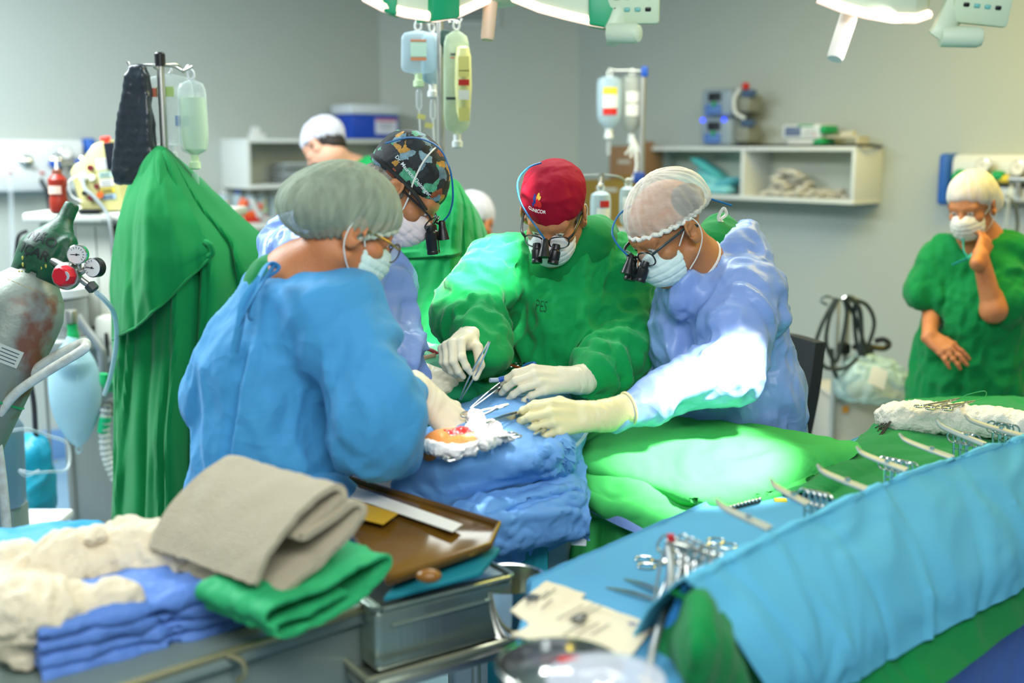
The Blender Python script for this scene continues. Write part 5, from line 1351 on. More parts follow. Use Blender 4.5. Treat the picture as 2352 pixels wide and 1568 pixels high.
# ---- IV stands, bags and bottles
def iv_bag(name, label, c, w, h, m, facing=0.0, group=None, lab=None, port=M_WHITE, dep=.028, drip=True, tube=None):
    """soft infusion bag hanging from c (top centre)."""
    c = Vector(c); R = Matrix.Translation(c) @ Matrix.Rotation(facing, 4, 'Z')
    t = thing(name, label, 'infusion bag', c - Vector((0, 0, h)), group)
    n, mrow = 14, 16; A = []
    for i in range(mrow + 1):
        v = i / mrow; z = -.02 - v * (h - .02); ww = w / 2 * min(1, (1 - abs(2 * v - 1) ** 6) ** .4 + .02) * (.94 + .06 * v)
        A.append([(ww * math.cos(2 * PI * k / (2 * n)), dep * (.25 + .75 * math.sin(PI * min(1, v * .55 + .45)) * (v ** .5)) * math.sin(2 * PI * k / (2 * n)) * (ww / (w / 2)), z) for k in range(2 * n)])
    mb = MB(); rings = [[mb.bm.verts.new(R @ Vector(p)) for p in r] for r in A]
    for a, b in zip(rings, rings[1:]):
        for k in range(2 * n): mb.bm.faces.new((a[k], a[(k + 1) % (2 * n)], b[(k + 1) % (2 * n)], b[k]))
    mb.bm.faces.new(rings[0][::-1]); mb.bm.faces.new(rings[-1]); mb.build('bag', m, t)
    MB().tube([R @ Vector((.010 * math.cos(a), 0, -.008 + .014 * math.sin(a))) for a in [2 * PI * i / 16 for i in range(16)]], .0035, 6, closed=True).build('hang_tab', M_WHITE, t)
    b = MB().lathe(R @ Vector((0, 0, -h + .004)), (0, 0, -1), [(.012, 0), (.012, .02), (.017, .022), (.017, .04), (.008, .044)], 16).build('port', port, t)
    if drip:
        MB().lathe(R @ Vector((0, 0, -h - .045)), (0, 0, -1), [(.006, 0), (.010, .01), (.010, .055), (.004, .065)], 14).build('drip_chamber', M_CLEAR, t)
        pts = tube or [(0, 0, -h - .105), (.004, 0, -h - .2), (.012, .01, -h - .3), (.02, .0, -h - .42)]
        MB().tube([R @ Vector(p) for p in pts], .0025, 6, 20).build('line', M_WHITE, t)
    if lab:
        for nm, x, z, lw, lh, mm in lab:
            MB().box((x, -dep - .002, z), (lw, .001, lh), 0, R).build(nm, mm, t)
    return t
def iv_pole(label, px, ytop, Y, hooks, cap=None, crossz=None, r=.0115, group=None, base=True):
    b = P(px, ytop, Y); t = thing('iv_stand', label, 'iv stand', (b.x, b.y, 0), group)
    MB().cyl((b.x, b.y, .04 if base else .03), (b.x, b.y, b.z), r).build('pole', M_STEEL_SAT, t)
    if cap: MB().lathe((b.x, b.y, b.z - .025), (0, 0, 1), [(r + .004, 0), (r + .004, .035), (r, .04)], 16).build('pole_cap', cap, t)
    for h in hooks: MB().tube(h, .0042, 8, 30).build('hook', M_STEEL_SAT, t)
    for k in range(5):
        a = 2 * PI * k / 5 + .3
        l = MB().tube([(b.x, b.y, .09), (b.x + .12 * math.cos(a), b.y + .12 * math.sin(a), .075), (b.x + .26 * math.cos(a), b.y + .26 * math.sin(a), .055)], .012, 8, 8).build('foot', M_STEEL_SAT, t)
        MB().lathe((b.x + .26 * math.cos(a) - .01, b.y + .26 * math.sin(a), .024), (1, 0, 0), [(.022, 0), (.024, .004), (.024, .016), (.022, .02)], 16).build('caster', M_BLACK_MATTE, l)
    return t, b
# stand behind the patterned cap
Y2 = 3.72
ivc, b = iv_pole('steel infusion stand in the middle carrying pale blue and yellowish bags', 1010, 36, Y2, [[P(950, 40, Y2), P(958, 52, Y2), P(966, 56, Y2), P(975, 46, Y2), P(1010, 45, Y2), P(1040, 46, Y2), P(1048, 54, Y2), P(1058, 50, Y2), P(1062, 43, Y2)], [P(1010, 48, Y2), P(992, 50, Y2 + .06), P(985, 62, Y2 + .1), P(982, 55, Y2 + .13)], [P(1010, 48, Y2), P(1028, 44, Y2 - .06), P(1034, 54, Y2 - .1)]])
iv_bag('infusion_bag', 'pale blue infusion bag with an orange-striped label, left of the middle stand', P(960, 54, Y2 - .01), .112, .158, M_LIQ, .1, 'bags on the middle stand', [('label_body', 0, -.082, .05, .05, mat('label_mint', '#c3e3d2', .6)), ('stripe', 0, -.056, .05, .009, mat('stripe_orange', '#d8875c', .6)), ('stripe', 0, -.11, .05, .012, mat('stripe_orange', '#d8875c', .6))], mat('port_green', '#cfe6b8', .5))
iv_bag('infusion_bag', 'slim pale blue infusion bag behind the pole of the middle stand', P(992, 58, Y2 + .07), .085, .19, mat('bag_blue', '#9fc0dc', .3), .7, 'bags on the middle stand', None, M_WHITE)
tb = P(1048, 52, Y2 - .02)
t = iv_bag('infusion_bag', 'tall pale green plastic bag with a yellow-taped bottle, right of the middle stand', tb, .09, .35, sheer('bag_green', '#cfe3c4', .5, .2, .4, var=(16, .5), pleat=.5), .35, 'bags on the middle stand', [('red_print', -.012, -.11, .035, .003, M_REDP), ('dark_print', -.014, -.10, .03, .006, M_INK), ('dark_print', -.02, -.235, .05, .008, M_INK)], drip=False)
q = tb + Vector((.022, -.03, -.075))
MB().lathe(q, (0, 0, -1), [(.012, 0), (.020, .006), (.022, .02), (.025, .03), (.027, .12), (.022, .2), (.014, .23)], 20).build('taped_bottle', sheer('bottle_yellowish', '#e4e3a0', .7, .3, .3), t)
for dz, hh, mm in ((-.055, .045, mat('tape_yellow', '#ddd17c', .7)), (-.085, .02, mat('tape_yellow', '#ddd17c', .7)), (-.112, .018, M_REDP), (-.15, .03, M_PAPER), (-.21, .04, mat('tape_yellow', '#ddd17c', .7))):
    MB().box((0, -.029, 0), (.034, .001, hh), 0, Matrix.Translation(q + Vector((.003, 0, dz)))).build('tape_label', mm, t)
for px_, py_ in ((968, 268), (985, 288)):
    MB().box((0, 0, 0), (.026, .002, .016), 0, Matrix.Translation(P(px_, py_, Y2 - .03)) @ Matrix.Rotation(.2, 4, 'Y')).build('line_flag', mat('tape_yellow', '#ddd17c', .7), t)
MB().box((0, 0, 0), (.03, .04, .05), .008, Matrix.Translation(P(1022, 88, Y2))).cyl(P(1018, 70, Y2), P(1026, 125, Y2), .009).build('pole_clamp', mat('clamp_dark', '#3e5a50', .4), ivc)

# stand at the left, under the big green drape
Y1 = 3.42
ivl, b = iv_pole('steel infusion stand with a black cap rising from the green drape at the left', 367, 132, Y1, [[P(293, 143, Y1 - .02), P(300, 150, Y1 - .02), P(325, 149, Y1), P(367, 150, Y1), P(400, 153, Y1), P(418, 162, Y1 + .01), P(428, 160, Y1 + .01), P(442, 153, Y1 + .01)], [P(367, 152, Y1), P(360, 158, Y1 - .04), P(352, 150, Y1 - .07)], [P(367, 150, Y1 + .01), P(405, 148, Y1 + .06), P(420, 165, Y1 + .09), P(432, 150, Y1 + .12)]], M_BLACK)
# black plastic bag
S = SDF()
for i in range(12): f = i / 11; S.box(P(314 - 4 * f, 168 + 236 * f, Y1 - .02), (.024 + .034 * f ** .7 + (.004 if i > 8 else 0), .018, .022), .008, .02)
S.plane(P(310, 430, Y1 - .02), (.0, 0, -1), .003)
o = cloth('black_bag', S, .005, mat('black_film', '#2c3338', .28, bump=(22, .5), spec=.6), None, [([P(282, 213, Y1 - .06), P(335, 208, Y1 - .06)], .008, .006), ([P(280, 283, Y1 - .06), P(340, 280, Y1 - .06)], .006, .007), ([P(330, 180, Y1 - .06), P(345, 300, Y1 - .06), P(352, 370, Y1 - .06)], .008, -.008), ([P(272, 360, Y1 - .06), P(300, 345, Y1 - .06)], .012, .01)], noise=((14, 14, 6, .006),))
tag(o, 'long dark plastic bag hanging at the left of the left infusion stand', 'bag')
iv_bag('infusion_bag', 'large clear infusion bag behind the pole of the left stand', P(385, 152, Y1 + .05), .15, .235, M_CLEAR2, .1, 'bags on the left stand', [('print_green', -.005, -.075, .05, .028, mat('print_lime', '#b8d67c', .6)), ('print_red', -.035, -.078, .018, .026, mat('print_coral', '#e0785c', .6)), ('print_blue', .04, -.16, .04, .03, mat('print_paleblue', '#8fa6c4', .6))], M_WHITE)
t = iv_bag('infusion_bottle', 'half-full greenish infusion bottle at the right of the left stand', P(438, 165, Y1 + .02), .092, .245, M_CLEAR2, -.1, 'bags on the left stand', None, mat('port_green', '#cfe6b8', .5), .035)
c = P(438, 165, Y1 + .02)
MB().lathe(c + Vector((.004, 0, -.075)), (0, 0, -1), [(.037, 0), (.039, .04), (.040, .11), (.034, .15), (.012, .165)], 24).build('liquid', M_LIQG, t)

# stand with a blue clamp in front of the right wall
Y3 = 5.0
iv_pole('infusion stand with a blue top clamp beside the right wall shelf', 1478, 155, Y3, [[P(1478, 163, Y3), P(1440, 162, Y3), P(1415, 162, Y3), P(1398, 158, Y3)]], None, r=.013)
o = [o for o in bpy.data.objects if o.name.startswith('iv_stand')][-1]
b = P(1480, 165, Y3); MB().box(b, (.03, .035, .045), .006).build('top_clamp', M_BLUEP, o); MB().box(P(1468, 408, Y3 - .0), (.05, .045, .05), .008).build('lower_clamp', mat('clamp_navy', '#22428c', .4), o)
def iv_bottle(label, c, w, h, m, labs, group, drip=True):
    c = Vector(c); t = thing('infusion_bottle', label, 'infusion bottle', c - Vector((0, 0, h)), group); r = w / 2
    MB().lathe(c, (0, 0, -1), [(r * .5, .0), (r * .92, .01), (r, .03), (r, h * .5), (r * .97, h * .72), (r * .86, h * .86), (r * .4, h * .97), (r * .28, h)], 24).build('bottle_body', m, t)
    MB().tube([c + Vector((.010 * math.cos(a), 0, .012 + .013 * math.sin(a))) for a in [2 * PI * i / 16 for i in range(16)]], .0035, 6, closed=True).build('hang_ring', M_WHITE, t)
    MB().lathe(c - Vector((0, 0, h)), (0, 0, -1), [(r * .3, 0), (r * .3, .02), (r * .36, .022), (r * .36, .04), (r * .15, .045)], 16).build('port', M_WHITE, t)
    if drip: MB().lathe(c - Vector((0, 0, h + .045)), (0, 0, -1), [(.006, 0), (.010, .01), (.010, .06), (.004, .07)], 14).build('drip_chamber', M_CLEAR, t)
    for nm, x, z, lw, lh, mm in labs:
        n = 8; half = lw / 2 / r; rr = r + .0012
        G = [[(c.x + rr * math.sin(x / r - half + 2 * half * i / n), c.y - rr * math.cos(x / r - half + 2 * half * i / n), c.z + z + s * lh / 2) for i in range(n + 1)] for s in (1, -1)]
        MB().sheet(G, .0005).build(nm, mm, t)
    return t
iv_bottle('clear hanging bottle with a yellow, white and red label near the right wall', P(1400, 176, Y3), .108, .22, M_LIQ, [('label_yellow', 0, -.062, .062, .03, M_YEL), ('label_white', 0, -.105, .062, .055, M_PAPER), ('label_red', 0, -.148, .062, .028, M_REDP)], 'hanging bottles near the right wall')
iv_bottle('cloudy empty bottle with white labels hanging against the blue-clamped stand', P(1452, 172, Y3 + .05), .09, .25, sheer('bottle_cloudy', '#c3c7bd', .55, .3, .3), [('label_white', 0, -.095, .06, .045, M_PAPER), ('label_white', 0, -.15, .06, .05, M_PAPER)], 'hanging bottles near the right wall', False)
o = MB()
for a in (-.8, -.3, .3, .8): o.tube([P(1456, 320, Y3), P(1456 + a * 14, 345, Y3), P(1456 + a * 24, 352 + 14 * (1 - abs(a)), Y3)], .008, 8, 8, flat=.5)
o.tube([P(1453, 310, Y3), P(1458, 340, Y3), P(1462, 385, Y3), P(1448, 420, Y3)], .006, 6, 14)
tag(o.build('tubing_clamps', M_WHITE), 'cluster of white tube clamps hanging under the cloudy bottle', 'tube clamps')
# short stand with chrome hooks behind the red cap
Y4 = 3.9
t, b = iv_pole('short chrome stand with two curved arms behind the red-capped surgeon', 1381, 396, Y4, [[P(1325, 405, Y4), P(1350, 403, Y4), P(1381, 402, Y4), P(1410, 404, Y4), P(1428, 409, Y4), P(1438, 419, Y4), P(1446, 420, Y4), P(1452, 414, Y4)], [P(1381, 405, Y4), P(1380, 415, Y4 - .03), P(1377, 425, Y4 - .05), P(1381, 428, Y4 - .05), P(1386, 422, Y4 - .05)]], None, r=.010)
iv_bottle('clear bottle with red and white label just right of the red cap', P(1380, 440, Y4 - .05), .070, .145, M_LIQ, [('label_red', .012, -.04, .034, .022, M_REDP), ('label_white', .008, -.08, .045, .05, M_PAPER), ('label_red', .008, -.125, .045, .018, M_REDP)], 'bottles on the short chrome stand', False)
iv_bottle('clear bottle half hidden between the red cap and the sheer cap', P(1443, 428, Y4), .06, .14, M_LIQ, [('label_white', 0, -.06, .04, .05, M_PAPER)], 'bottles on the short chrome stand', False)

# ---- black chair behind the right surgeon
Yc = 3.62
t = thing('office_chair', 'black-backed chair behind the surgeon in the shiny gown', 'chair', (P(1830, 1000, Yc).x, Yc, 0))
G = loft([[P(1775, 760, Yc + .10), P(1835, 768, Yc + .02), P(1897, 786, Yc - .08)], [P(1785, 880, Yc + .08), P(1840, 890, Yc), P(1884, 895, Yc - .08)], [P(1800, 1000, Yc + .10), P(1835, 1008, Yc), P(1862, 1008, Yc - .06)]], 12, 14)
MB().sheet(G, .045).build('backrest', mat('black_vinyl', '#26282b', .45), t)
cx = P(1770, 1000, Yc)
MB().box((cx.x, Yc - .05, .50), (.44, .44, .07), .03).build('seat', mat('black_vinyl', '#26282b', .45), t)
MB().cyl((cx.x, Yc - .05, .10), (cx.x, Yc - .05, .47), .028).build('gas_column', M_STEEL_SAT, t)
MB().box((P(1845, 1000, Yc).x, Yc + .07, .68), (.05, .03, .4), .008).build('back_support', M_BLACK, t)
for k in range(5):
    a = 2 * PI * k / 5; e = Vector((cx.x + .26 * math.cos(a), Yc - .05 + .26 * math.sin(a), .06))
    l = MB().tube([(cx.x, Yc - .05, .12), e], .018, 8).build('foot', M_BLACK, t); MB().ball((e.x, e.y, .028), .027).build('caster', M_BLACK, l)

# ---- electrosurgical cart with hanging cables and a plastic bag
Yk = 4.72
cx = P(1990, 950, Yk)
t = thing('equipment_cart', 'beige wheeled cart with a pole and hanging black cables by the right wall', 'cart', (cx.x, Yk + .15, 0))
zt = P(1990, 918, Yk).z
MB().box((cx.x + .01, Yk + .18, (zt + .12) / 2), (.30, .34, zt - .12), .012).build('cart_body', mat('cart_beige', '#c8c3b4', .5), t)
MB().box((cx.x + .01, Yk + .18, zt + .008), (.32, .36, .016), .005).build('cart_top', mat('cart_beige', '#c8c3b4', .5), t)
for sx in (-.12, .14):
    for sy in (.05, .31): MB().lathe((cx.x + sx - .012, Yk + sy, .058), (1, 0, 0), [(.05, 0), (.056, .004), (.056, .02), (.05, .024)], 18).cyl((cx.x + sx, Yk + sy, .06), (cx.x + sx, Yk + sy, .13), .008).build('caster', M_BLACK_MATTE, t)
MB().box((0, 0, 0), (.026, .001, .03), 0, Matrix.Translation(P(1942, 940, Yk + .005))).build('warning_sticker', mat('sticker_orange', '#e39a3a', .5), t)
for z_ in (.28, .38): MB().tube([(cx.x - .08, Yk + .006, z_), (cx.x - .05, Yk - .015, z_), (cx.x + .05, Yk - .015, z_), (cx.x + .08, Yk + .006, z_)], .007, 8, 12).build('handle', M_BLACK, t)
pb = P(1924, 690, Yk)
MB().cyl((pb.x, Yk, .1), (pb.x, Yk, pb.z), .012).cyl((pb.x + .05, Yk + .02, zt), (pb.x + .05, Yk + .02, pb.z + .02), .012).box((pb.x + .02, Yk + .01, .45), (.1, .05, .03), .004).build('pole', mat('pole_grey', '#aeb4ae', .4), t)
MB().tube([P(1900, 700, Yk), P(1885, 690, Yk - .03), P(1900, 680, Yk - .04), P(1925, 690, Yk), P(1950, 680, Yk), P(1975, 690, Yk)], .006, 6, 20).build('hook', M_CHROME, t)
MB().tube([P(1960, 797, Yk), P(1990, 795, Yk - .04), P(2030, 800, Yk - .06), P(2042, 790, Yk - .03), P(2030, 780, Yk), P(2010, 783, Yk + .02)], .012, 8, 24).build('ring_bracket', M_BLACK, t)
MB().box(P(1938, 800, Yk - .02), (.05, .05, .05), .012).build('bracket_clamp', M_BLACK, t)
def loopc(pts, d): return [P(a, b, Yk - .05 - d) for a, b in pts]
cabs = [([(1920, 685), (1890, 740), (1872, 790), (1850, 860), (1840, 930)], .0), ([(1925, 685), (1905, 730), (1898, 790), (1920, 830), (1935, 780), (1945, 720), (1940, 690)], .02), ([(1940, 685), (1965, 730), (1985, 790), (1990, 830), (1970, 800), (1962, 730), (1965, 690)], .01), ([(1950, 685), (1990, 700), (2008, 740), (1995, 790), (1975, 820), (1980, 760), (1970, 700)], .03), ([(1945, 680), (1975, 710), (1980, 780), (1985, 830), (1975, 850)], .04), ([(1910, 800), (1915, 850), (1940, 880), (1975, 860), (1990, 820), (2000, 800), (2005, 830)], .02), ([(1885, 830), (1900, 845), (1940, 845), (1970, 820)], .05)]
cdesc = ['dark cable hanging down to the left of the cart pole', 'dark cable in the left loop on the cart pole', 'dark cable in the right-hand loop on the cart pole', 'widest dark cable loop at the right of the cart pole', 'dark cable falling straight beside the cart pole', 'dark cable looping low over the cart bracket', 'short dark cable end crossing below the cart hooks']
for (pts, d), ds in zip(cabs, cdesc): hose('cable', ds, 'cable', loopc(pts, d), .0085, mat('cable_dark', '#2b3431', .5), 'cables on the cart', 8, 40)
S = SDF(); S.ell(P(2010, 880, Yk - .06), (.135, .10, .105), .03); S.ell(P(1985, 845, Yk - .05), (.06, .06, .06), .04); S.ell(P(1960, 880, Yk - .05), (.07, .07, .08), .04); S.ell(P(2050, 900, Yk - .04), (.08, .07, .06), .04)
S.plane((0, 0, zt + .017), (0, 0, -1), .004)
bag = cloth('plastic_bag', S, .008, sheer('bag_teal', '#bfe0dd', .42, .15, .4, var=(14, .7), pleat=.7), None, noise=((16, 16, 16, .014),)); tag(bag, 'bulging clear plastic bag with a paper label on top of the cart', 'bag')
G = loft([[P(2005, 838, Yk - .165), P(2040, 852, Yk - .17)], [P(1993, 878, Yk - .18), P(2030, 895, Yk - .175)]], 6, 6)
MB().sheet(G, .001).build('paper_label', M_PAPER, bag)

# ---- rack at the right edge behind the nurse
Yr = 4.6
t = thing('equipment_rack', 'dark-shelved rack with pale boxes at the right edge behind the nurse', 'rack', (P(2400, 900, Yr).x, Yr + .2, 0))
rx = P(2345, 800, Yr).x
for z_ in (P(0, 790, Yr).z, P(0, 925, Yr).z, .25): MB().box((rx + .3, Yr + .2, z_), (.62, .4, .03), .004).build('shelf_board', mat('rack_dark', '#3c3a38', .5), t)
for sx in (.01, .59):
    for sy in (.02, .38): MB().box((rx + sx, Yr + sy, .6), (.03, .03, 1.2), .004).build('post', mat('rack_dark', '#3c3a38', .5), t)
z_ = P(0, 790, Yr).z + .016
for k in range(2):
    u = thing('supply_box', ['lower pale pink box on the rack at the right edge', 'upper pale pink box on the rack at the right edge'][k], 'box', (rx + .2, Yr + .2, z_ + k * .16), 'boxes on the right edge rack')
    MB().box((rx + .24, Yr + .2, z_ + .078 + k * .16), (.42, .3, .155), .01).build('box_body', mat('box_pink', '#d9beb4', .6), u); MB().box((rx + .24, Yr + .049, z_ + .10 + k * .16), (.42, .002, .02), 0).build('red_band', M_REDP, u)
# ================================================================== equipment at the left
M_DRAPE_G = crumple('green_drape', '#047d3d', .82, 4, .16, spec=.2, sheen=.1, weave=.1)
# big green drape over the left stand
rows = [[P(352, 350, 3.47), P(356, 341, 3.40), P(367, 338, 3.385), P(378, 342, 3.39), P(392, 352, 3.46)],
        [P(310, 400, 3.56), P(330, 385, 3.37), P(372, 372, 3.33), P(408, 380, 3.38), P(440, 395, 3.55)],
        [P(280, 500, 3.60), P(306, 500, 3.36), P(385, 480, 3.25), P(460, 470, 3.36), P(530, 478, 3.56)],
        [P(262, 620, 3.62), P(290, 625, 3.34), P(400, 610, 3.20), P(530, 590, 3.30), P(655, 605, 3.56)],
        [P(266, 780, 3.62), P(292, 785, 3.33), P(395, 780, 3.17), P(520, 770, 3.26), P(690, 765, 3.54)],
        [P(270, 980, 3.62), P(290, 985, 3.32), P(385, 980, 3.15), P(480, 980, 3.24), P(660, 960, 3.54)],
        [P(262, 1230, 3.62), P(285, 1240, 3.30), P(385, 1240, 3.12), P(480, 1240, 3.24), P(640, 1220, 3.52)],
        [P(262, 1400, 3.62), P(285, 1410, 3.30), P(385, 1410, 3.12), P(480, 1410, 3.24), P(640, 1390, 3.52)]]
G = loft(rows, 110, 110)
u = np.linspace(0, 1, 111)[None, :] * np.ones((111, 1)); v = np.linspace(0, 1, 111)[:, None] * np.ones((1, 111))
amp = np.clip(v * 2.2, 0, 1)
dirn = np.array([-.1, -1, .1])
# long folds radiating from the top of the pole
F_ = np.zeros_like(u)
for c0, c1, wd, am in ((.30, .22, .025, .02), (.46, .55, .03, .03), (.60, .74, .03, .035), (.70, .88, .03, .03), (.40, .38, .025, -.03), (.53, .64, .022, -.035), (.66, .81, .022, -.03), (.15, .10, .03, .015), (.50, .47, .02, .012)):
    F_ += am * np.exp(-((u - (c0 + (c1 - c0) * np.clip(v * 1.4, 0, 1))) / wd) ** 2)
G = G + dirn * (F_ * amp)[..., None]
G = grid_disp(G, .020, (6, 6, 1.5), 4.0, amp, dirn)
dr = tag(MB().sheet(G, .006).build('cloth_drape', M_DRAPE_G), 'big green drape hanging over the left infusion stand down to the floor', 'drape')
# its upper fold with a stitched hem
rows = [[P(340, 362, 3.385), P(362, 342, 3.37), P(380, 345, 3.37)], [P(288, 480, 3.36), P(350, 460, 3.24), P(425, 450, 3.30)], [P(264, 620, 3.345), P(350, 590, 3.185), P(485, 560, 3.235)], [P(264, 700, 3.32), P(345, 665, 3.165), P(488, 578, 3.225)], [P(268, 778, 3.315), P(345, 730, 3.155), P(490, 592, 3.22)]]
G = loft(rows, 60, 60); u = np.linspace(0, 1, 61)[None, :] * np.ones((61, 1)); v = np.linspace(0, 1, 61)[:, None] * np.ones((1, 61))
G = G + np.array([0, -.02, 0]) * np.clip(v * 3, 0, 1)[..., None]
G = G + np.array([0, -1, .1]) * (np.clip(v * 2, 0, 1) * (.02 * np.exp(-((u - .45 - .12 * v) / .06) ** 2) - .014 * np.exp(-((u - .25 - .1 * v) / .05) ** 2) + .012 * np.exp(-((u - .72 - .1 * v) / .05) ** 2)))[..., None]
G = grid_disp(G, .007, (7, 7, 3), 9.0, np.clip(v * 3, 0, 1), (0, -1, 0))
fl = MB().sheet(G, .006).build('upper_fold', M_DRAPE_G, dr)
hem = MB(); e = G[-1]; hem.tube([Vector(p) + Vector((0, -.004, .004)) for p in e], .007, 8, flat=.6); e2 = G[-3]; hem.tube([Vector(p) + Vector((0, -.004, .001)) for p in e2], .0025, 6)
hem.tube([P(470, 556, 3.20), P(482, 562, 3.19), P(488, 580, 3.19), P(478, 590, 3.19)], .009, 8, 10).build('hem', M_DRAPE_G, fl)

# screen drape behind the field, right of the patterned cap
rows = [[P(985, 425, 3.50), P(1010, 414, 3.40), P(1032, 410, 3.40), P(1050, 420, 3.44), P(1062, 440, 3.54)],
        [P(900, 500, 3.50), P(980, 480, 3.38), P(1040, 470, 3.34), P(1080, 480, 3.44), P(1100, 500, 3.56)],
        [P(850, 580, 3.48), P(950, 575, 3.36), P(1030, 570, 3.30), P(1090, 560, 3.42), P(1122, 565, 3.56)],
        [P(840, 660, 3.46), P(940, 655, 3.35), P(1025, 650, 3.28), P(1090, 645, 3.40), P(1125, 650, 3.54)],
        [P(840, 760, 3.42), P(940, 765, 3.30), P(1020, 765, 3.24), P(1090, 760, 3.38), P(1130, 765, 3.52)],
        [P(830, 860, 3.38), P(930, 870, 3.24), P(1020, 870, 3.2), P(1090, 870, 3.36), P(1130, 860, 3.5)],
        [P(830, 1250, 3.40), P(930, 1250, 3.34), P(1020, 1250, 3.34), P(1090, 1250, 3.40), P(1130, 1250, 3.5)]]
G = loft(rows, 80, 90); u = np.linspace(0, 1, 81)[None, :] * np.ones((91, 1)); v = np.linspace(0, 1, 91)[:, None] * np.ones((1, 81))
F_ = -.035 * np.exp(-((u - .62 + .05 * v) / .02) ** 2) + .02 * np.exp(-((u - .55 + .05 * v) / .03) ** 2) + .02 * np.exp(-((u - .78) / .035) ** 2) - .02 * np.exp(-((u - .88) / .025) ** 2)
F_ += .018 * np.exp(-((v - .345 - .02 * u) / .008) ** 2) * (u < .6) - .016 * np.exp(-((v - .365 - .02 * u) / .010) ** 2) * (u < .6)
G = G + np.array([0, -1, 0]) * (F_ * np.clip(v * 5, 0, 1))[..., None]
G = grid_disp(G, .008, (6, 6, 2), 14.0, np.clip(v * 4, 0, 1), (0, -1, 0))
tag(MB().sheet(G, .006).build('screen_drape', M_GREEN), 'green screen drape hanging behind the operating field, left of the red-capped surgeon', 'drape')

# ---- anaesthesia machine
Ya = 4.25
M_AN = mat('machine_white', '#d2d3c6', .45); M_ANG = mat('machine_grey', '#9aa29c', .5)
tp = P(50, 489, Ya)
xL = P(48, 490, Ya).x; xR = xL + .72; zT = tp.z
t = thing('anaesthesia_machine', 'tall pale grey anaesthesia machine at the left behind the gas cylinder', 'medical machine', (xL + .36, Ya + .3, 0))
MB().box(((xL + xR) / 2, Ya + .27, zT - .018), (xR - xL, .54, .036), .012).build('top_shelf', M_AN, t)
MB().box(((xL + xR) / 2 + .01, Ya + .30, (zT - .04 + 1.02) / 2), (xR - xL - .04, .46, zT - .04 - 1.02), .012).build('upper_body', M_AN, t)
MB().box(((xL + xR) / 2 + .02, Ya + .25, .98), (xR - xL - .02, .52, .06), .016).build('work_surface', mat('machine_rim', '#b6b8ac', .45), t)
MB().box(((xL + xR) / 2 + .03, Ya + .30, .56), (xR - xL - .08, .46, .80), .02).build('lower_cabinet', mat('cabinet_taupe', '#a5a89f', .5), t)
MB().box(((xL + xR) / 2 + .02, Ya + .28, .10), (xR - xL, .52, .08), .02).build('base', mat('machine_base', '#dadcd8', .45), t)
for sx in (.06, .62): MB().lathe((xL + sx, Ya + .1, .034), (1, 0, 0), [(.03, 0), (.034, .004), (.034, .02), (.03, .024)], 16).build('caster', M_BLACK_MATTE, t)
a, b = P(238, 520, Ya), P(300, 702, Ya)
MB().box(((a.x + b.x) / 2, Ya + .066, (a.z + b.z) / 2), (b.x - a.x, .012, a.z - b.z), .004).build('display', mat('screen_black', '#22262a', .2), t)
for k in range(5): MB().box(((a.x + b.x) / 2 - .02, Ya + .058, b.z + .03 + .05 * k), (.03, .002, .006), 0).build('display_trace', mat('trace_green', '#3f9a56', .4) if k % 2 else mat('trace_grey', '#7f8a90', .4), t)
a, b = P(128, 662, Ya), P(168, 722, Ya)
MB().box(((a.x + b.x) / 2, Ya + .06, (a.z + b.z) / 2), (b.x - a.x, .03, a.z - b.z), .004).build('drawer_recess', mat('recess_brown', '#6c6258', .6), t)
MB().cyl((a.x - .03, Ya + .03, a.z - .02), (a.x + .0, Ya + .03, a.z - .02), .014).build('drawer_knob', M_STEEL_SAT, t)
for px in (158, 205): MB().box((P(px, 560, Ya).x, Ya + .069, (zT + 1.05) / 2 - .02), (.003, .004, zT - 1.12), 0).build('panel_seam', M_ANG, t)
for px in (100, 148): MB().box((P(px, 1050, Ya).x, Ya + .066, .56), (.012, .006, .78), 0).build('cabinet_seam', mat('seam_grey', '#8b8e86', .5), t)
for py in (940, 1070, 1200): MB().cyl((P(113, py, Ya).x, Ya + .07, P(113, py, Ya).z), (P(113, py, Ya).x, Ya + .06, P(113, py, Ya).z), .005).build('screw', M_ANG, t)
a = P(212, 760, Ya)
MB().box((P(244, 780, Ya).x, Ya + .03, P(244, 780, Ya).z), (.085, .08, .18), .02).build('flow_module', M_AN, t); MB().box((P(248, 790, Ya).x, Ya - .014, P(248, 790, Ya).z), (.012, .006, .09), .002).build('flow_slot', M_BLACK, t)
# absorber canister
c = P(140, 890, Ya - .06)
cn = MB().lathe((c.x, Ya - .02, 1.01), (0, 0, 1), [(.095, 0), (.10, .006), (.10, .13), (.092, .14)], 28).build('absorber_canister', sheer('canister_clear', '#c3cccb', .35, .1, .4), t)
MB().lathe((c.x, Ya - .02, 1.155), (0, 0, 1), [(.105, 0), (.105, .03), (.09, .04)], 28).build('canister_lid', mat('lid_clear', '#c4c9cc', .25), cn)
MB().lathe((c.x, Ya - .02, .955), (0, 0, 1), [(.115, 0), (.12, .01), (.12, .04), (.11, .05)], 28).build('canister_base', M_ANG, cn)
MB().tube([P(178, 725, Ya - .12), P(200, 758, Ya - .12), P(228, 795, Ya - .12), P(236, 815, Ya - .12), P(236, 870, Ya - .12)], .017, 10, 30).build('bag_arm', mat('arm_grey', '#8d9496', .35, metal=.4), t)
text('brand_lettering', 'mindray', .026, Matrix.Translation(P(258, 508, Ya - .004)) @ Matrix.Rotation(PI / 2, 4, 'X'), M_INK, t)
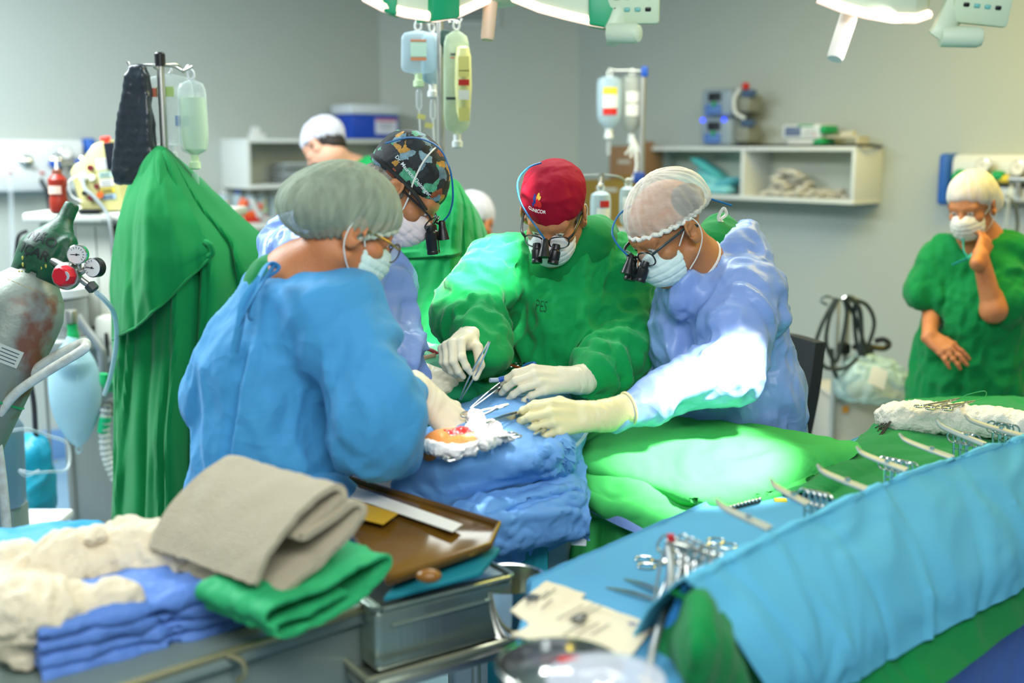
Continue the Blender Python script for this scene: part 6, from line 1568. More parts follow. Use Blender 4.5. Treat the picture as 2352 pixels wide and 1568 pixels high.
# yellow monitor on top
a, b = P(165, 492, Ya + .05), P(292, 492, Ya + .05)
t = thing('patient_monitor', 'cream-yellow monitor with a red alarm lamp on the anaesthesia machine', 'monitor', ((a.x + b.x) / 2, Ya + .1, zT))
Mm = Matrix.Translation(((a.x + b.x) / 2 + .01, Ya + .10, zT + .002)) @ Matrix.Rotation(math.radians(-6), 4, 'Y')
M_MY = mat('monitor_cream', '#d8d08e', .45)
poly = [(-.075, 0, .0), (.085, 0, 0), (.085, 0, .21), (.075, 0, .262), (.0, 0, .25), (-.02, 0, .20), (-.075, 0, .185), (-.095, 0, .16)]
MB().prism([Mm @ Vector((x, -.055, z)) for x, _, z in poly], Mm.to_3x3() @ Vector((0, .11, 0)), None, .012).build('housing', M_MY, t)
MB().box((.06, -.058, .265), (.03, .03, .016), .004, Mm).build('alarm_lamp', mat('alarm_red', '#ff3a30', .3, emit=('#ff2a20', 1.6)), t)
MB().box((.07, -.06, .20), (.04, .01, .10), .003, Mm).build('screen', M_SCR, t)
for x, z, r, mm in ((-.012, .165, .011, mat('socket_maroon', '#6d1f28', .4)), (-.045, .135, .016, M_CREAM), (-.012, .13, .013, M_CREAM), (0, .095, .009, mat('socket_maroon', '#6d1f28', .4)), (.008, .062, .012, mat('socket_orange', '#d0642e', .4)), (-.03, .055, .010, mat('socket_maroon', '#6d1f28', .4)), (-.05, .075, .008, M_BLACK)):
    MB().cyl(Mm @ Vector((x, -.054, z)), Mm @ Vector((x, -.068, z)), r).build('socket', mm, t)
for z, w_, h_, mm in ((.175, .055, .04, M_PAPER), (.135, .05, .022, mat('label_mint', '#c3e3d2', .6)), (.105, .05, .026, M_PAPER), (.075, .05, .018, M_YEL), (.052, .05, .018, mat('label_sky', '#a8c6e0', .6))):
    l = MB().box((.038, -.0575, z), (w_, .002, h_), 0, Mm).build('label', mm, t)
    for k in range(3): MB().box((.036, -.059, z + h_ * (.28 - .28 * k)), (w_ * .75, .001, .0022), 0, Mm).build('text_line', M_INK, l)
MB().tube([Mm @ Vector(p) for p in ((-.045, -.07, .135), (-.03, -.10, .09), (.0, -.11, .06), (.04, -.12, .0), (.055, -.14, -.05), (.05, -.13, -.16))], .007, 8, 30).build('cable', mat('cable_grey', '#8f9796', .4), t)
MB().tube([Mm @ Vector(p) for p in ((-.07, -.06, .14), (-.10, -.07, .12), (-.095, -.07, .07), (-.06, -.07, .045))], .003, 6, 20).build('thin_cable', M_WHITE, t)
# antiseptic bottle and phone
c = P(137, 490, Ya + .03)
t = thing('antiseptic_bottle', 'red-brown squeeze bottle with a white spout on the anaesthesia machine', 'bottle', (c.x, c.y, zT))
MB().lathe((c.x, c.y, zT + .001), (0, 0, 1), [(.031, 0), (.034, .005), (.034, .045), (.030, .065), (.030, .085), (.035, .105), (.035, .122), (.017, .142)], 24).build('bottle_body', mat('iodine_brown', '#8e2b1d', .3), t)
MB().lathe((c.x, c.y, zT + .142), (0, 0, 1), [(.018, 0), (.018, .014), (.008, .018)], 20).build('cap', mat('cap_brown', '#7c4636', .4), t); MB().lathe((c.x, c.y, zT + .160), (0, 0, 1), [(.0065, 0), (.003, .05)], 12).build('spout', M_WHITE, t)
n = 8; MB().sheet([[(c.x + .0346 * math.sin(-.9 + 1.6 * i / n), c.y - .0346 * math.cos(-.9 + 1.6 * i / n), zT + z) for i in range(n + 1)] for z in (.100, .070)], .0005).build('label', mat('label_pinkish', '#d8b7a6', .6), t)
c = P(210, 494, Ya + .02); t = thing('mobile_phone', 'dark phone lying on the anaesthesia machine shelf', 'phone', (c.x, c.y + .04, zT))
MB().box((c.x, c.y + .05, zT + .007), (.085, .15, .012), .005).build('case', M_BLACK, t); MB().box((c.x, c.y + .05, zT + .0135), (.078, .14, .001), 0).build('screen', mat('phone_glass', '#11161b', .08), t)
# breathing bag and corrugated hose
Yb = 3.95
top = P(163, 716, Yb); t = thing('breathing_bag', 'pale blue breathing bag hanging from a green cuff by the anaesthesia machine', 'breathing bag', (top.x, top.y, P(0, 1035, Yb).z))
MB().lathe(top, (0, 0, -1), [(.020, -.006), (.022, 0), (.022, .038), (.018, .040)], 20).build('metal_collar', M_STEEL_SAT, t)
MB().lathe(top - Vector((0, 0, .040)), P(170, 790, Yb) - P(163, 740, Yb), [(.017, 0), (.019, .01), (.016, .022), (.02, .032), (.019, .062)], 20).build('cuff', M_GREENP, t)
S = SDF(); ctr = P(172, 895, Yb)
S.ell(P(172, 885, Yb), (.094, .035, .150), .03); S.ell(P(174, 940, Yb), (.072, .030, .12), .04); S.ell(P(178, 985, Yb), (.03, .02, .06), .03); S.cap(P(168, 780, Yb), P(172, 830, Yb), .022, .05, .03); S.cap(P(180, 1012, Yb), P(181, 1024, Yb), .006, .005, .01)
Vv, Q = S.mesh(.005); to_obj('bag', (Vv, Q), sheer('bag_blue_rubber', '#a9d3df', .78, .35, .25, var=(9, .15)), t)
MB().tube([P(181 + 6 * math.cos(q), 1031 + 9 * math.sin(q), Yb) for q in [2 * PI * i / 16 for i in range(16)]], .003, 6, closed=True).tube([P(176, 800, Yb - .045), P(178, 880, Yb - .036), P(180, 980, Yb - .026)], .0015, 6, 10).build('loop_and_seam', mat('bag_loop', '#bfe0e6', .4), t)
pts = catmull([P(244, 938, Yb), P(240, 990, Yb), P(244, 1040, Yb), P(258, 1080, Yb), P(282, 1120, Yb), P(330, 1150, Yb)], 90)
t = thing('breathing_hose', 'clear corrugated hose with a bright green cuff at the edge of the big drape', 'hose', (pts[-1].x, Yb, 0))
MB().tube(pts, .019, 12, rfun=lambda f: 1 + .13 * math.sin(f * 90 * 1.25)).build('corrugated_tube', sheer('hose_clear', '#d6dfdb', .55, .2, .3), t)
MB().tube([P(243, 955, Yb), P(239, 975, Yb), P(237, 992, Yb)], .021, 16, 6).build('cuff', mat('cuff_green', '#12b878', .4), t)
MB().tube([P(246, 930, Yb), P(244, 955, Yb)], .016, 16, 4).lathe(P(250, 938, Yb + .03), (0, 1, 0), [(.03, 0), (.03, .05)], 18).build('connector', M_STEEL_SAT, t)
# green bracket between machine and drape
o = MB().tube([P(238, 858, 3.9), P(240, 880, 3.9), P(252, 890, 3.9), P(266, 880, 3.9)], .013, 10, 14, flat=1.8).build('tube_holder', M_GREENP); tag(o, 'green tube holder between the breathing bag and the drape', 'holder')

# ---- gas cylinder, leaning, with its valve guard
Yg = 3.02
A, Bq = P(-75, 960, Yg - .12), P(85, 630, Yg)
ax = (Bq - A).normalized()
t = thing('gas_cylinder', 'worn silver gas cylinder leaning at the left edge with a green valve guard', 'gas cylinder', A)
M_CYL = mat('cylinder_paint', '#8d9488', .46, metal=.35, bump=(60, .12), var=(7, '#7a3d22', .85))
L_ = (Bq - A).length
_r = [n for n in M_CYL.node_tree.nodes if n.type == 'VALTORGB'][0]; _r.color_ramp.elements[0].position = .56; _r.color_ramp.elements[1].position = .66
MB().lathe(A - ax * .5, ax, [(.09, 0), (.112, .03), (.114, .1), (.114, .5 + L_ - .12), (.112, .5 + L_ - .09), (.095, .5 + L_ - .045), (.07, .5 + L_ - .015), (.06, .5 + L_)], 40).build('cylinder_body', M_CYL, t)
MB().lathe(Bq - ax * .065, ax, [(.095, 0), (.098, .005), (.094, .022), (.085, .028)], 36).build('neck_ring', mat('ring_worn', '#8f8566', .4, metal=.5), t)
zc_ = Vector((0, -1, 0)); sx = ax.cross(zc_).normalized(); sy = sx.cross(ax).normalized()
Mgd = Matrix((sx, sy, ax)).transposed().to_4x4(); Mgd.translation = Bq - ax * .03
M_GUARD = mat('guard_green', '#0a5230', .45, bump=(50, .2), var=(24, '#1c2b22', .8))
S = SDF(); S.cap((0, 0, .0), (0, 0, .09), .066, .066, .03, M=Mgd); S.cap((0, 0, .09), (.005, 0, .15), .062, .036, .04, M=Mgd); S.cap((.004, 0, .15), (.0, -.01, .235), .024, .020, .02, M=Mgd)
S.ell((.048, .02, .10), (.026, .05, .06), .02, M=Mgd); S.plane((0, 0, -.01), (0, 0, -1), .004, M=Mgd); S.plane((0, 0, .243), (0, 0, 1), .004, M=Mgd)
S.box((.062, .075, .115), (.02, .02, .05), .01, .01, 'sub', M=Mgd); S.box((-.02, .068, .018), (.008, .012, .014), .003, .004, 'sub', M=Mgd); S.box((.01, .068, .018), (.008, .012, .014), .003, .004, 'sub', M=Mgd)
Vv, Q = S.mesh(.004); gd = to_obj('valve_guard', (Vv, Q), M_GUARD, t)
Mtx = Mgd @ Matrix(((-1, 0, 0, .0), (0, 0, 1, .08), (0, 1, 0, .098), (0, 0, 0, 1)))
def facing(M): # keep the lettering upright towards the room
    z = M.to_3x3() @ Vector((0, 0, 1)); return z
fz = -sy if sy.y > 0 else sy
xd = sx if sx.x > 0 else -sx
for s_, hgt, sz in (('NÃO', .118, .036), ('IÇAR', .078, .036)):
    Mt = Matrix((xd, fz.cross(xd), fz)).transposed().to_4x4()
    if (Mt.to_3x3() @ Vector((0, 1, 0))).dot(ax) < 0: Mt = Matrix((-xd, -fz.cross(xd), fz)).transposed().to_4x4()
    Mt.translation = Bq + ax * (hgt - .03) - xd * .008 + fz * .05
    text('guard_lettering', s_, sz, Mt, mat('letter_dark', '#0b1512', .5), gd, .0008, gd, .0012)
pk = MB()
for i in range(9):
    q = random.Random(i); pk.ball(Bq + fz * .064 + xd * q.uniform(-.04, .035) + ax * q.uniform(-.02, .03), (.003, .002, .006), None, 8, 6)
pk.build('paint_chips', mat('chip_yellow', '#c8c25a', .6), gd)
for off, hh, mm in ((.20, .045, mat('sticker_white', '#c3c9bd', .6)), (.36, .17, mat('sticker_grey', '#7c8c90', .5))):
    n = 8; base = Bq - ax * off; G = [[base - ax * (hh * s) + (xd * math.sin(.25 + .55 * i / n) + fz * math.cos(.25 + .55 * i / n)) * .1155 for i in range(n + 1)] for s in (0, 1)]
    st_ = MB().sheet(G, .0006).build('sticker', mm, t)
    for k in range(4): MB().sheet([[base - ax * (hh * (.18 + .2 * k + s)) + (xd * math.sin(.32 + .4 * i / n) + fz * math.cos(.32 + .4 * i / n)) * .1163 for i in range(n + 1)] for s in (0, .05)], .0003).build('text_line', M_INK, st_)
n = 30; MB().tube([Bq - ax * .34 + (xd * math.sin(2 * PI * i / n) + fz * math.cos(2 * PI * i / n)) * .1145 for i in range(n)], .003, 6, closed=True).build('green_ring', M_GREENP, t)
# regulator with two gauges
rv = thing('cylinder_regulator', 'regulator with two round gauges and a red knob on the gas cylinder', 'regulator', P(178, 630, Yg - .06))
yk = Yg - .07
MB().cyl(P(118, 597, yk + .03), P(160, 620, yk), .011).lathe(P(158, 630, yk + .02), (.25, -1, .0), [(.02, 0), (.034, .01), (.036, .045), (.030, .055)], 28).cyl(P(178, 590, yk), P(182, 622, yk), .008).cyl(P(200, 615, yk), P(180, 630, yk), .008).cyl(P(186, 640, yk), P(206, 655, yk), .010).build('valve_body', M_STEEL_SAT, rv)
MB().lathe(P(157, 633, yk - .03), (-.35, -1, .05), [(.026, 0), (.028, .006), (.026, .03), (.022, .034)], 8).build('red_knob', mat('knob_red', '#d01428', .4), rv)
MB().lathe(P(151, 634, yk - .066), (-.35, -1, .05), [(.012, 0), (.012, .0012)], 20).build('knob_disc', mat('disc_grey', '#b5babb', .4), rv)
for gx, gy, dark in ((180, 584, 0), (220, 614, 1)):
    nrm = Vector((.1, -1, .05)) if not dark else Vector((-.25, -1, .05))
    g = MB().lathe(P(gx, gy, yk - .01), nrm, [(.021, -.012), (.0255, -.008), (.0255, .014), (.0235, .016)], 32).build('gauge', M_CHROME if not dark else M_BLACK, rv); nrm.normalize()
    o = P(gx, gy, yk - .01) + nrm * .0162
    MB().lathe(o, nrm, [(.0228, 0), (.0228, .0008)], 32).build('dial', M_PAPER, g)
    tk = MB()
    for i in range(13):
        a_ = math.radians(225 - 270 * i / 12); d_ = Vector((math.cos(a_), 0, math.sin(a_)))
        tk.box((0, 0, 0), (.0012, .0006, .005), 0, Matrix.Translation(o + nrm * .0012 + d_ * .018) @ Matrix.Rotation(PI / 2 - a_, 4, 'Y'))
    tk.build('tick_marks', M_INK, g)
    MB().box((0, 0, 0), (.024, .0008, .002), 0, Matrix.Translation(o + nrm * .002 + Vector((-.004, 0, 0))) @ Matrix.Rotation(.2 if dark else 0, 4, 'Y')).ball(o + nrm * .002, .003, None, 10, 6).build('needle', M_BLACK, g)
MB().lathe(P(203, 650, yk), P(222, 672, yk) - P(203, 650, yk), [(.008, 0), (.016, .004), (.016, .022), (.010, .026)], 6).build('outlet_nut', mat('nut_dark', '#5a5c58', .35, metal=.7), rv)
MB().tube([P(222, 672, yk), P(240, 688, yk + .05), P(262, 720, yk + .2), P(268, 780, yk + .3), P(255, 860, yk + .4), P(240, 905, yk + .5)], .007, 8, 36).build('outlet_hose', sheer('hose_bluish', '#b9d4de', .5, .2, .4), rv)
MB().ball(P(48, 590, Yg), .016).build('side_plug', mat('plug_rust', '#5a3328', .5), t)

# ---- cylinder trolley of white tube
Yt = 2.86
t = thing('cylinder_trolley', 'white tubular trolley holding the leaning gas cylinder at the left edge', 'trolley', (P(10, 1000, Yt).x - .1, Yt + .1, 0))
MB().tube([P(-40, 1010, Yt), P(2, 945, Yt), P(40, 900, Yt), P(110, 852, Yt), P(180, 810, Yt - .02), P(197, 795, Yt - .01), P(188, 788, Yt + .03), P(120, 822, Yt + .06), P(55, 870, Yt + .07), P(10, 925, Yt + .08), P(-30, 985, Yt + .1)], .0125, 12, 70).build('handle', mat('enamel_white', '#d9dccf', .3, var=(40, '#b0a08a', .5)), t)
MB().tube([P(-12, 985, Yt + .02), P(0, 1060, Yt + .02), P(10, 1150, Yt + .02), P(20, 1262, Yt + .02), P(30, 1420, Yt + .02)], .0125, 12, 20).build('leg', mat('enamel_white', '#d9dccf', .3), t)
b_ = P(20, 1262, Yt + .02)
MB().box((b_.x - .14, Yt + .08, .12), (.44, .34, .03), .006).build('base_plate', mat('enamel_white', '#d9dccf', .3), t)
for sx in (-.3, .05): MB().lathe((b_.x + sx, Yt + .2, .05), (1, 0, 0), [(.04, 0), (.048, .004), (.048, .02), (.04, .024)], 18).build('wheel', M_BLACK_MATTE, t)

# ---- suction jar, waste bin, machine foot and cables
c = P(8, 1160, 3.55); zj = c.z
t = thing('suction_jar', 'translucent grey-blue suction jar with a white lid at the left edge', 'jar', (c.x, c.y, zj))
MB().lathe((c.x, c.y, zj), (0, 0, 1), [(.062, 0), (.070, .01), (.078, .22), (.078, .26), (.05, .31), (.045, .315)], 28).build('jar_body', sheer('jar_grey', '#8aa0b4', .78, .25, .2), t)
MB().lathe((c.x, c.y, zj + .315), (0, 0, 1), [(.05, 0), (.052, .02), (.045, .026)], 24).build('lid', mat('lid_cream', '#d6d8c8', .4), t); MB().box((c.x, c.y + .02, zj / 2), (.10, .12, zj - .01), .01).build('jar_stand', M_ANG, t)
MB().tube([P(20, 990, 3.48), P(60, 985, 3.5), P(110, 1000, 3.6), P(155, 1020, 3.65), P(155, 1075, 3.6), P(110, 1083, 3.5), P(70, 1085, 3.46), P(45, 1080, 3.46), P(60, 1092, 3.46), P(90, 1080, 3.5)], .005, 8, 60).build('suction_tube', M_CLEAR, t)
S = SDF(); c = P(52, 1115, 4.05); S.ell(c, (.105, .13, .19), .03); S.ell(P(25, 1170, 4.05), (.14, .14, .16), .04); S.ell(P(85, 1040, 4.05), (.04, .06, .06), .04)
bn = cloth('waste_bag', S, .009, mat('bag_teal_solid', '#1592ae', .4, bump=(14, .3)), None, noise=((7, 7, 5, .012),)); tag(bn, 'full teal rubbish bag on the floor behind the suction jar', 'rubbish bag')
t = thing('pedal_bin', 'white-lidded low bin on the floor at the lower left', 'bin', (P(40, 1215, 3.7).x, 3.75, 0))
bx = P(40, 1215, 3.7)
MB().box((bx.x - .02, 3.78, bx.z / 2 - .02), (.24, .26, bx.z - .04), .015).build('bin_body', mat('bin_grey', '#5d727e', .45), t); MB().box((bx.x - .02, 3.78, bx.z - .012), (.26, .28, .03), .01).build('lid', M_WHITE, t)
hose('cable', 'black cable pair hanging left of the anaesthesia machine cabinet', 'cable', [P(66, 760, 4.1), P(66, 850, 4.05), P(78, 930, 4.05), P(84, 1040, 4.05), P(95, 1140, 4.05), P(108, 1260, 4.05), P(115, 1330, 4.05)], .008, M_BLACK_MATTE, flat=1.8)
hose('cable', 'black cable bent over the left side of the anaesthesia machine', 'cable', [P(62, 530, 4.2), P(44, 540, 4.18), P(38, 570, 4.18), P(36, 620, 4.18), P(40, 800, 4.18), P(60, 900, 4.1)], .007, M_BLACK_MATTE)
# ================================================================== operating lamps
M_LAMP = mat('lamp_shell', '#c9d8bd', .4); M_LAMPG = mat('lamp_green', '#0a9a66', .4); M_LED = mat('lamp_led', '#fff1e4', .3, emit=('#ffcfb8', 1.15)); M_LAMPP = mat('lamp_panel', '#c6d8b8', .45)
def petal(t, rim, back, h, nm='lamp_wing', ends=()):
    """one wing of a lamp: rim = lower front edge, closed behind by back; light strip along the rim."""
    up = Vector((0, .12, 1)).normalized()
    p = MB().prism(rim + back, up * h, None, .006).build(nm, M_LAMP, t)
    MB().tube([q - up * .006 for q in rim], .011, 8, flat=.9).build('light_strip', M_LED, p)
    for a, b in ends:
        a, b = Vector(a), Vector(b); d = (b - a); n = Vector((d.y, -d.x, 0)).normalized(); n = n if n.y < 0 else -n
        MB().prism([a + n * .012 - up * .016, b + n * .012 - up * .016, b - n * .05 - up * .016, a - n * .05 - up * .016], up * (h + .03), None, .005).build('corner_block', M_LAMPG, p)
    return p
def lamp_handle(t, a, b, r, m):
    d = (b - a).normalized(); L = (b - a).length
    return MB().lathe(a, d, [(r * .95, 0), (r, .01), (r * .92, L - .006), (r * .8, L)], 24).build('grip', m, t)
def lamp_arm(t, pts, w_, pan, grip):
    MB().tube(pts, w_, 12, 16, flat=.6).build('bracket', M_LAMP, t)
    Mp = pan[0]; q = MB().box((0, 0, 0), pan[1], .008, Mp).build('control_panel', M_LAMPP, t)
    for i in range(4):
        for j in range(2): MB().box((-.035 + .022 * i, -pan[1][1] / 2 - .001, -.012 + .024 * j), (.012, .002, .008), .002, Mp).build('key', mat('key_teal', '#6fb8b0', .4) if i % 3 else M_BLACK, q)
    d = (grip[1] - grip[0]); MB().lathe(grip[0], d, [(.021, 0), (.021, d.length - .012), (.017, d.length - .003), (.009, d.length)], 20).build('side_grip', M_LAMP, t)
t = thing('operating_lamp', 'operating lamp with green corner blocks over the centre of the field', 'operating lamp', P(1120, -60, 2.6))
petal(t, [P(838, -14, 2.40), P(880, 8, 2.38), P(930, 22, 2.39), P(1000, 33, 2.42), P(1048, 24, 2.46), P(1120, -8, 2.56)], [P(1100, -30, 2.85), P(960, -20, 2.95), P(870, -30, 2.7)], .085, ends=[(P(985, 32, 2.41), P(1050, 24, 2.455)), (P(880, 9, 2.385), P(912, 18, 2.385))])
petal(t, [P(1180, -12, 2.56), P(1240, 12, 2.52), P(1300, 28, 2.50), P(1360, 42, 2.48), P(1412, 50, 2.48)], [P(1440, 20, 2.62), P(1380, -10, 2.9), P(1220, -30, 2.9)], .085, ends=[(P(1352, 40, 2.482), P(1412, 50, 2.48))])
MB().lathe(P(1125, -75, 2.62), (0, 0, -1), [(.10, 0), (.10, .06), (.06, .08), (.03, .085)], 28).cyl(P(1125, -75, 2.62), P(1125, -75, 2.62) + Vector((0, 0, .35)), .04).box(P(1270, -40, 2.68), (.36, .06, .05), .01).box(P(980, -40, 2.68), (.36, .06, .05), .01).build('hub', M_LAMP, t)
lamp_handle(t, P(1131, -42, 2.58), P(1119, 92, 2.56), .0165, mat('grip_peach', '#e8c8a8', .45))
c = P(1455, 8, 2.48)
lamp_arm(t, [P(1440, -40, 2.52), P(1428, 30, 2.49), P(1408, 78, 2.48), P(1402, 82, 2.48)], .028, (Matrix.Translation(c) @ Matrix.Rotation(-.12, 4, 'Z') @ Matrix.Rotation(.12, 4, 'X'), (.11, .03, .085)), (P(1402, 76, 2.47), P(1470, 77, 2.43)))
t = thing('operating_lamp', 'operating lamp with a glowing white grip at the top right', 'operating lamp', P(2020, -60, 2.5))
petal(t, [P(1880, -12, 2.34), P(1930, 8, 2.33), P(1990, 24, 2.33), P(2050, 34, 2.35), P(2105, 35, 2.38), P(2132, 26, 2.43)], [P(2140, 0, 2.6), P(2060, -30, 2.85), P(1900, -40, 2.75)], .09)
MB().lathe(P(1960, -70, 2.5), (0, 0, -1), [(.09, 0), (.09, .05), (.05, .07)], 28).cyl(P(1960, -70, 2.5), P(1960, -70, 2.5) + Vector((0, 0, .35)), .04).box(P(2040, -60, 2.52), (.26, .08, .06), .01).build('hub', M_LAMP, t)
lamp_handle(t, P(1965, -10, 2.40), P(1917, 136, 2.36), .0185, mat('grip_white', '#f8efe2', .4))
spot('grip_fill_spot', P(2075, 52, 2.34), P(1938, 85, 2.375), 4, (1.0, .93, .86), 70, .8, .03)  # extra spot added only to brighten the white grip
c = P(2255, 0, 2.42)
lamp_arm(t, [P(2205, -40, 2.46), P(2190, 20, 2.44), P(2165, 75, 2.42), P(2157, 88, 2.42)], .034, (Matrix.Translation(c) @ Matrix.Rotation(.1, 4, 'Y') @ Matrix.Rotation(.15, 4, 'X'), (.12, .03, .10)), (P(2160, 84, 2.41), P(2258, 86, 2.40)))

# ================================================================== operating table, patient and drapes
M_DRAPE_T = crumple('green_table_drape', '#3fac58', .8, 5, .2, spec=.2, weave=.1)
M_GDARK = crumple('green_drape_dark', '#0e7f50', .7, 6, .25, spec=.3)  # plain darker green for the sheet behind the field
t = thing('operating_table', 'operating table almost wholly covered by green and blue drapes', 'operating table', (.15, 2.6, 0))
MB().box((.0, 2.72, .88), (.80, .36, .06), .02).build('table_top', M_STEEL_SAT, t); MB().box((.0, 2.62, .48), (.3, .3, .74), .03).build('column', M_STEEL_SAT, t); MB().box((.0, 2.62, .06), (.7, .44, .12), .03).build('base', M_STEEL_SAT, t)
def sheet_thing(name, label, cat, G, m, th=.006, par=None):
    o = MB().sheet(G, th).build(name, m, par)
    return tag(o, label, cat) if label else o
def uvgrid(G): return np.meshgrid(np.linspace(0, 1, G.shape[1]), np.linspace(0, 1, G.shape[0]))
# green padded sheet under the lamp spot
rows = [[PZ(1318, 985, .98), PZ(1330, 975, 1.01), PZ(1500, 962, 1.03), PZ(1700, 975, 1.03), PZ(1850, 1005, 1.02), PZ(1965, 1028, .99)],
        [PZ(1318, 1030, .97), PZ(1335, 1025, 1.01), PZ(1500, 1020, 1.02), PZ(1690, 1050, 1.01), PZ(1840, 1050, 1.01), PZ(1965, 1048, .985)],
        [PZ(1318, 1068, .95), PZ(1336, 1068, .99), PZ(1460, 1095, .98), PZ(1590, 1135, .965), PZ(1700, 1150, .96), PZ(1860, 1100, .97)],
        [PZ(1318, 1078, .94), PZ(1336, 1078, .97), PZ(1455, 1108, .955), PZ(1585, 1150, .94), PZ(1690, 1166, .94), PZ(1850, 1118, .962)],
        [PZ(1322, 1076, .925), PZ(1340, 1074, .955), PZ(1455, 1104, .935), PZ(1585, 1144, .92), PZ(1685, 1160, .92), PZ(1850, 1112, .958)]]
G = loft(rows, 90, 70); G = grid_disp(G, .006, (7, 9, 5), 21.0)
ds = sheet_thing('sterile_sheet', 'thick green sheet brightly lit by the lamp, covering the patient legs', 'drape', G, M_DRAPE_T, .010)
# folded layer below it
rows = [[P(1330, 1070, 2.55), P(1455, 1100, 2.47), P(1585, 1140, 2.42), P(1670, 1160, 2.40)],
        [P(1338, 1088, 2.49), P(1455, 1118, 2.42), P(1580, 1160, 2.38), P(1660, 1180, 2.37)],
        [P(1345, 1130, 2.45), P(1455, 1160, 2.38), P(1560, 1195, 2.34), P(1640, 1212, 2.34)],
        [P(1352, 1165, 2.43), P(1440, 1195, 2.36), P(1530, 1232, 2.31), P(1620, 1245, 2.32)],
        [P(1350, 1166, 2.45), P(1430, 1196, 2.39), P(1525, 1236, 2.34), P(1620, 1250, 2.35)]]
G = loft(rows, 70, 60); U, W_ = uvgrid(G)
G = G + np.array([0, -.6, .6]) * (.022 * np.exp(-((W_ - .66 - .06 * np.sin(U * 9)) / .1) ** 2))[..., None]
G = grid_disp(G, .010, (8, 8, 8), 25.0)
sheet_thing('lower_fold', None, None, G, M_DRAPE_T, .008, ds)
rows = [[P(x, y, Y) for x, y, Y in ((1240, 1130, 2.52), (1345, 1155, 2.48), (1430, 1185, 2.42), (1530, 1228, 2.37), (1590, 1245, 2.38))]]
for dy, dY in ((60, -.01), (220, -.02), (600, .0)): rows.append([P(x, y + dy, Y + dY) for x, y, Y in ((1240, 1130, 2.52), (1345, 1160, 2.48), (1430, 1190, 2.42), (1530, 1232, 2.37), (1590, 1247, 2.38))])
G = loft(rows, 80, 70); U, W_ = uvgrid(G); G = G + np.array([0, -1, 0]) * (.03 * np.sin(U * 26 + 3 * W_) * np.clip(W_ * 2, 0, 1))[..., None]; G = grid_disp(G, .012, (7, 7, 2.5), 31.0, None, (0, -1, 0))
sheet_thing('skirt', None, None, G, M_DRAPE_T, .006, ds)
G = loft([[P(1356, 1150, 2.43), P(1420, 1180, 2.37), P(1500, 1225, 2.32)], [P(1358, 1172, 2.43), P(1430, 1208, 2.36), P(1505, 1238, 2.31)]], 20, 4)
sheet_thing('blue_edge', None, None, G + np.array([0, -.02, .004]), M_PERI_GOWN, .003, ds)
# dark green sheet behind the field
rows = [[P(960, 830, 3.10), P(1060, 815, 3.02), P(1160, 800, 3.0), P(1260, 830, 2.98), P(1340, 880, 2.95)], [PZ(960, 860, 1.13), PZ(1050, 850, 1.13), PZ(1160, 845, 1.13), PZ(1260, 870, 1.11), PZ(1340, 905, 1.09)], [PZ(970, 910, 1.10), PZ(1060, 900, 1.12), PZ(1120, 890, 1.11), PZ(1230, 910, 1.09), PZ(1340, 930, 1.07)], [PZ(980, 940, 1.07), PZ(1070, 935, 1.08), PZ(1140, 930, 1.08), PZ(1240, 940, 1.06), PZ(1340, 950, 1.04)]]
G = loft(rows, 70, 50); G = grid_disp(G, .012, (8, 8, 6), 33.0)
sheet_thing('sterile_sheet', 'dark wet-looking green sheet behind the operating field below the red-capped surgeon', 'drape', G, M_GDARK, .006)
# pale sheet heap at the left back with red loops
rows = [[P(890, 800, 3.12), P(950, 795, 3.1), P(1010, 800, 3.08), P(1060, 815, 3.05)], [P(890, 840, 3.0), P(950, 830, 2.98), P(1010, 830, 2.96), P(1060, 840, 2.95)], [P(890, 880, 2.92), P(950, 870, 2.9), P(1010, 865, 2.9), P(1050, 870, 2.9)]]
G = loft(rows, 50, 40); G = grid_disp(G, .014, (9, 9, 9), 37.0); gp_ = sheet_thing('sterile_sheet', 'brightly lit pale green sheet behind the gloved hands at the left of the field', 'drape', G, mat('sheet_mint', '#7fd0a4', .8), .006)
# blue fenestrated drape with its big hanging fold
rows = [[PZ(1075, 905, 1.08), PZ(1130, 880, 1.10), PZ(1200, 885, 1.10), PZ(1290, 900, 1.09), PZ(1372, 925, 1.06)],
        [PZ(1020, 960, 1.08), PZ(1110, 945, 1.11), PZ(1200, 940, 1.11), PZ(1290, 950, 1.09), PZ(1362, 965, 1.06)],
        [PZ(960, 1010, 1.07), PZ(1060, 1005, 1.11), PZ(1160, 1000, 1.10), PZ(1260, 1000, 1.08), PZ(1345, 1005, 1.05)],
        [PZ(930, 1060, 1.04), PZ(1040, 1055, 1.07), PZ(1150, 1045, 1.07), PZ(1250, 1030, 1.07), PZ(1335, 1030, 1.03)],
        [PZ(905, 1105, 1.0), PZ(1020, 1100, 1.02), PZ(1140, 1085, 1.03), PZ(1245, 1060, 1.05), PZ(1335, 1060, 1.0)],
        [P(895, 1150, 2.31), P(1010, 1150, 2.31), P(1130, 1135, 2.34), P(1240, 1110, 2.38), P(1345, 1105, 2.42)],
        [P(890, 1230, 2.30), P(1000, 1230, 2.30), P(1120, 1210, 2.33), P(1240, 1190, 2.37), P(1342, 1170, 2.41)],
        [P(890, 1330, 2.30), P(1000, 1330, 2.30), P(1120, 1310, 2.33), P(1240, 1270, 2.38), P(1325, 1230, 2.41)]]
G = loft(rows, 170, 180); U, W_ = uvgrid(G)
bl = lambda u0, w0, u1, w1, wd, am: am * np.exp(-((((U - u0) * (w1 - w0) - (W_ - w0) * (u1 - u0)) / math.hypot(u1 - u0, w1 - w0)) / wd) ** 2) * np.clip(1.2 - 2.2 * np.abs((((U - u0) * (u1 - u0) + (W_ - w0) * (w1 - w0)) / ((u1 - u0) ** 2 + (w1 - w0) ** 2)) - .5), 0, 1)
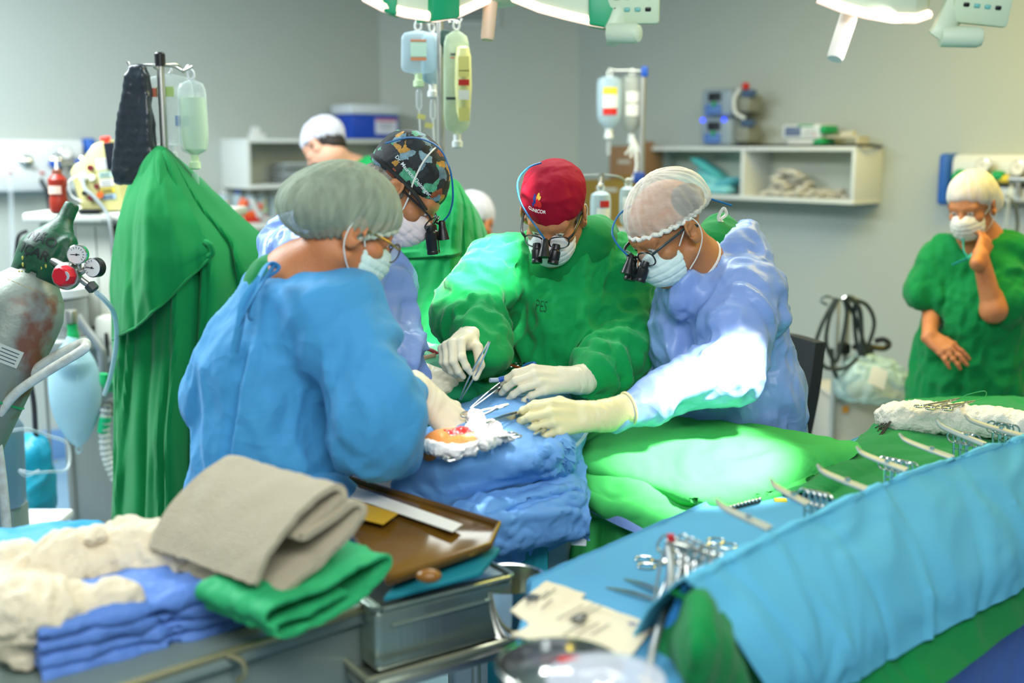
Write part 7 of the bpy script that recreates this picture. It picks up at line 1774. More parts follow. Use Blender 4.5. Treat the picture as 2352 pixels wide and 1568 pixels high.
F_ = bl(.98, .42, .62, .66, .03, .03) + bl(.97, .50, .70, .72, .02, -.028) + bl(.95, .58, .78, .74, .02, .025) + bl(.85, .50, .97, .62, .02, -.025) + bl(.9, .46, .8, .6, .015, .02) + bl(.2, .55, .5, .62, .03, .010) + bl(.1, .62, .4, .70, .02, -.010)
G = G + np.array([0, -.6, .8]) * F_[..., None]
rough_ = .35 + .9 * np.exp(-(((U - .88) / .14) ** 2 + ((W_ - .58) / .12) ** 2))
G = grid_disp(G, .009, (8, 8, 8), 41.0, rough_ * 1.5); cw = np.array(PZ(1048, 1006, 1.10)); G[..., 2] -= .026 * np.exp(-(np.linalg.norm((G - cw)[..., :2], axis=2) / .075) ** 2)
cm_ = np.exp(-(((U - .86) / .13) ** 2 + ((W_ - .56) / .13) ** 2)); G = grid_disp(G, .016, (15, 15, 15), 43.0, cm_); G = grid_disp(G, .006, (34, 34, 34), 44.0, cm_)
bd = sheet_thing('surgical_drape', 'blue surgical drape around the wound with a crumpled fold at its right corner', 'drape', G, M_BLUE_DRAPE, .005)
YF = (2.24, 2.26, 2.29, 2.33, 2.36, 2.37)
rows = [[P(x, y, Y + dY) for (x, y), Y in zip(r, YF)] for r, dY in (([(990, 1195), (1060, 1160), (1150, 1130), (1260, 1108), (1318, 1105), (1338, 1135)], .03), ([(1000, 1225), (1075, 1185), (1165, 1155), (1270, 1130), (1325, 1125), (1348, 1150)], .0), ([(1030, 1250), (1100, 1220), (1180, 1200), (1275, 1180), (1330, 1175), (1352, 1185)], -.01), ([(1070, 1275), (1130, 1265), (1195, 1255), (1280, 1240), (1330, 1227), (1350, 1225)], .0), ([(1075, 1272), (1130, 1262), (1195, 1252), (1280, 1238), (1330, 1225), (1348, 1222)], .03))]
G = loft(rows, 90, 60); U, W_ = uvgrid(G)
G = G + np.array([0, -.8, .5]) * (.03 * np.sin(PI * np.clip(W_, 0, 1)) + .010 * np.exp(-((W_ - .5 - .25 * (U - .5)) / .05) ** 2) - .012 * np.exp(-((W_ - .35 + .2 * (U - .5)) / .04) ** 2))[..., None]
G = grid_disp(G, .010, (9, 9, 10), 47.0); G = grid_disp(G, .003, (24, 24, 24), 48.0); sheet_thing('hanging_fold', None, None, G, M_BLUE_DRAPE, .005, bd)
G = loft([[P(1308, 1222, 2.36), P(1350, 1200, 2.36)], [P(1312, 1250, 2.36), P(1346, 1252, 2.36)]], 8, 6); sheet_thing('white_corner', None, None, G, mat('drape_white', '#dfe4e2', .7), .004, bd)
rows = [[P(x, y, 2.37) for x in (1120, 1190, 1258)] for y in (1225, 1330, 1480, 1800)]
G = loft(rows, 40, 40); G = grid_disp(G, .012, (9, 9, 3), 51.0, None, (0, -1, 0)); sheet_thing('underlayer', None, None, G, mat('drape_teal', '#1d8f9a', .6, bump=(20, .2)), .004, bd)
# patient: the open wound
S = SDF(); c = PZ(1044, 1008, 1.098)
S.ell(c + Vector((.01, 0, -.022)), (.085, .05, .046), .02); S.ell(c + Vector((-.03, -.006, .0)), (.03, .026, .018), .012); S.ell(c + Vector((.035, -.022, .004)), (.034, .020, .016), .012); S.ell(c + Vector((.05, -.004, .0)), (.035, .026, .018), .012)
S.ell(c + Vector((.012, -.012, .022)), (.016, .012, .014), .008, 'sub'); S.chain([c + Vector((-.01, -.022, .012)), c + Vector((.015, -.01, .020)), c + Vector((.03, .006, .018))], [.007, .009, .006], .006)
S.cap(c + Vector((-.08, .06, -.08)), c + Vector((.06, .08, -.08)), .05, .05, .03)
def wslot(C):
    d = np.sqrt(((C[:, 0] - c.x - .016) / .042) ** 2 + ((C[:, 1] - c.y + .012) / .026) ** 2); return (d + .25 * noise3(C * 60) < .8).astype(int)
pt = thing('patient', 'draped patient, only the open red and orange wound visible on the table', 'patient', (c.x, c.y, .91))
pb_ = to_obj('body', S.mesh(.003), [mat('skin_iodine', '#d98a45', .35, bump=(120, .2), sub=.05), mat('tissue_red', '#c3201a', .2, bump=(90, .5), spec=.7)], pt, wslot)
# gauze around the wound
rg = random.Random(5); S = SDF(); path = [(980, 1024), (1010, 1034), (1045, 1036), (1082, 1030), (1112, 1020), (1135, 1008), (1155, 1004), (1130, 990), (1108, 975), (1095, 965), (1088, 985), (1105, 1000), (1120, 1000)]
for i in range(len(path) - 1):
    zz_ = 1.094 if i < 4 else 1.112; a, b = PZ(*path[i], zz_), PZ(*path[i + 1], zz_); S.cap(a, b, rg.uniform(.008, .013), rg.uniform(.008, .013), .010)
S.ell(PZ(1110, 988, 1.115), (.035, .025, .024), .015); S.ell(PZ(1092, 962, 1.12), (.018, .018, .022), .012); S.cap(PZ(1150, 1003, 1.105), PZ(1176, 1008, 1.10), .010, .005, .008); S.cap(PZ(982, 1024, 1.094), PZ(970, 1016, 1.094), .010, .006, .008)
M_GAUZE = mat('gauze_white', '#f2ece8', .85, bump=(160, .4)); gz = cloth('gauze_swab', S, .0032, M_GAUZE, None, None, noise=((34, 34, 34, .0045), (80, 80, 80, .0014))); tag(gz, 'crumpled white gauze around the open wound, glaring in the light', 'gauze')

# ---- instruments
def forceps(label, tail, tip, gap=.014, w_=.0042, th=.0024, up=(0, 0, 1), group='tweezers in hand', m=None, endm=None):
    tail, tip = Vector(tail), Vector(tip); d = (tip - tail); L = d.length; d.normalize(); n = Vector(up); n = (n - d * n.dot(d)).normalized(); s = d.cross(n)
    t = thing('surgical_forceps', label, 'forceps', tip, group)
    for e in (-1, 1):
        n_ = 14; G = []
        for i in range(n_ + 1):
            f = i / n_; off = e * gap * .5 * math.sin(PI * min(1, f * 1.0)) ** .8 + e * .0012; ww = w_ * (.75 + .35 * math.sin(PI * f) - .55 * max(0, f - .6) / .4)
            o = tail + d * (L * f) + s * off; G.append([o - n * ww * .5, o + n * ww * .5])
        b = MB().sheet(G, th)
        if e == 1:
            for i in range(10): b.box((0, 0, 0), (.0016, .0012, w_ * .95), 0, Matrix.Translation(tail + d * (L * (.38 + .022 * i)) + s * (gap * .5 + .0022)) @ Matrix((d, s, n)).transposed().to_4x4())
        b.build('blade', m or M_STEEL, t)
    if endm: MB().tube([tail - d * .001, tail + d * .028], .0042, 8).build('colour_band', endm, t)
    return t
def hemostat(label, tip, ring, up=(0, 0, 1), r=.010, spread=.022, group=None, bow=.0, m=None, name='hemostat'):
    tip, ring = Vector(tip), Vector(ring); d = (ring - tip); L = d.length; d.normalize(); n = Vector(up); n = (n - d * n.dot(d)).normalized(); s = d.cross(n); m = m or M_STEEL
    t = thing(name, label, 'surgical clamp', ring, group)
    pv = tip + d * L * .30
    for e in (-1, 1):
        rc = ring + s * e * spread
        b = MB().tube([tip + s * e * .0008 + n * bow, tip + d * L * .16 + s * e * .003, pv + n * e * .001, pv + d * L * .2 - s * e * .006 * -1, pv + d * L * .45 + s * e * spread * .72, rc - d * r - s * e * r * .2], .0026, 8, 28, rfun=lambda f: .55 + .6 * min(1, f * 3) - .15 * f)
        b.tube([rc + (d * math.cos(a) * 1.15 + s * math.sin(a)) * r for a in [2 * PI * i / 24 for i in range(24)]], .0021, 8, closed=True)
        b.build('arm', m, t)
    MB().cyl(pv - n * .004, pv + n * .004, .0038, n=12).build('pivot', m, t); MB().box((0, 0, 0), (.004, spread * .9, .0025), 0, Matrix.Translation(ring - d * r * 2.2) @ Matrix((d, s, n)).transposed().to_4x4()).build('ratchet', m, t)
    return t
def held(pin, tip, up_len): d = (pin - tip).normalized(); return pin + d * up_len, tip
forceps('straight forceps held upright in the right hand of the red-capped surgeon', *held(pin3, P(1058, 918, 2.63), .095), .008, .0095, up=(.3, -1, .3))
forceps('long forceps with a red end in the left hand of the red-capped surgeon', *held(pin3l, P(1082, 938, 2.52), .14), .009, .009, up=(0, -.6, 1), endm=M_REDP)
forceps('forceps with a dark banded end in the yellowish glove of the right surgeon', *held(pin4, P(1118, 972, 2.29), .085), .009, .010, up=(0, -.6, 1), endm=mat('band_green', '#2c4a40', .4))
forceps('dark forceps slanting down from the hand of the surgeon with the patterned cap', *held(pin2, P(1040, 935, 2.56), .10), .008, .009, up=(.3, -1, .3), m=mat('dark_steel', '#6a6a68', .3, metal=1.0))
hemostat('needle holder pointing right from under the glove of the nurse in blue', P(1168, 928, 2.44), P(1076, 958, 2.40), (0, -.4, 1), .010, .012, 'clamps in hand')
hemostat('clamp lying on the blue drape in front of the gauze, rings to the right', PZ(968, 1034, 1.088), PZ(1044, 1049, 1.085), (0, 0, 1), .011, .020, 'clamps on the blue drape')
hemostat('clamp half hidden in the gauze with its ring showing at the right of the wound', PZ(1118, 1004, 1.12), PZ(1178, 999, 1.118), (0, 0, 1), .012, .010, 'clamps on the blue drape')
forceps('forceps lying on the blue drape below the yellowish glove', PZ(1264, 976, 1.105), PZ(1228, 998, 1.10), .006, .006, up=(0, 0, 1), group='forceps on the drape')
hemostat('clamp with rings upward behind the field, left of the pair', P(965, 808, 3.02), P(930, 760, 3.03), (0, -1, .2), .013, .014, 'clamps behind the field')
hemostat('clamp with a tall open arm behind the field, right of the pair', P(985, 812, 3.02), P(948, 762, 3.02), (0, -1, .2), .013, .016, 'clamps behind the field')
hose('tube_loop', 'red tube loop lying on the pale green sheet behind the field', 'tube', [P(905, 812, 2.98), P(925, 797, 2.98), P(955, 797, 2.98), P(985, 802, 2.98), P(1010, 815, 2.98)], .0055, mat('tube_red', '#b81426', .35))
hose('tube_loop', 'peach-coloured tube crossing the pale green sheet behind the field', 'tube', [P(915, 830, 2.95), P(955, 826, 2.94), P(1000, 815, 2.93)], .006, mat('tube_peach', '#e0b48c', .4))
t = thing('cautery_pen', 'blue and clear electric cautery pen by the left hand of the red-capped surgeon', 'cautery pen', P(1150, 870, 2.63))
MB().tube([P(1125, 873, 2.62), P(1145, 872, 2.63), P(1160, 870, 2.64)], .0055, 10, 8).build('tip_sleeve', sheer('pen_clear', '#c9d6e6', .6, .2, .3), t); MB().tube([P(1145, 872, 2.63), P(1185, 860, 2.64), P(1230, 836, 2.66)], .0062, 10, 12).build('handle', mat('pen_blue', '#1c55b0', .35), t)
MB().tube([P(1230, 836, 2.66), P(1225, 832, 2.69), P(1205, 838, 2.70), P(1195, 850, 2.70)], .003, 8, 14).build('wire', M_CABLE_BLUE, t)
hose('cable', 'thin blue cable curving over the blue drape between the two right hands', 'cable', [PZ(1210, 915, 1.125), PZ(1222, 930, 1.12), PZ(1245, 945, 1.115), PZ(1290, 935, 1.12), PZ(1330, 920, 1.10), PZ(1362, 930, 1.08), PZ(1360, 960, 1.075)], .0028, M_CABLE_BLUE)
hose('tube_loop', 'clear tube running off the right side of the blue drape', 'tube', [PZ(1360, 960, 1.075), PZ(1352, 985, 1.07), PZ(1340, 1005, 1.065), PZ(1322, 1025, 1.065)], .004, M_CLEAR)
hose('tube_loop', 'red suction tube hanging between the red-capped surgeon and the shiny gown', 'tube', [P(1478, 600, 3.15), P(1484, 660, 3.12), P(1480, 720, 3.1), P(1486, 790, 3.08), P(1492, 860, 3.05), P(1494, 960, 3.05)], .008, mat('tube_pinkred', '#c8453c', .35))
t = thing('tube_connector', 'pink-capped connector on the red tube beside the shiny gown', 'connector', P(1476, 745, 3.06)); MB().ball(P(1475, 722, 3.06), .008).build('pink_cap', mat('cap_pink', '#ff3a78', .4), t); MB().tube([P(1476, 728, 3.06), P(1480, 750, 3.06), P(1472, 765, 3.06)], .007, 8, 8).build('connector_body', M_WHITE, t)
for k, (pts, ds) in enumerate((([PZ(1110, 838, 1.15), PZ(1150, 835, 1.15), PZ(1185, 842, 1.15), PZ(1210, 850, 1.145)], 'orange tube on the dark green sheet behind the field'), ([PZ(1140, 812, 1.15), PZ(1180, 820, 1.15), PZ(1205, 835, 1.15), PZ(1225, 850, 1.14)], 'dark thin tube on the dark green sheet behind the field'))): hose('tube_loop', ds, 'tube', pts, .004, (mat('tube_orange', '#a8552c', .4), M_BLACK_MATTE)[k])
hemostat('clamp on the dark green sheet behind the field, near the orange tube', PZ(1235, 858, 1.14), PZ(1180, 838, 1.15), (0, 0, 1), .010, .012, 'clamps on the dark green sheet', 0, M_STEEL)
# ================================================================== instrument table at the right front
DA = Vector((.66, .75, 0)).normalized(); DB = Vector((DA.y, -DA.x, 0))      # along the table, and towards the camera
ZT = .95
O = PZ(1212, 1345, ZT)
def tb(a, b, z=0.0): return O + DA * a + DB * b + Vector((0, 0, z))
t = thing('instrument_table', 'long instrument table at the right front under blue and green covers', 'table', tb(.8, .3) - Vector((0, 0, ZT)))
Mt = Matrix((DA, -DB, Vector((0, 0, 1)))).transposed().to_4x4(); Mt.translation = O
MB().prism([tb(.02, .015, -.045), tb(1.74, .015, -.045), tb(1.74, .40, -.045), tb(-.28, .40, -.045), tb(-.26, .21, -.045)], (0, 0, .03), None, .004).build('table_top', M_STEEL_SAT, t)
for a, b in ((.06, -.06), (-.22, -.36), (1.70, -.06), (1.70, -.36)):
    if 1: MB().cyl(Mt @ Vector((a, b, -.04)), Mt @ Vector((a, b, -ZT + .01)), .016).build('leg', M_STEEL_SAT, t)
# blue table cover: top and the back fall
rows = [[tb(.0, .0, -.3), tb(.2, 0, -.3), tb(.5, 0, -.3), tb(1.0, 0, -.28), tb(1.78, 0, -.28)], [tb(.0, .0, -.015), tb(.2, 0, -.015), tb(.5, 0, -.015), tb(1.0, 0, -.015), tb(1.78, 0, -.015)], [tb(-.005, .012, .0), tb(.2, .012, 0), tb(.5, .012, 0), tb(1.0, .012, 0), tb(1.78, .012, 0)], [tb(-.265, .21, .0), tb(0, .21, 0), tb(.5, .21, 0), tb(1.0, .21, 0), tb(1.78, .21, 0)], [tb(-.30, .41, .0), tb(0, .41, 0), tb(.5, .41, 0), tb(1.0, .41, 0), tb(1.78, .41, 0)]]
G = loft(rows, 60, 40); G = grid_disp(G, .0018, (9, 9, 9), 61.0); tc_ = sheet_thing('table_cover', 'smooth light blue cover on the long instrument table', 'table cover', G, crumple('flat_cover_blue', '#579bc2', .8, 5, .1, spec=.2), .004)
# green cloth on the far half
z = .008
rows = [[PZ(1640, 1180, ZT - .10), PZ(1800, 1105, ZT - .05), PZ(1950, 1030, ZT + .0), PZ(2058, 938, ZT + .0), PZ(2100, 922, ZT + .0)], [PZ(1835, 1135, ZT + z + .012), PZ(1880, 1100, ZT + z + .02), PZ(1990, 1030, ZT + z + .02), PZ(2080, 940, ZT + z + .012), PZ(2180, 918, ZT + z)], [PZ(1905, 1148, ZT + z), PZ(2000, 1100, ZT + z), PZ(2120, 1040, ZT + z), PZ(2230, 960, ZT + z), PZ(2360, 920, ZT + z)], [PZ(1960, 1200, ZT + z), PZ(2080, 1150, ZT + z), PZ(2220, 1080, ZT + z), PZ(2340, 1010, ZT + z), PZ(2480, 960, ZT + z)]]
G = loft(rows, 70, 50); G = grid_disp(G, .006, (8, 8, 8), 67.0); sheet_thing('green_cloth', 'green cloth covering the far half of the instrument table', 'cloth', G, M_DRAPE_G, .006)
# rolled white towel on it
S = SDF(); pth = [PZ(2058, 962, ZT + .05), PZ(2120, 960, ZT + .05), PZ(2200, 968, ZT + .05), PZ(2290, 976, ZT + .05), PZ(2400, 990, ZT + .05)]
for a, b in zip(pth, pth[1:]): S.cap(a, b, .040, .040, .02); S.cap(a + Vector((0, .05, -.01)), b + Vector((0, .05, -.01)), .034, .034, .02)
S.plane((0, 0, ZT + .017), (0, 0, -1), .006); tw = cloth('rolled_towel', S, .006, mat('towel_white', '#e6e0d2', .9, bump=(120, .5)), None, None, noise=((16, 16, 16, .008), (45, 45, 45, .003))); tag(tw, 'rolled white towel with instruments on the far end of the instrument table', 'towel')
o = MB(); rg = random.Random(2)
for i in range(9): o.tube([PZ(2060 + rg.uniform(-8, 8), 945 + rg.uniform(-6, 8), ZT + .06), PZ(2040 + rg.uniform(-8, 8), 965 + rg.uniform(-8, 8), ZT + .05), PZ(2020 + rg.uniform(-16, 10), 1000 + rg.uniform(-18, 6), ZT + .035)], .0014, 5, 10)
tag(o.build('suture_tuft', M_BLACK_MATTE), 'tuft of black suture threads at the end of the rolled towel', 'suture threads', None, 'stuff')
for k, (a, b, c2, d2, ds) in enumerate(((2150, 938, 2205, 914, 'left of the two needle holders on the rolled towel'), (2190, 940, 2240, 920, 'right of the two needle holders on the rolled towel'))):
    hemostat(ds, PZ(c2, d2, ZT + .10), PZ(a - 25, b - 3, ZT + .098), (0, 0, 1), .012, .016, 'needle holders on the towel')
hose('suture_thread', 'fine green suture thread curling above the rolled towel', 'thread', [PZ(2205, 914, ZT + .10), PZ(2225, 905, ZT + .12), PZ(2262, 898, ZT + .14), PZ(2262, 912, ZT + .11), PZ(2240, 920, ZT + .10)], .0012, M_GREENP)
# yellow clip, dark ruler strip and other small things on the blue cover
c = PZ(1791, 1157, ZT); t = thing('plastic_clip', 'small yellow plastic clip on the blue table cover', 'clip', c); MB().prism([c + Vector((-.013, -.006, 0)), c + Vector((.014, -.008, 0)), c + Vector((.016, .008, 0)), c + Vector((-.011, .010, 0))], (0, 0, .011), None, .002).build('clip_body', M_YEL, t)
a, b = PZ(1678, 1168, ZT + .012), PZ(1745, 1150, ZT + .012); d = b - a; t = thing('metal_ruler', 'beaded metal strip at the edge of the blue table cover beside the green sheet', 'strip', a); MB().tube([a, b], .004, 8).build('bar', M_BLACK, t)
o = MB()
for i in range(9): o.ball(a.lerp(b, i / 8) + Vector((0, 0, .004)), .0045, None, 10, 6)
o.build('beads', M_STEEL, t)
# raised blue drape along the camera side
RZ = 1.075
rg_px = [(1572, 1338), (1700, 1270), (1900, 1172), (2100, 1086), (2352, 1006), (2480, 968)]
ridge = [PZ(x, y, RZ) for x, y in rg_px]
hem_px = [(1770, 1640), (1900, 1590), (2040, 1512), (2180, 1440), (2352, 1346), (2480, 1280)]
hem_ = [PZ(x, y, .84) for x, y in hem_px]
back = [r - DB * .10 + Vector((0, 0, -.13)) for r in ridge]
back2 = [r - DB * .05 + Vector((0, 0, -.05)) for r in ridge]
q1 = [r.lerp(h, .08) + Vector((0, 0, .008)) for r, h in zip(ridge, hem_)]; q2 = [r.lerp(h, .35) + DB * .03 for r, h in zip(ridge, hem_)]; q3 = [r.lerp(h, .7) + DB * .03 for r, h in zip(ridge, hem_)]
G = loft([back, back2, ridge, q1, q2, q3, hem_], 110, 90); U, W_ = uvgrid(G)
F_ = np.zeros_like(U)
for u0, du, am in ((.14, .05, -.006), (.26, .04, .007), (.38, .03, -.007), (.52, .03, .007), (.66, .02, -.007), (.80, .02, .006)): F_ += am * np.exp(-((U - u0 - du * (W_ - .5)) / .010) ** 2) * np.clip((W_ - .38) * 6, 0, 1)
G = G + np.array(DB) * F_[..., None]; G = grid_disp(G, .007, (6, 6, 5), 71.0)
bd2 = sheet_thing('instrument_drape', 'large light blue drape over the raised camera side of the instrument table', 'drape', G, M_TABLE_BLUE, .004)
sh = lambda L, k, dz: [p - DB * k + Vector((0, 0, dz)) for p in L]
hem2 = [PZ(x, y, .775) for x, y in ((1770, 1800), (1900, 1720), (2060, 1640), (2180, 1560), (2352, 1428), (2480, 1350))]
G = loft([sh(ridge, .03, -.02), sh(q2, .012, -.005), sh(hem_, .012, 0), hem2], 80, 40); G = grid_disp(G, .006, (7, 7, 4), 73.0)
gl = sheet_thing('green_liner', 'green cloth lining showing below and left of the large blue drape', 'cloth', G, M_DRAPE_G, .004)
hem3 = [p - Vector((0, 0, .45)) for p in sh(hem2, .04, 0)]
G = loft([sh(hem_, .10, -.04), sh(hem2, .06, .02), hem3], 70, 40); G = grid_disp(G, .008, (6, 6, 3), 77.0); sheet_thing('table_skirt', 'periwinkle blue cloth hanging lowest at the bottom right corner', 'cloth', G, crumple('periwinkle_skirt', '#4d6fbe', .6, 6, .3), .004)
# green cloth bulging out at the open left end
rows = [[PZ(1572, 1365, 1.03), PZ(1588, 1350, 1.05), PZ(1602, 1346, 1.055), PZ(1618, 1350, 1.055), PZ(1634, 1368, 1.045)], [PZ(1545, 1430, .985), PZ(1575, 1412, 1.02), PZ(1600, 1402, 1.045), PZ(1640, 1412, 1.04), PZ(1668, 1440, 1.0)], [PZ(1512, 1520, .93), PZ(1555, 1500, .97), PZ(1598, 1485, 1.02), PZ(1660, 1500, .99), PZ(1700, 1540, .93)], [PZ(1470, 1640, .82), PZ(1540, 1620, .86), PZ(1600, 1600, .93), PZ(1680, 1630, .88), PZ(1740, 1690, .80)]]
G = loft(rows, 50, 50); U, W_ = uvgrid(G); G = G + np.array((-.3, -.8, .3)) * (.025 * np.exp(-((U - .55) / .12) ** 2) * np.clip(W_ * 2, 0, 1))[..., None]; G = grid_disp(G, .008, (8, 8, 5), 81.0); sheet_thing('end_fold', None, None, G, M_DRAPE_G, .006, gl)
# blue inner face at the left end
G = loft([[PZ(1568, 1345, 1.065), PZ(1590, 1335, 1.07)], [PZ(1535, 1420, 1.0), PZ(1562, 1400, 1.02)], [PZ(1528, 1500, .955), PZ(1545, 1490, .96)]], 10, 20) ; sheet_thing('end_flap', None, None, G, mat('drape_deep_blue', '#2f86cc', .8), .003, bd2)
# clamps reaching over the ridge
over = [((1642, 1156), (1768, 1214)), ((1768, 1110), (1856, 1158)), ((1876, 1078), (1990, 1124)), ((1966, 1036), (2082, 1080)), ((2064, 1006), (2188, 1052)), ((2150, 974), (2262, 1020)), ((2214, 962), (2352, 1002))]
od = ['clamp reaching over the blue drape ridge, first from the front', 'clamp second from the front over the ridge, next to the yellow clip', 'clamp third from the front over the blue drape ridge', 'clamp in the middle of the row over the blue drape ridge', 'clamp third from the far end over the blue drape ridge', 'clamp second from the far end over the ridge, below the rolled towel', 'clamp at the far end of the row beside the rolled towel']
M_TI = mat('pale_steel', '#aeb4ac', .5, metal=.45)
for k, ((a, b), ds) in enumerate(zip(over, od)):
    p0, p1 = PZ(*a[:2], RZ + .025), PZ(*b[:2], RZ + .002); d = (p1 - p0).normalized(); L = (p1 - p0).length
    tt = thing('long_clamp', ds, 'surgical clamp', p1, 'clamps over the blue ridge'); s = Vector((-d.y, d.x, 0))
    for e in (-1, 1):
        MB().tube([p0 + s * e * .0015 + Vector((0, 0, .010)), p0 + d * L * .2 + s * e * .003, p0 + d * L + s * e * .006], .0052, 8, 14, rfun=lambda f: .45 + .6 * min(1, f * 2.2), flat=.7).build('arm', M_TI, tt)
    MB().cyl(p0.lerp(p1, .62) - Vector((0, 0, .006)), p0.lerp(p1, .62) + Vector((0, 0, .008)), .005, n=12).build('pivot', M_STEEL, tt)
# ring handles hanging in clusters behind the ridge
n_ = 0
for cx_, cy_, cnt in ((1858, 1150, 3), (2042, 1074, 4), (2200, 1012, 3), (2290, 990, 3)):
    for i in range(cnt):
        p = PZ(cx_ + i * 14, cy_ - 2 + i * 3 - 6, RZ - .005); hemostat('ring-handled clamp hanging upright in a cluster behind the blue ridge', p - Vector((0, 0, .10)), p, DA, .012, .011, 'clamps hanging behind the blue ridge'); n_ += 1
# bundle of needle holders at the front end
rgx = random.Random(8); pA, pB = PZ(1545, 1248, 1.06), PZ(1650, 1300, 1.06)
for i in range(7):
    p = pA.lerp(pB, i / 6); hemostat('needle holder in the ring-handled bundle at the front end of the table', p + Vector((-.055 + .004 * i, -.10, -.12)) if i < 2 else p + Vector((-.02, -.05, -.09)), p, (.5, .6, .2), .014, .016, 'needle holder bundle', 0, M_STEEL, 'needle_holder')
t = thing('instrument_stringer', 'red-taped metal rod carrying the bundle of needle holders', 'rod', pA); MB().tube([pA + Vector((-.012, -.01, .006)), pB + Vector((.02, .02, .004))], .004, 8).build('rod', M_STEEL, t)
MB().tube([pA + Vector((-.004, -.006, .018)), pA + Vector((-.006, -.008, -.03))], .0065, 10, 6).build('red_tape', mat('tape_red', '#c02830', .5), t)
MB().tube([pA + Vector((-.008, -.008, .0)), PZ(1540, 1330, 1.03), PZ(1515, 1430, .995), PZ(1498, 1500, .972), PZ(1478, 1580, .955)], .0085, 10, 16, flat=.5).build('long_shaft', M_STEEL_SAT, t)
MB().tube([pA + Vector((.02, .0, .0)), PZ(1572, 1320, 1.02), PZ(1560, 1350, 1.01)], .006, 8, 8).build('side_shaft', M_STEEL_SAT, t)
hemostat('scissors with open ring handles on the blue cover in front of the bundle', PZ(1560, 1292, ZT + .008), PZ(1482, 1292, ZT + .008), (0, 0, 1), .014, .018, None, 0, M_STEEL, 'surgical_scissors')
hemostat('scissors lying behind the needle holder bundle on the blue cover', PZ(1600, 1262, ZT + .06), PZ(1658, 1248, ZT + .06), (0, 0, 1), .014, .016, None, 0, M_STEEL, 'surgical_scissors')
forceps('upper of two forceps on the blue table cover', PZ(1530, 1368, ZT + .006), PZ(1432, 1330, ZT + .006), .008, .009, up=(0, 0, 1), group='forceps on the blue cover'); forceps('lower of two forceps on the blue table cover', PZ(1522, 1388, ZT + .006), PZ(1392, 1350, ZT + .006), .008, .010, up=(0, 0, 1), group='forceps on the blue cover')
# printed paper pouches
def pouch(label, cs, texts, lines):
    q = [PZ(x, y, ZT + z) for x, y, z in cs]; G = loft([[q[0], q[1]], [q[3], q[2]]], 14, 14); G = G + np.array([0, 0, 1]) * (.006 * np.sin(np.linspace(0, PI, 15))[None, :] * np.sin(np.linspace(0, PI, 15))[:, None])[..., None]; G = grid_disp(G, .002, (20, 20, 20), len(label) * 1.3)
    o = tag(MB().sheet(G, .003).build('paper_pouch', mat('pouch_cream', '#dccfb2', .75)), label, 'paper pouch', 'paper pouches on the instrument table')
    bl_ = lambda u, v: (q[0].lerp(q[1], u)).lerp(q[3].lerp(q[2], u), v)
    ex = (q[1] - q[0]).normalized(); ey = Vector((0, 0, 1)).cross(ex)
    Mx = Matrix((ex, ey, Vector((0, 0, 1)))).transposed().to_4x4()
    for s_, sz, u, v, mm in texts: M_ = Mx.copy(); M_.translation = bl_(u, v) + Vector((0, 0, .03)); text('print', s_, sz, M_, mm, o, 0, o, .0012)
    for u, v, w_ in lines:
        p = bl_(u, v); hh = .008; MB().box((0, 0, 0), (w_, .0022, .0004), 0, Matrix.Translation(p + Vector((0, 0, .0125))) @ Mx).build('print_line', mat('print_grey', '#6d6a60', .7), o)
    return o, bl_, Mx
o, bl_, Mx = pouch('printed cream paper pouch farther back on the blue cover', [(1172, 1405, .004), (1255, 1338, .008), (1345, 1368, .008), (1240, 1452, .004)], [], [(.35, .3, .05), (.5, .38, .05), (.62, .46, .05), (.4, .65, .04)])
MB().lathe(bl_(.42, .18) + Vector((0, 0, .0095)), (0, 0, 1), [(.012, 0), (.012, .0006)], 24).build('print_oval', M_INK, o)
o, bl_, Mx = pouch('printed cream paper pouch with a black oval mark nearer the steel bowl', [(1172, 1462, .010), (1330, 1378, .012), (1505, 1438, .012), (1440, 1522, .008)], [('AJ', .020, .80, .80, mat('pen_ink', '#4a55a8', .7)), ('62', .020, .72, .93, mat('pen_ink', '#4a55a8', .7))], [(.6, .2, .07), (.66, .28, .07), (.72, .36, .06), (.3, .42, .06), (.36, .52, .06), (.42, .62, .05)])
ov = MB(); ov.lathe((0, 0, 0), (0, 0, 1), [(.012, 0), (.012, .0006)], 28, True, Matrix.Translation(bl_(.5, .36) + Vector((0, 0, .0155))) @ Mx @ Matrix.Diagonal((1.5, .8, 1, 1))).build('print_oval', mat('oval_black', '#23231f', .6), o)
M_ = Mx.copy(); M_.translation = bl_(.5, .36) + Vector((0, 0, .0164)); text('oval_number', '2.1', .014, M_, M_PAPER, o, .0002)
# steel bowl and clear lid
c = PZ(1285, 1560, ZT + .045); c.z = ZT
t = thing('steel_bowl', 'shiny steel bowl at the bottom edge on the blue cover', 'bowl', c)
MB().lathe(c + Vector((0, 0, .003)), (0, 0, 1), [(.03, 0), (.055, .004), (.075, .02), (.082, .050), (.084, .062), (.086, .064), (.082, .0645), (.079, .050), (.07, .022), (.05, .008), (.01, .006)], 48, False).build('bowl_body', M_CHROME, t)
c2 = PZ(1390, 1620, ZT + .03); c2.z = ZT
t = thing('plastic_cup', 'clear plastic lidded cup with a red tag in front of the steel bowl', 'cup', c2)
MB().lathe(c2 + Vector((0, 0, .003)), (0, 0, 1), [(.06, 0), (.066, .01), (.072, .055), (.078, .058), (.078, .066), (.06, .072), (.045, .078), (.0, .08)], 40, False).build('cup_body', sheer('cup_clear', '#d3d6e2', .4, .1, .5), t); MB().box(c2 + Vector((-.045, .045, .072)), (.03, .012, .008), .002).build('red_tag', M_REDP, t)

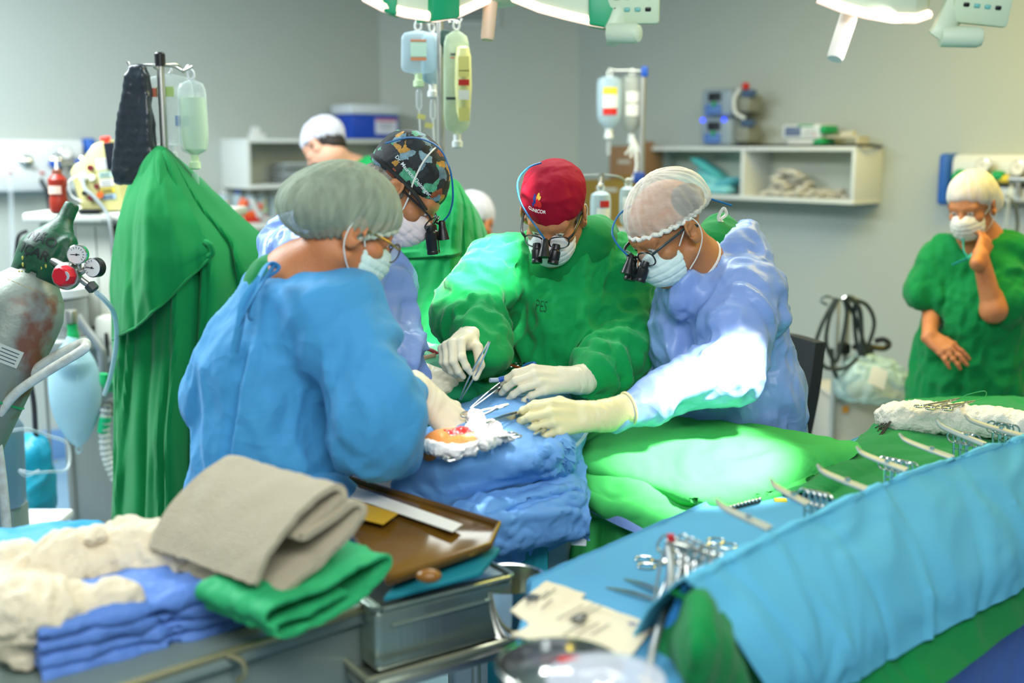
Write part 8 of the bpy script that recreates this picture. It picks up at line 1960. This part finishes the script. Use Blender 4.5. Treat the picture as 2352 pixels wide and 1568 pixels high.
# ================================================================== trolley with textiles at the left front
EA = Vector((.74, .67, 0)).normalized(); EB = Vector((-EA.y, EA.x, 0))
ZL = .90
Q0 = PZ(640, 1462, ZL)
def lt(a, b, z=0.0): return Q0 + EA * a + EB * b + Vector((0, 0, z))
ML_ = Matrix((EA, EB, Vector((0, 0, 1)))).transposed().to_4x4(); ML_.translation = Q0
t = thing('steel_trolley', 'grey steel trolley carrying gauze, towels and folded cloths at the left front', 'trolley', lt(-.1, .2, -ZL))
M_TRG = mat('trolley_grey', '#8b9a92', .45, metal=.3, bump=(200, .05))
MB().box((-.15, .19, -.012), (.80, .40, .02), .004, ML_).build('top_tray', M_TRG, t)
MB().tube([lt(-.55, -.006, .004), lt(.245, -.006, .004)], .007, 10).tube([lt(.25, 0, .004), lt(.25, .39, .004)], .007, 10).tube([lt(-.55, .39, .004), lt(.25, .39, .004)], .007, 10).build('tray_rail', mat('rail_brass', '#bfb48a', .3, metal=.8), t)
MB().box((-.15, .012, -.14), (.78, .012, .22), .003, ML_).box((.236, .21, -.14), (.012, .40, .22), .003, ML_).build('side_panel', M_TRG, t)
MB().box((-.15, .19, -.42), (.8, .40, .02), .004, ML_).build('lower_shelf', M_TRG, t)
MB().tube([lt(-.5, -.008, -.27), lt(.24, -.008, -.27)], .009, 8).build('lower_rail', mat('rail_copper', '#8f7456', .4, metal=.6), t)
for a in (-.54, .24):
    for b in (.0, .38): MB().cyl(lt(a, b, .0), lt(a, b, -ZL + .03), .011).build('leg', M_STEEL_SAT, t)
MB().tube([lt(-.10, -.012, .004), lt(-.085, -.03, -.005), lt(-.08, -.03, -.03), lt(-.085, -.014, -.045)], .005, 8, 12).build('rail_hook', mat('rail_brass', '#bfb48a', .3, metal=.8), t)

def folded(name, label, cat, prof, wdir, width, m, th=.008, amp=.003, seed=0.0, freq=14, group=None):
    """cloth folded along a profile (3-D polyline) and extruded along wdir."""
    p = catmull(prof, 90); n = 26; wdir = Vector(wdir).normalized()
    G = np.array([[tuple(q + wdir * (width * j / n)) for j in range(n + 1)] for q in p])
    G = grid_disp(G, amp, (freq, freq, freq), seed)
    return tag(MB().sheet(G, th).build(name, m), label, cat, group)
M_BEIGE = mat('towel_beige', '#b5a88c', .9, bump=(260, .5), sheen=.2)
def pf(L, Y): return [P(x, y, Y + (dy if len(r) > 2 else 0)) for r in L for x, y, dy in [(r[0], r[1], r[2] if len(r) > 2 else 0)]]
# big beige towel: folded layers seen end-on at the right
wd = P(560, 1072, 1.93) - P(790, 1135, 1.78)
prof = [P(590, 1345, 1.70), P(625, 1270, 1.72), P(690, 1185, 1.75), P(760, 1130, 1.78), P(785, 1128, 1.79), P(785, 1148, 1.785), P(740, 1185, 1.77), P(690, 1225, 1.75), P(700, 1240, 1.745), P(770, 1195, 1.775), P(815, 1165, 1.79), P(832, 1175, 1.79), P(810, 1215, 1.78), P(750, 1275, 1.755), P(690, 1325, 1.73), P(640, 1365, 1.71), P(615, 1385, 1.70)]
folded('folded_towel', 'thick beige towel folded in layers in the middle of the trolley', 'towel', prof, wd, .27, M_BEIGE, .011, .003, 2.0, 16)
# green folded cloth
wd = P(760, 1245, 1.86) - P(880, 1285, 1.80)
prof = [P(640, 1440, 1.66), P(615, 1420, 1.655), P(640, 1395, 1.67), P(740, 1360, 1.73), P(850, 1295, 1.80), P(893, 1285, 1.82), P(880, 1320, 1.815), P(800, 1390, 1.76), P(700, 1440, 1.70), P(650, 1455, 1.665), P(640, 1440, 1.67), P(720, 1410, 1.715), P(800, 1365, 1.77)]
folded('folded_cloth', 'green folded cloth under the beige towel', 'cloth', prof, wd, .15, crumple('green_fold', '#2aa867', .7, 14, .25), .006, .004, 5.0, 12)
# blue folded gown: flat layers folded back and forth
a0, a1 = PZ(95, 1560, ZL), PZ(600, 1425, ZL); wd = a1 - a0; bk = Vector((-wd.y, wd.x, 0)).normalized()
prof = []
for k in range(4):
    z_ = .082 - .024 * k; f_, b_ = -.006 + .004 * k, .135 - .01 * k
    prof += [a0 + bk * b_ + Vector((0, 0, z_)), a0 + bk * (b_ * .5) + Vector((0, 0, z_ + .004)), a0 + bk * (f_ + .012) + Vector((0, 0, z_)), a0 + bk * f_ + Vector((0, 0, z_ - .010)), a0 + bk * (f_ + .015) + Vector((0, 0, z_ - .013)), a0 + bk * (b_ * .6) + Vector((0, 0, z_ - .012))]
folded('folded_gown', 'periwinkle blue folded gown at the front of the trolley', 'gown', prof, wd, wd.length, crumple('blue_fold', '#5f88d2', .65, 12, .35), .006, .008, 6.0, 11)
# gauze heap
S = SDF(); rg = random.Random(4)
pth = [PZ(20, 1310, ZL + .09), PZ(140, 1290, ZL + .10), PZ(300, 1250, ZL + .11), PZ(430, 1265, ZL + .10), PZ(540, 1285, ZL + .085)]
for a, b in zip(pth, pth[1:]):
    S.cap(a, b, .040, .040, .02); S.cap(a + Vector((.01, -.03, -.02)), b + Vector((.0, -.03, -.02)), .032, .030, .02)
S.ell(PZ(50, 1400, ZL + .09), (.085, .06, .05), .02); S.chain([PZ(60, 1420, ZL + .07), PZ(160, 1390, ZL + .085), PZ(285, 1370, ZL + .09)], [.035, .030, .024], .02); S.chain([PZ(20, 1390, ZL + .07), PZ(40, 1460, ZL + .05), PZ(55, 1530, ZL + .01)], [.05, .035, .016], .02)
S.plane((0, 0, ZL + .002), (0, 0, -1), .004); fo = cloth('gauze_heap', S, .0045, mat('gauze_cream', '#f3e3c4', .9, bump=(200, .6)), None, None, noise=((15, 15, 15, .010), (46, 46, 46, .004))); tag(fo, 'heap of cream gauze pads piled on the left of the trolley', 'gauze', None, 'stuff')
MB().tube([PZ(205, 1245, ZL + .14), PZ(215, 1225, ZL + .15), PZ(228, 1222, ZL + .15), PZ(232, 1240, ZL + .14)], .010, 8, 10).build('gauze_tail', mat('gauze_cream', '#f3e3c4', .9, bump=(200, .6)), fo)
# teal pack behind the gauze
S = SDF(); c = PZ(70, 1275, ZL + .06); S.box(c, (.13, .09, .035), .02, .01, R=Matrix.Rotation(.25, 3, 'Z')); S.ell(PZ(140, 1250, ZL + .07), (.04, .05, .03), .03); S.plane((0, 0, ZL + .002), (0, 0, -1), .003)
fo = cloth('sterile_pack', S, .006, mat('pack_teal', '#2aa0c8', .6, bump=(20, .2)), None, None, noise=((12, 12, 12, .004),)); tag(fo, 'teal blue wrapped pack behind the gauze at the left', 'pack')

# ---- steel box with an amber lid on a side tray
zb = .80
c0 = PZ(865, 1552, zb); c1 = PZ(1182, 1462, zb); ux = (c1 - c0); ux.z = 0; Lx = ux.length; ux.normalize(); uy = Vector((-ux.y, ux.x, 0))
Mb = Matrix((ux, uy, Vector((0, 0, 1)))).transposed().to_4x4(); Mb.translation = Vector((c0.x, c0.y, zb))
hb = .118; wb = .15
t = thing('side_tray', 'narrow railed tray holding the steel box beside the trolley', 'tray', Mb @ Vector((Lx / 2, wb / 2, -zb)))
MB().box((Lx / 2, wb / 2, -.012), (Lx + .06, wb + .06, .016), .003, Mb).build('tray_plate', M_STEEL_SAT, t); MB().tube([Mb @ Vector(v) for v in ((-.03, -.03, .012), (Lx + .03, -.03, .012), (Lx + .03, wb + .03, .012), (-.03, wb + .03, .012), (-.03, -.03, .012))], .006, 8).build('rail', mat('rail_pale', '#c9c6a8', .3, metal=.8), t)
for a in (-.02, Lx + .02):
    for b in (-.02, wb + .02): MB().cyl(Mb @ Vector((a, b, -.01)), Mb @ Vector((a, b, -zb + .005)), .010).build('leg', M_STEEL_SAT, t)
t = thing('steel_box', 'brushed steel sterilising box at the bottom centre', 'box', Mb @ Vector((Lx / 2, wb / 2, 0)))
M_BOX = mat('box_steel', '#a9b5a6', .3, metal=.9, bump=(120, .08), aniso=(1, 1, .05))
MB().box((Lx / 2, wb / 2, hb / 2), (Lx, wb, hb - .004), .012, Mb, 4).build('box_body', M_BOX, t)
rim = MB()
rim.tube([Mb @ Vector(v) for v in ((.012, 0, hb), (Lx - .012, 0, hb), (Lx, .012, hb), (Lx, wb - .012, hb), (Lx - .012, wb, hb), (.012, wb, hb), (0, wb - .012, hb), (0, .012, hb), (.012, 0, hb))], .006, 10).build('rolled_rim', M_BOX, t)
MB().tube([Mb @ Vector((.03, -.001, hb * .72)), Mb @ Vector((Lx - .03, -.001, hb * .72))], .004, 8).build('pressed_bead', M_BOX, t)
MB().box((Lx / 2, wb / 2, hb + .002), (Lx - .03, wb - .03, .004), 0, Mb).build('inner_lid', M_BOX, t)
# teal cloth and amber tray resting across the box
q = [PZ(790, 1128, .985), PZ(1142, 1240, .985), PZ(1100, 1305, .965), PZ(885, 1372, .945), PZ(800, 1260, .955)]
cl = [PZ(880, 1385, .93), PZ(1105, 1325, .94), PZ(1150, 1270, .955), PZ(1000, 1240, .95)]
o = MB().prism(cl, (0, 0, .012), None, .004).build('teal_cloth', mat('cloth_teal', '#127f8c', .7)); tag(o, 'thin dark teal cloth between the steel box and the amber tray', 'cloth')
M_AMB = mat('amber_plastic', '#7f5a1e', .14, trans=.2, spec=.6, var=(5, '#573a14', .8))
t = thing('amber_tray', 'amber brown plastic tray lid lying across the steel box', 'tray', q[3])
A0, A1, A2, A3 = PZ(788, 1112, .99), PZ(1145, 1222, .99), PZ(1125, 1268, .972), PZ(888, 1350, .962)
A4 = PZ(805, 1235, .972)
MB().prism([A0, A1, A2, A3, A4], (0, 0, .016), None, .006).build('tray_shell', M_AMB, t)
MB().tube([A0 + Vector((0, 0, .016)), A1 + Vector((0, 0, .016)), A2 + Vector((0, 0, .014)), A3 + Vector((0, 0, .014)), A4 + Vector((0, 0, .014)), A0 + Vector((0, 0, .016))], .007, 10).build('raised_edge', M_AMB, t)
s0, s1, s2, s3 = PZ(806, 1115, 1.008), PZ(1062, 1205, 1.008), PZ(1040, 1222, 1.006), PZ(800, 1140, 1.006)
MB().prism([s0, s1, s2, s3], (0, 0, .0015)).build('label_strip', mat('strip_white', '#e6e2da', .4), t)
MB().prism([PZ(800, 1145, 1.006), PZ(915, 1180, 1.006), PZ(880, 1205, 1.004), PZ(800, 1185, 1.004)], (0, 0, .0012)).build('yellow_sticker', mat('sticker_mustard', '#c59a26', .4), t)
MB().ball(PZ(985, 1322, .985), (.022, .016, .012)).build('clasp', mat('amber_dark', '#8a5a20', .2), t)
# round steel dish behind the box
c = PZ(1165, 1385, .86); t = thing('steel_dish', 'round steel dish peeking out behind the steel box', 'dish', (c.x, c.y, .80 + .004))
MB().lathe((c.x, c.y + .02, .80), (0, 0, 1), [(.04, 0), (.06, .006), (.072, .06), (.076, .10), (.079, .102), (.073, .10), (.066, .06), (.05, .012), (.0, .010)], 40, False).build('dish_body', M_CHROME, t)
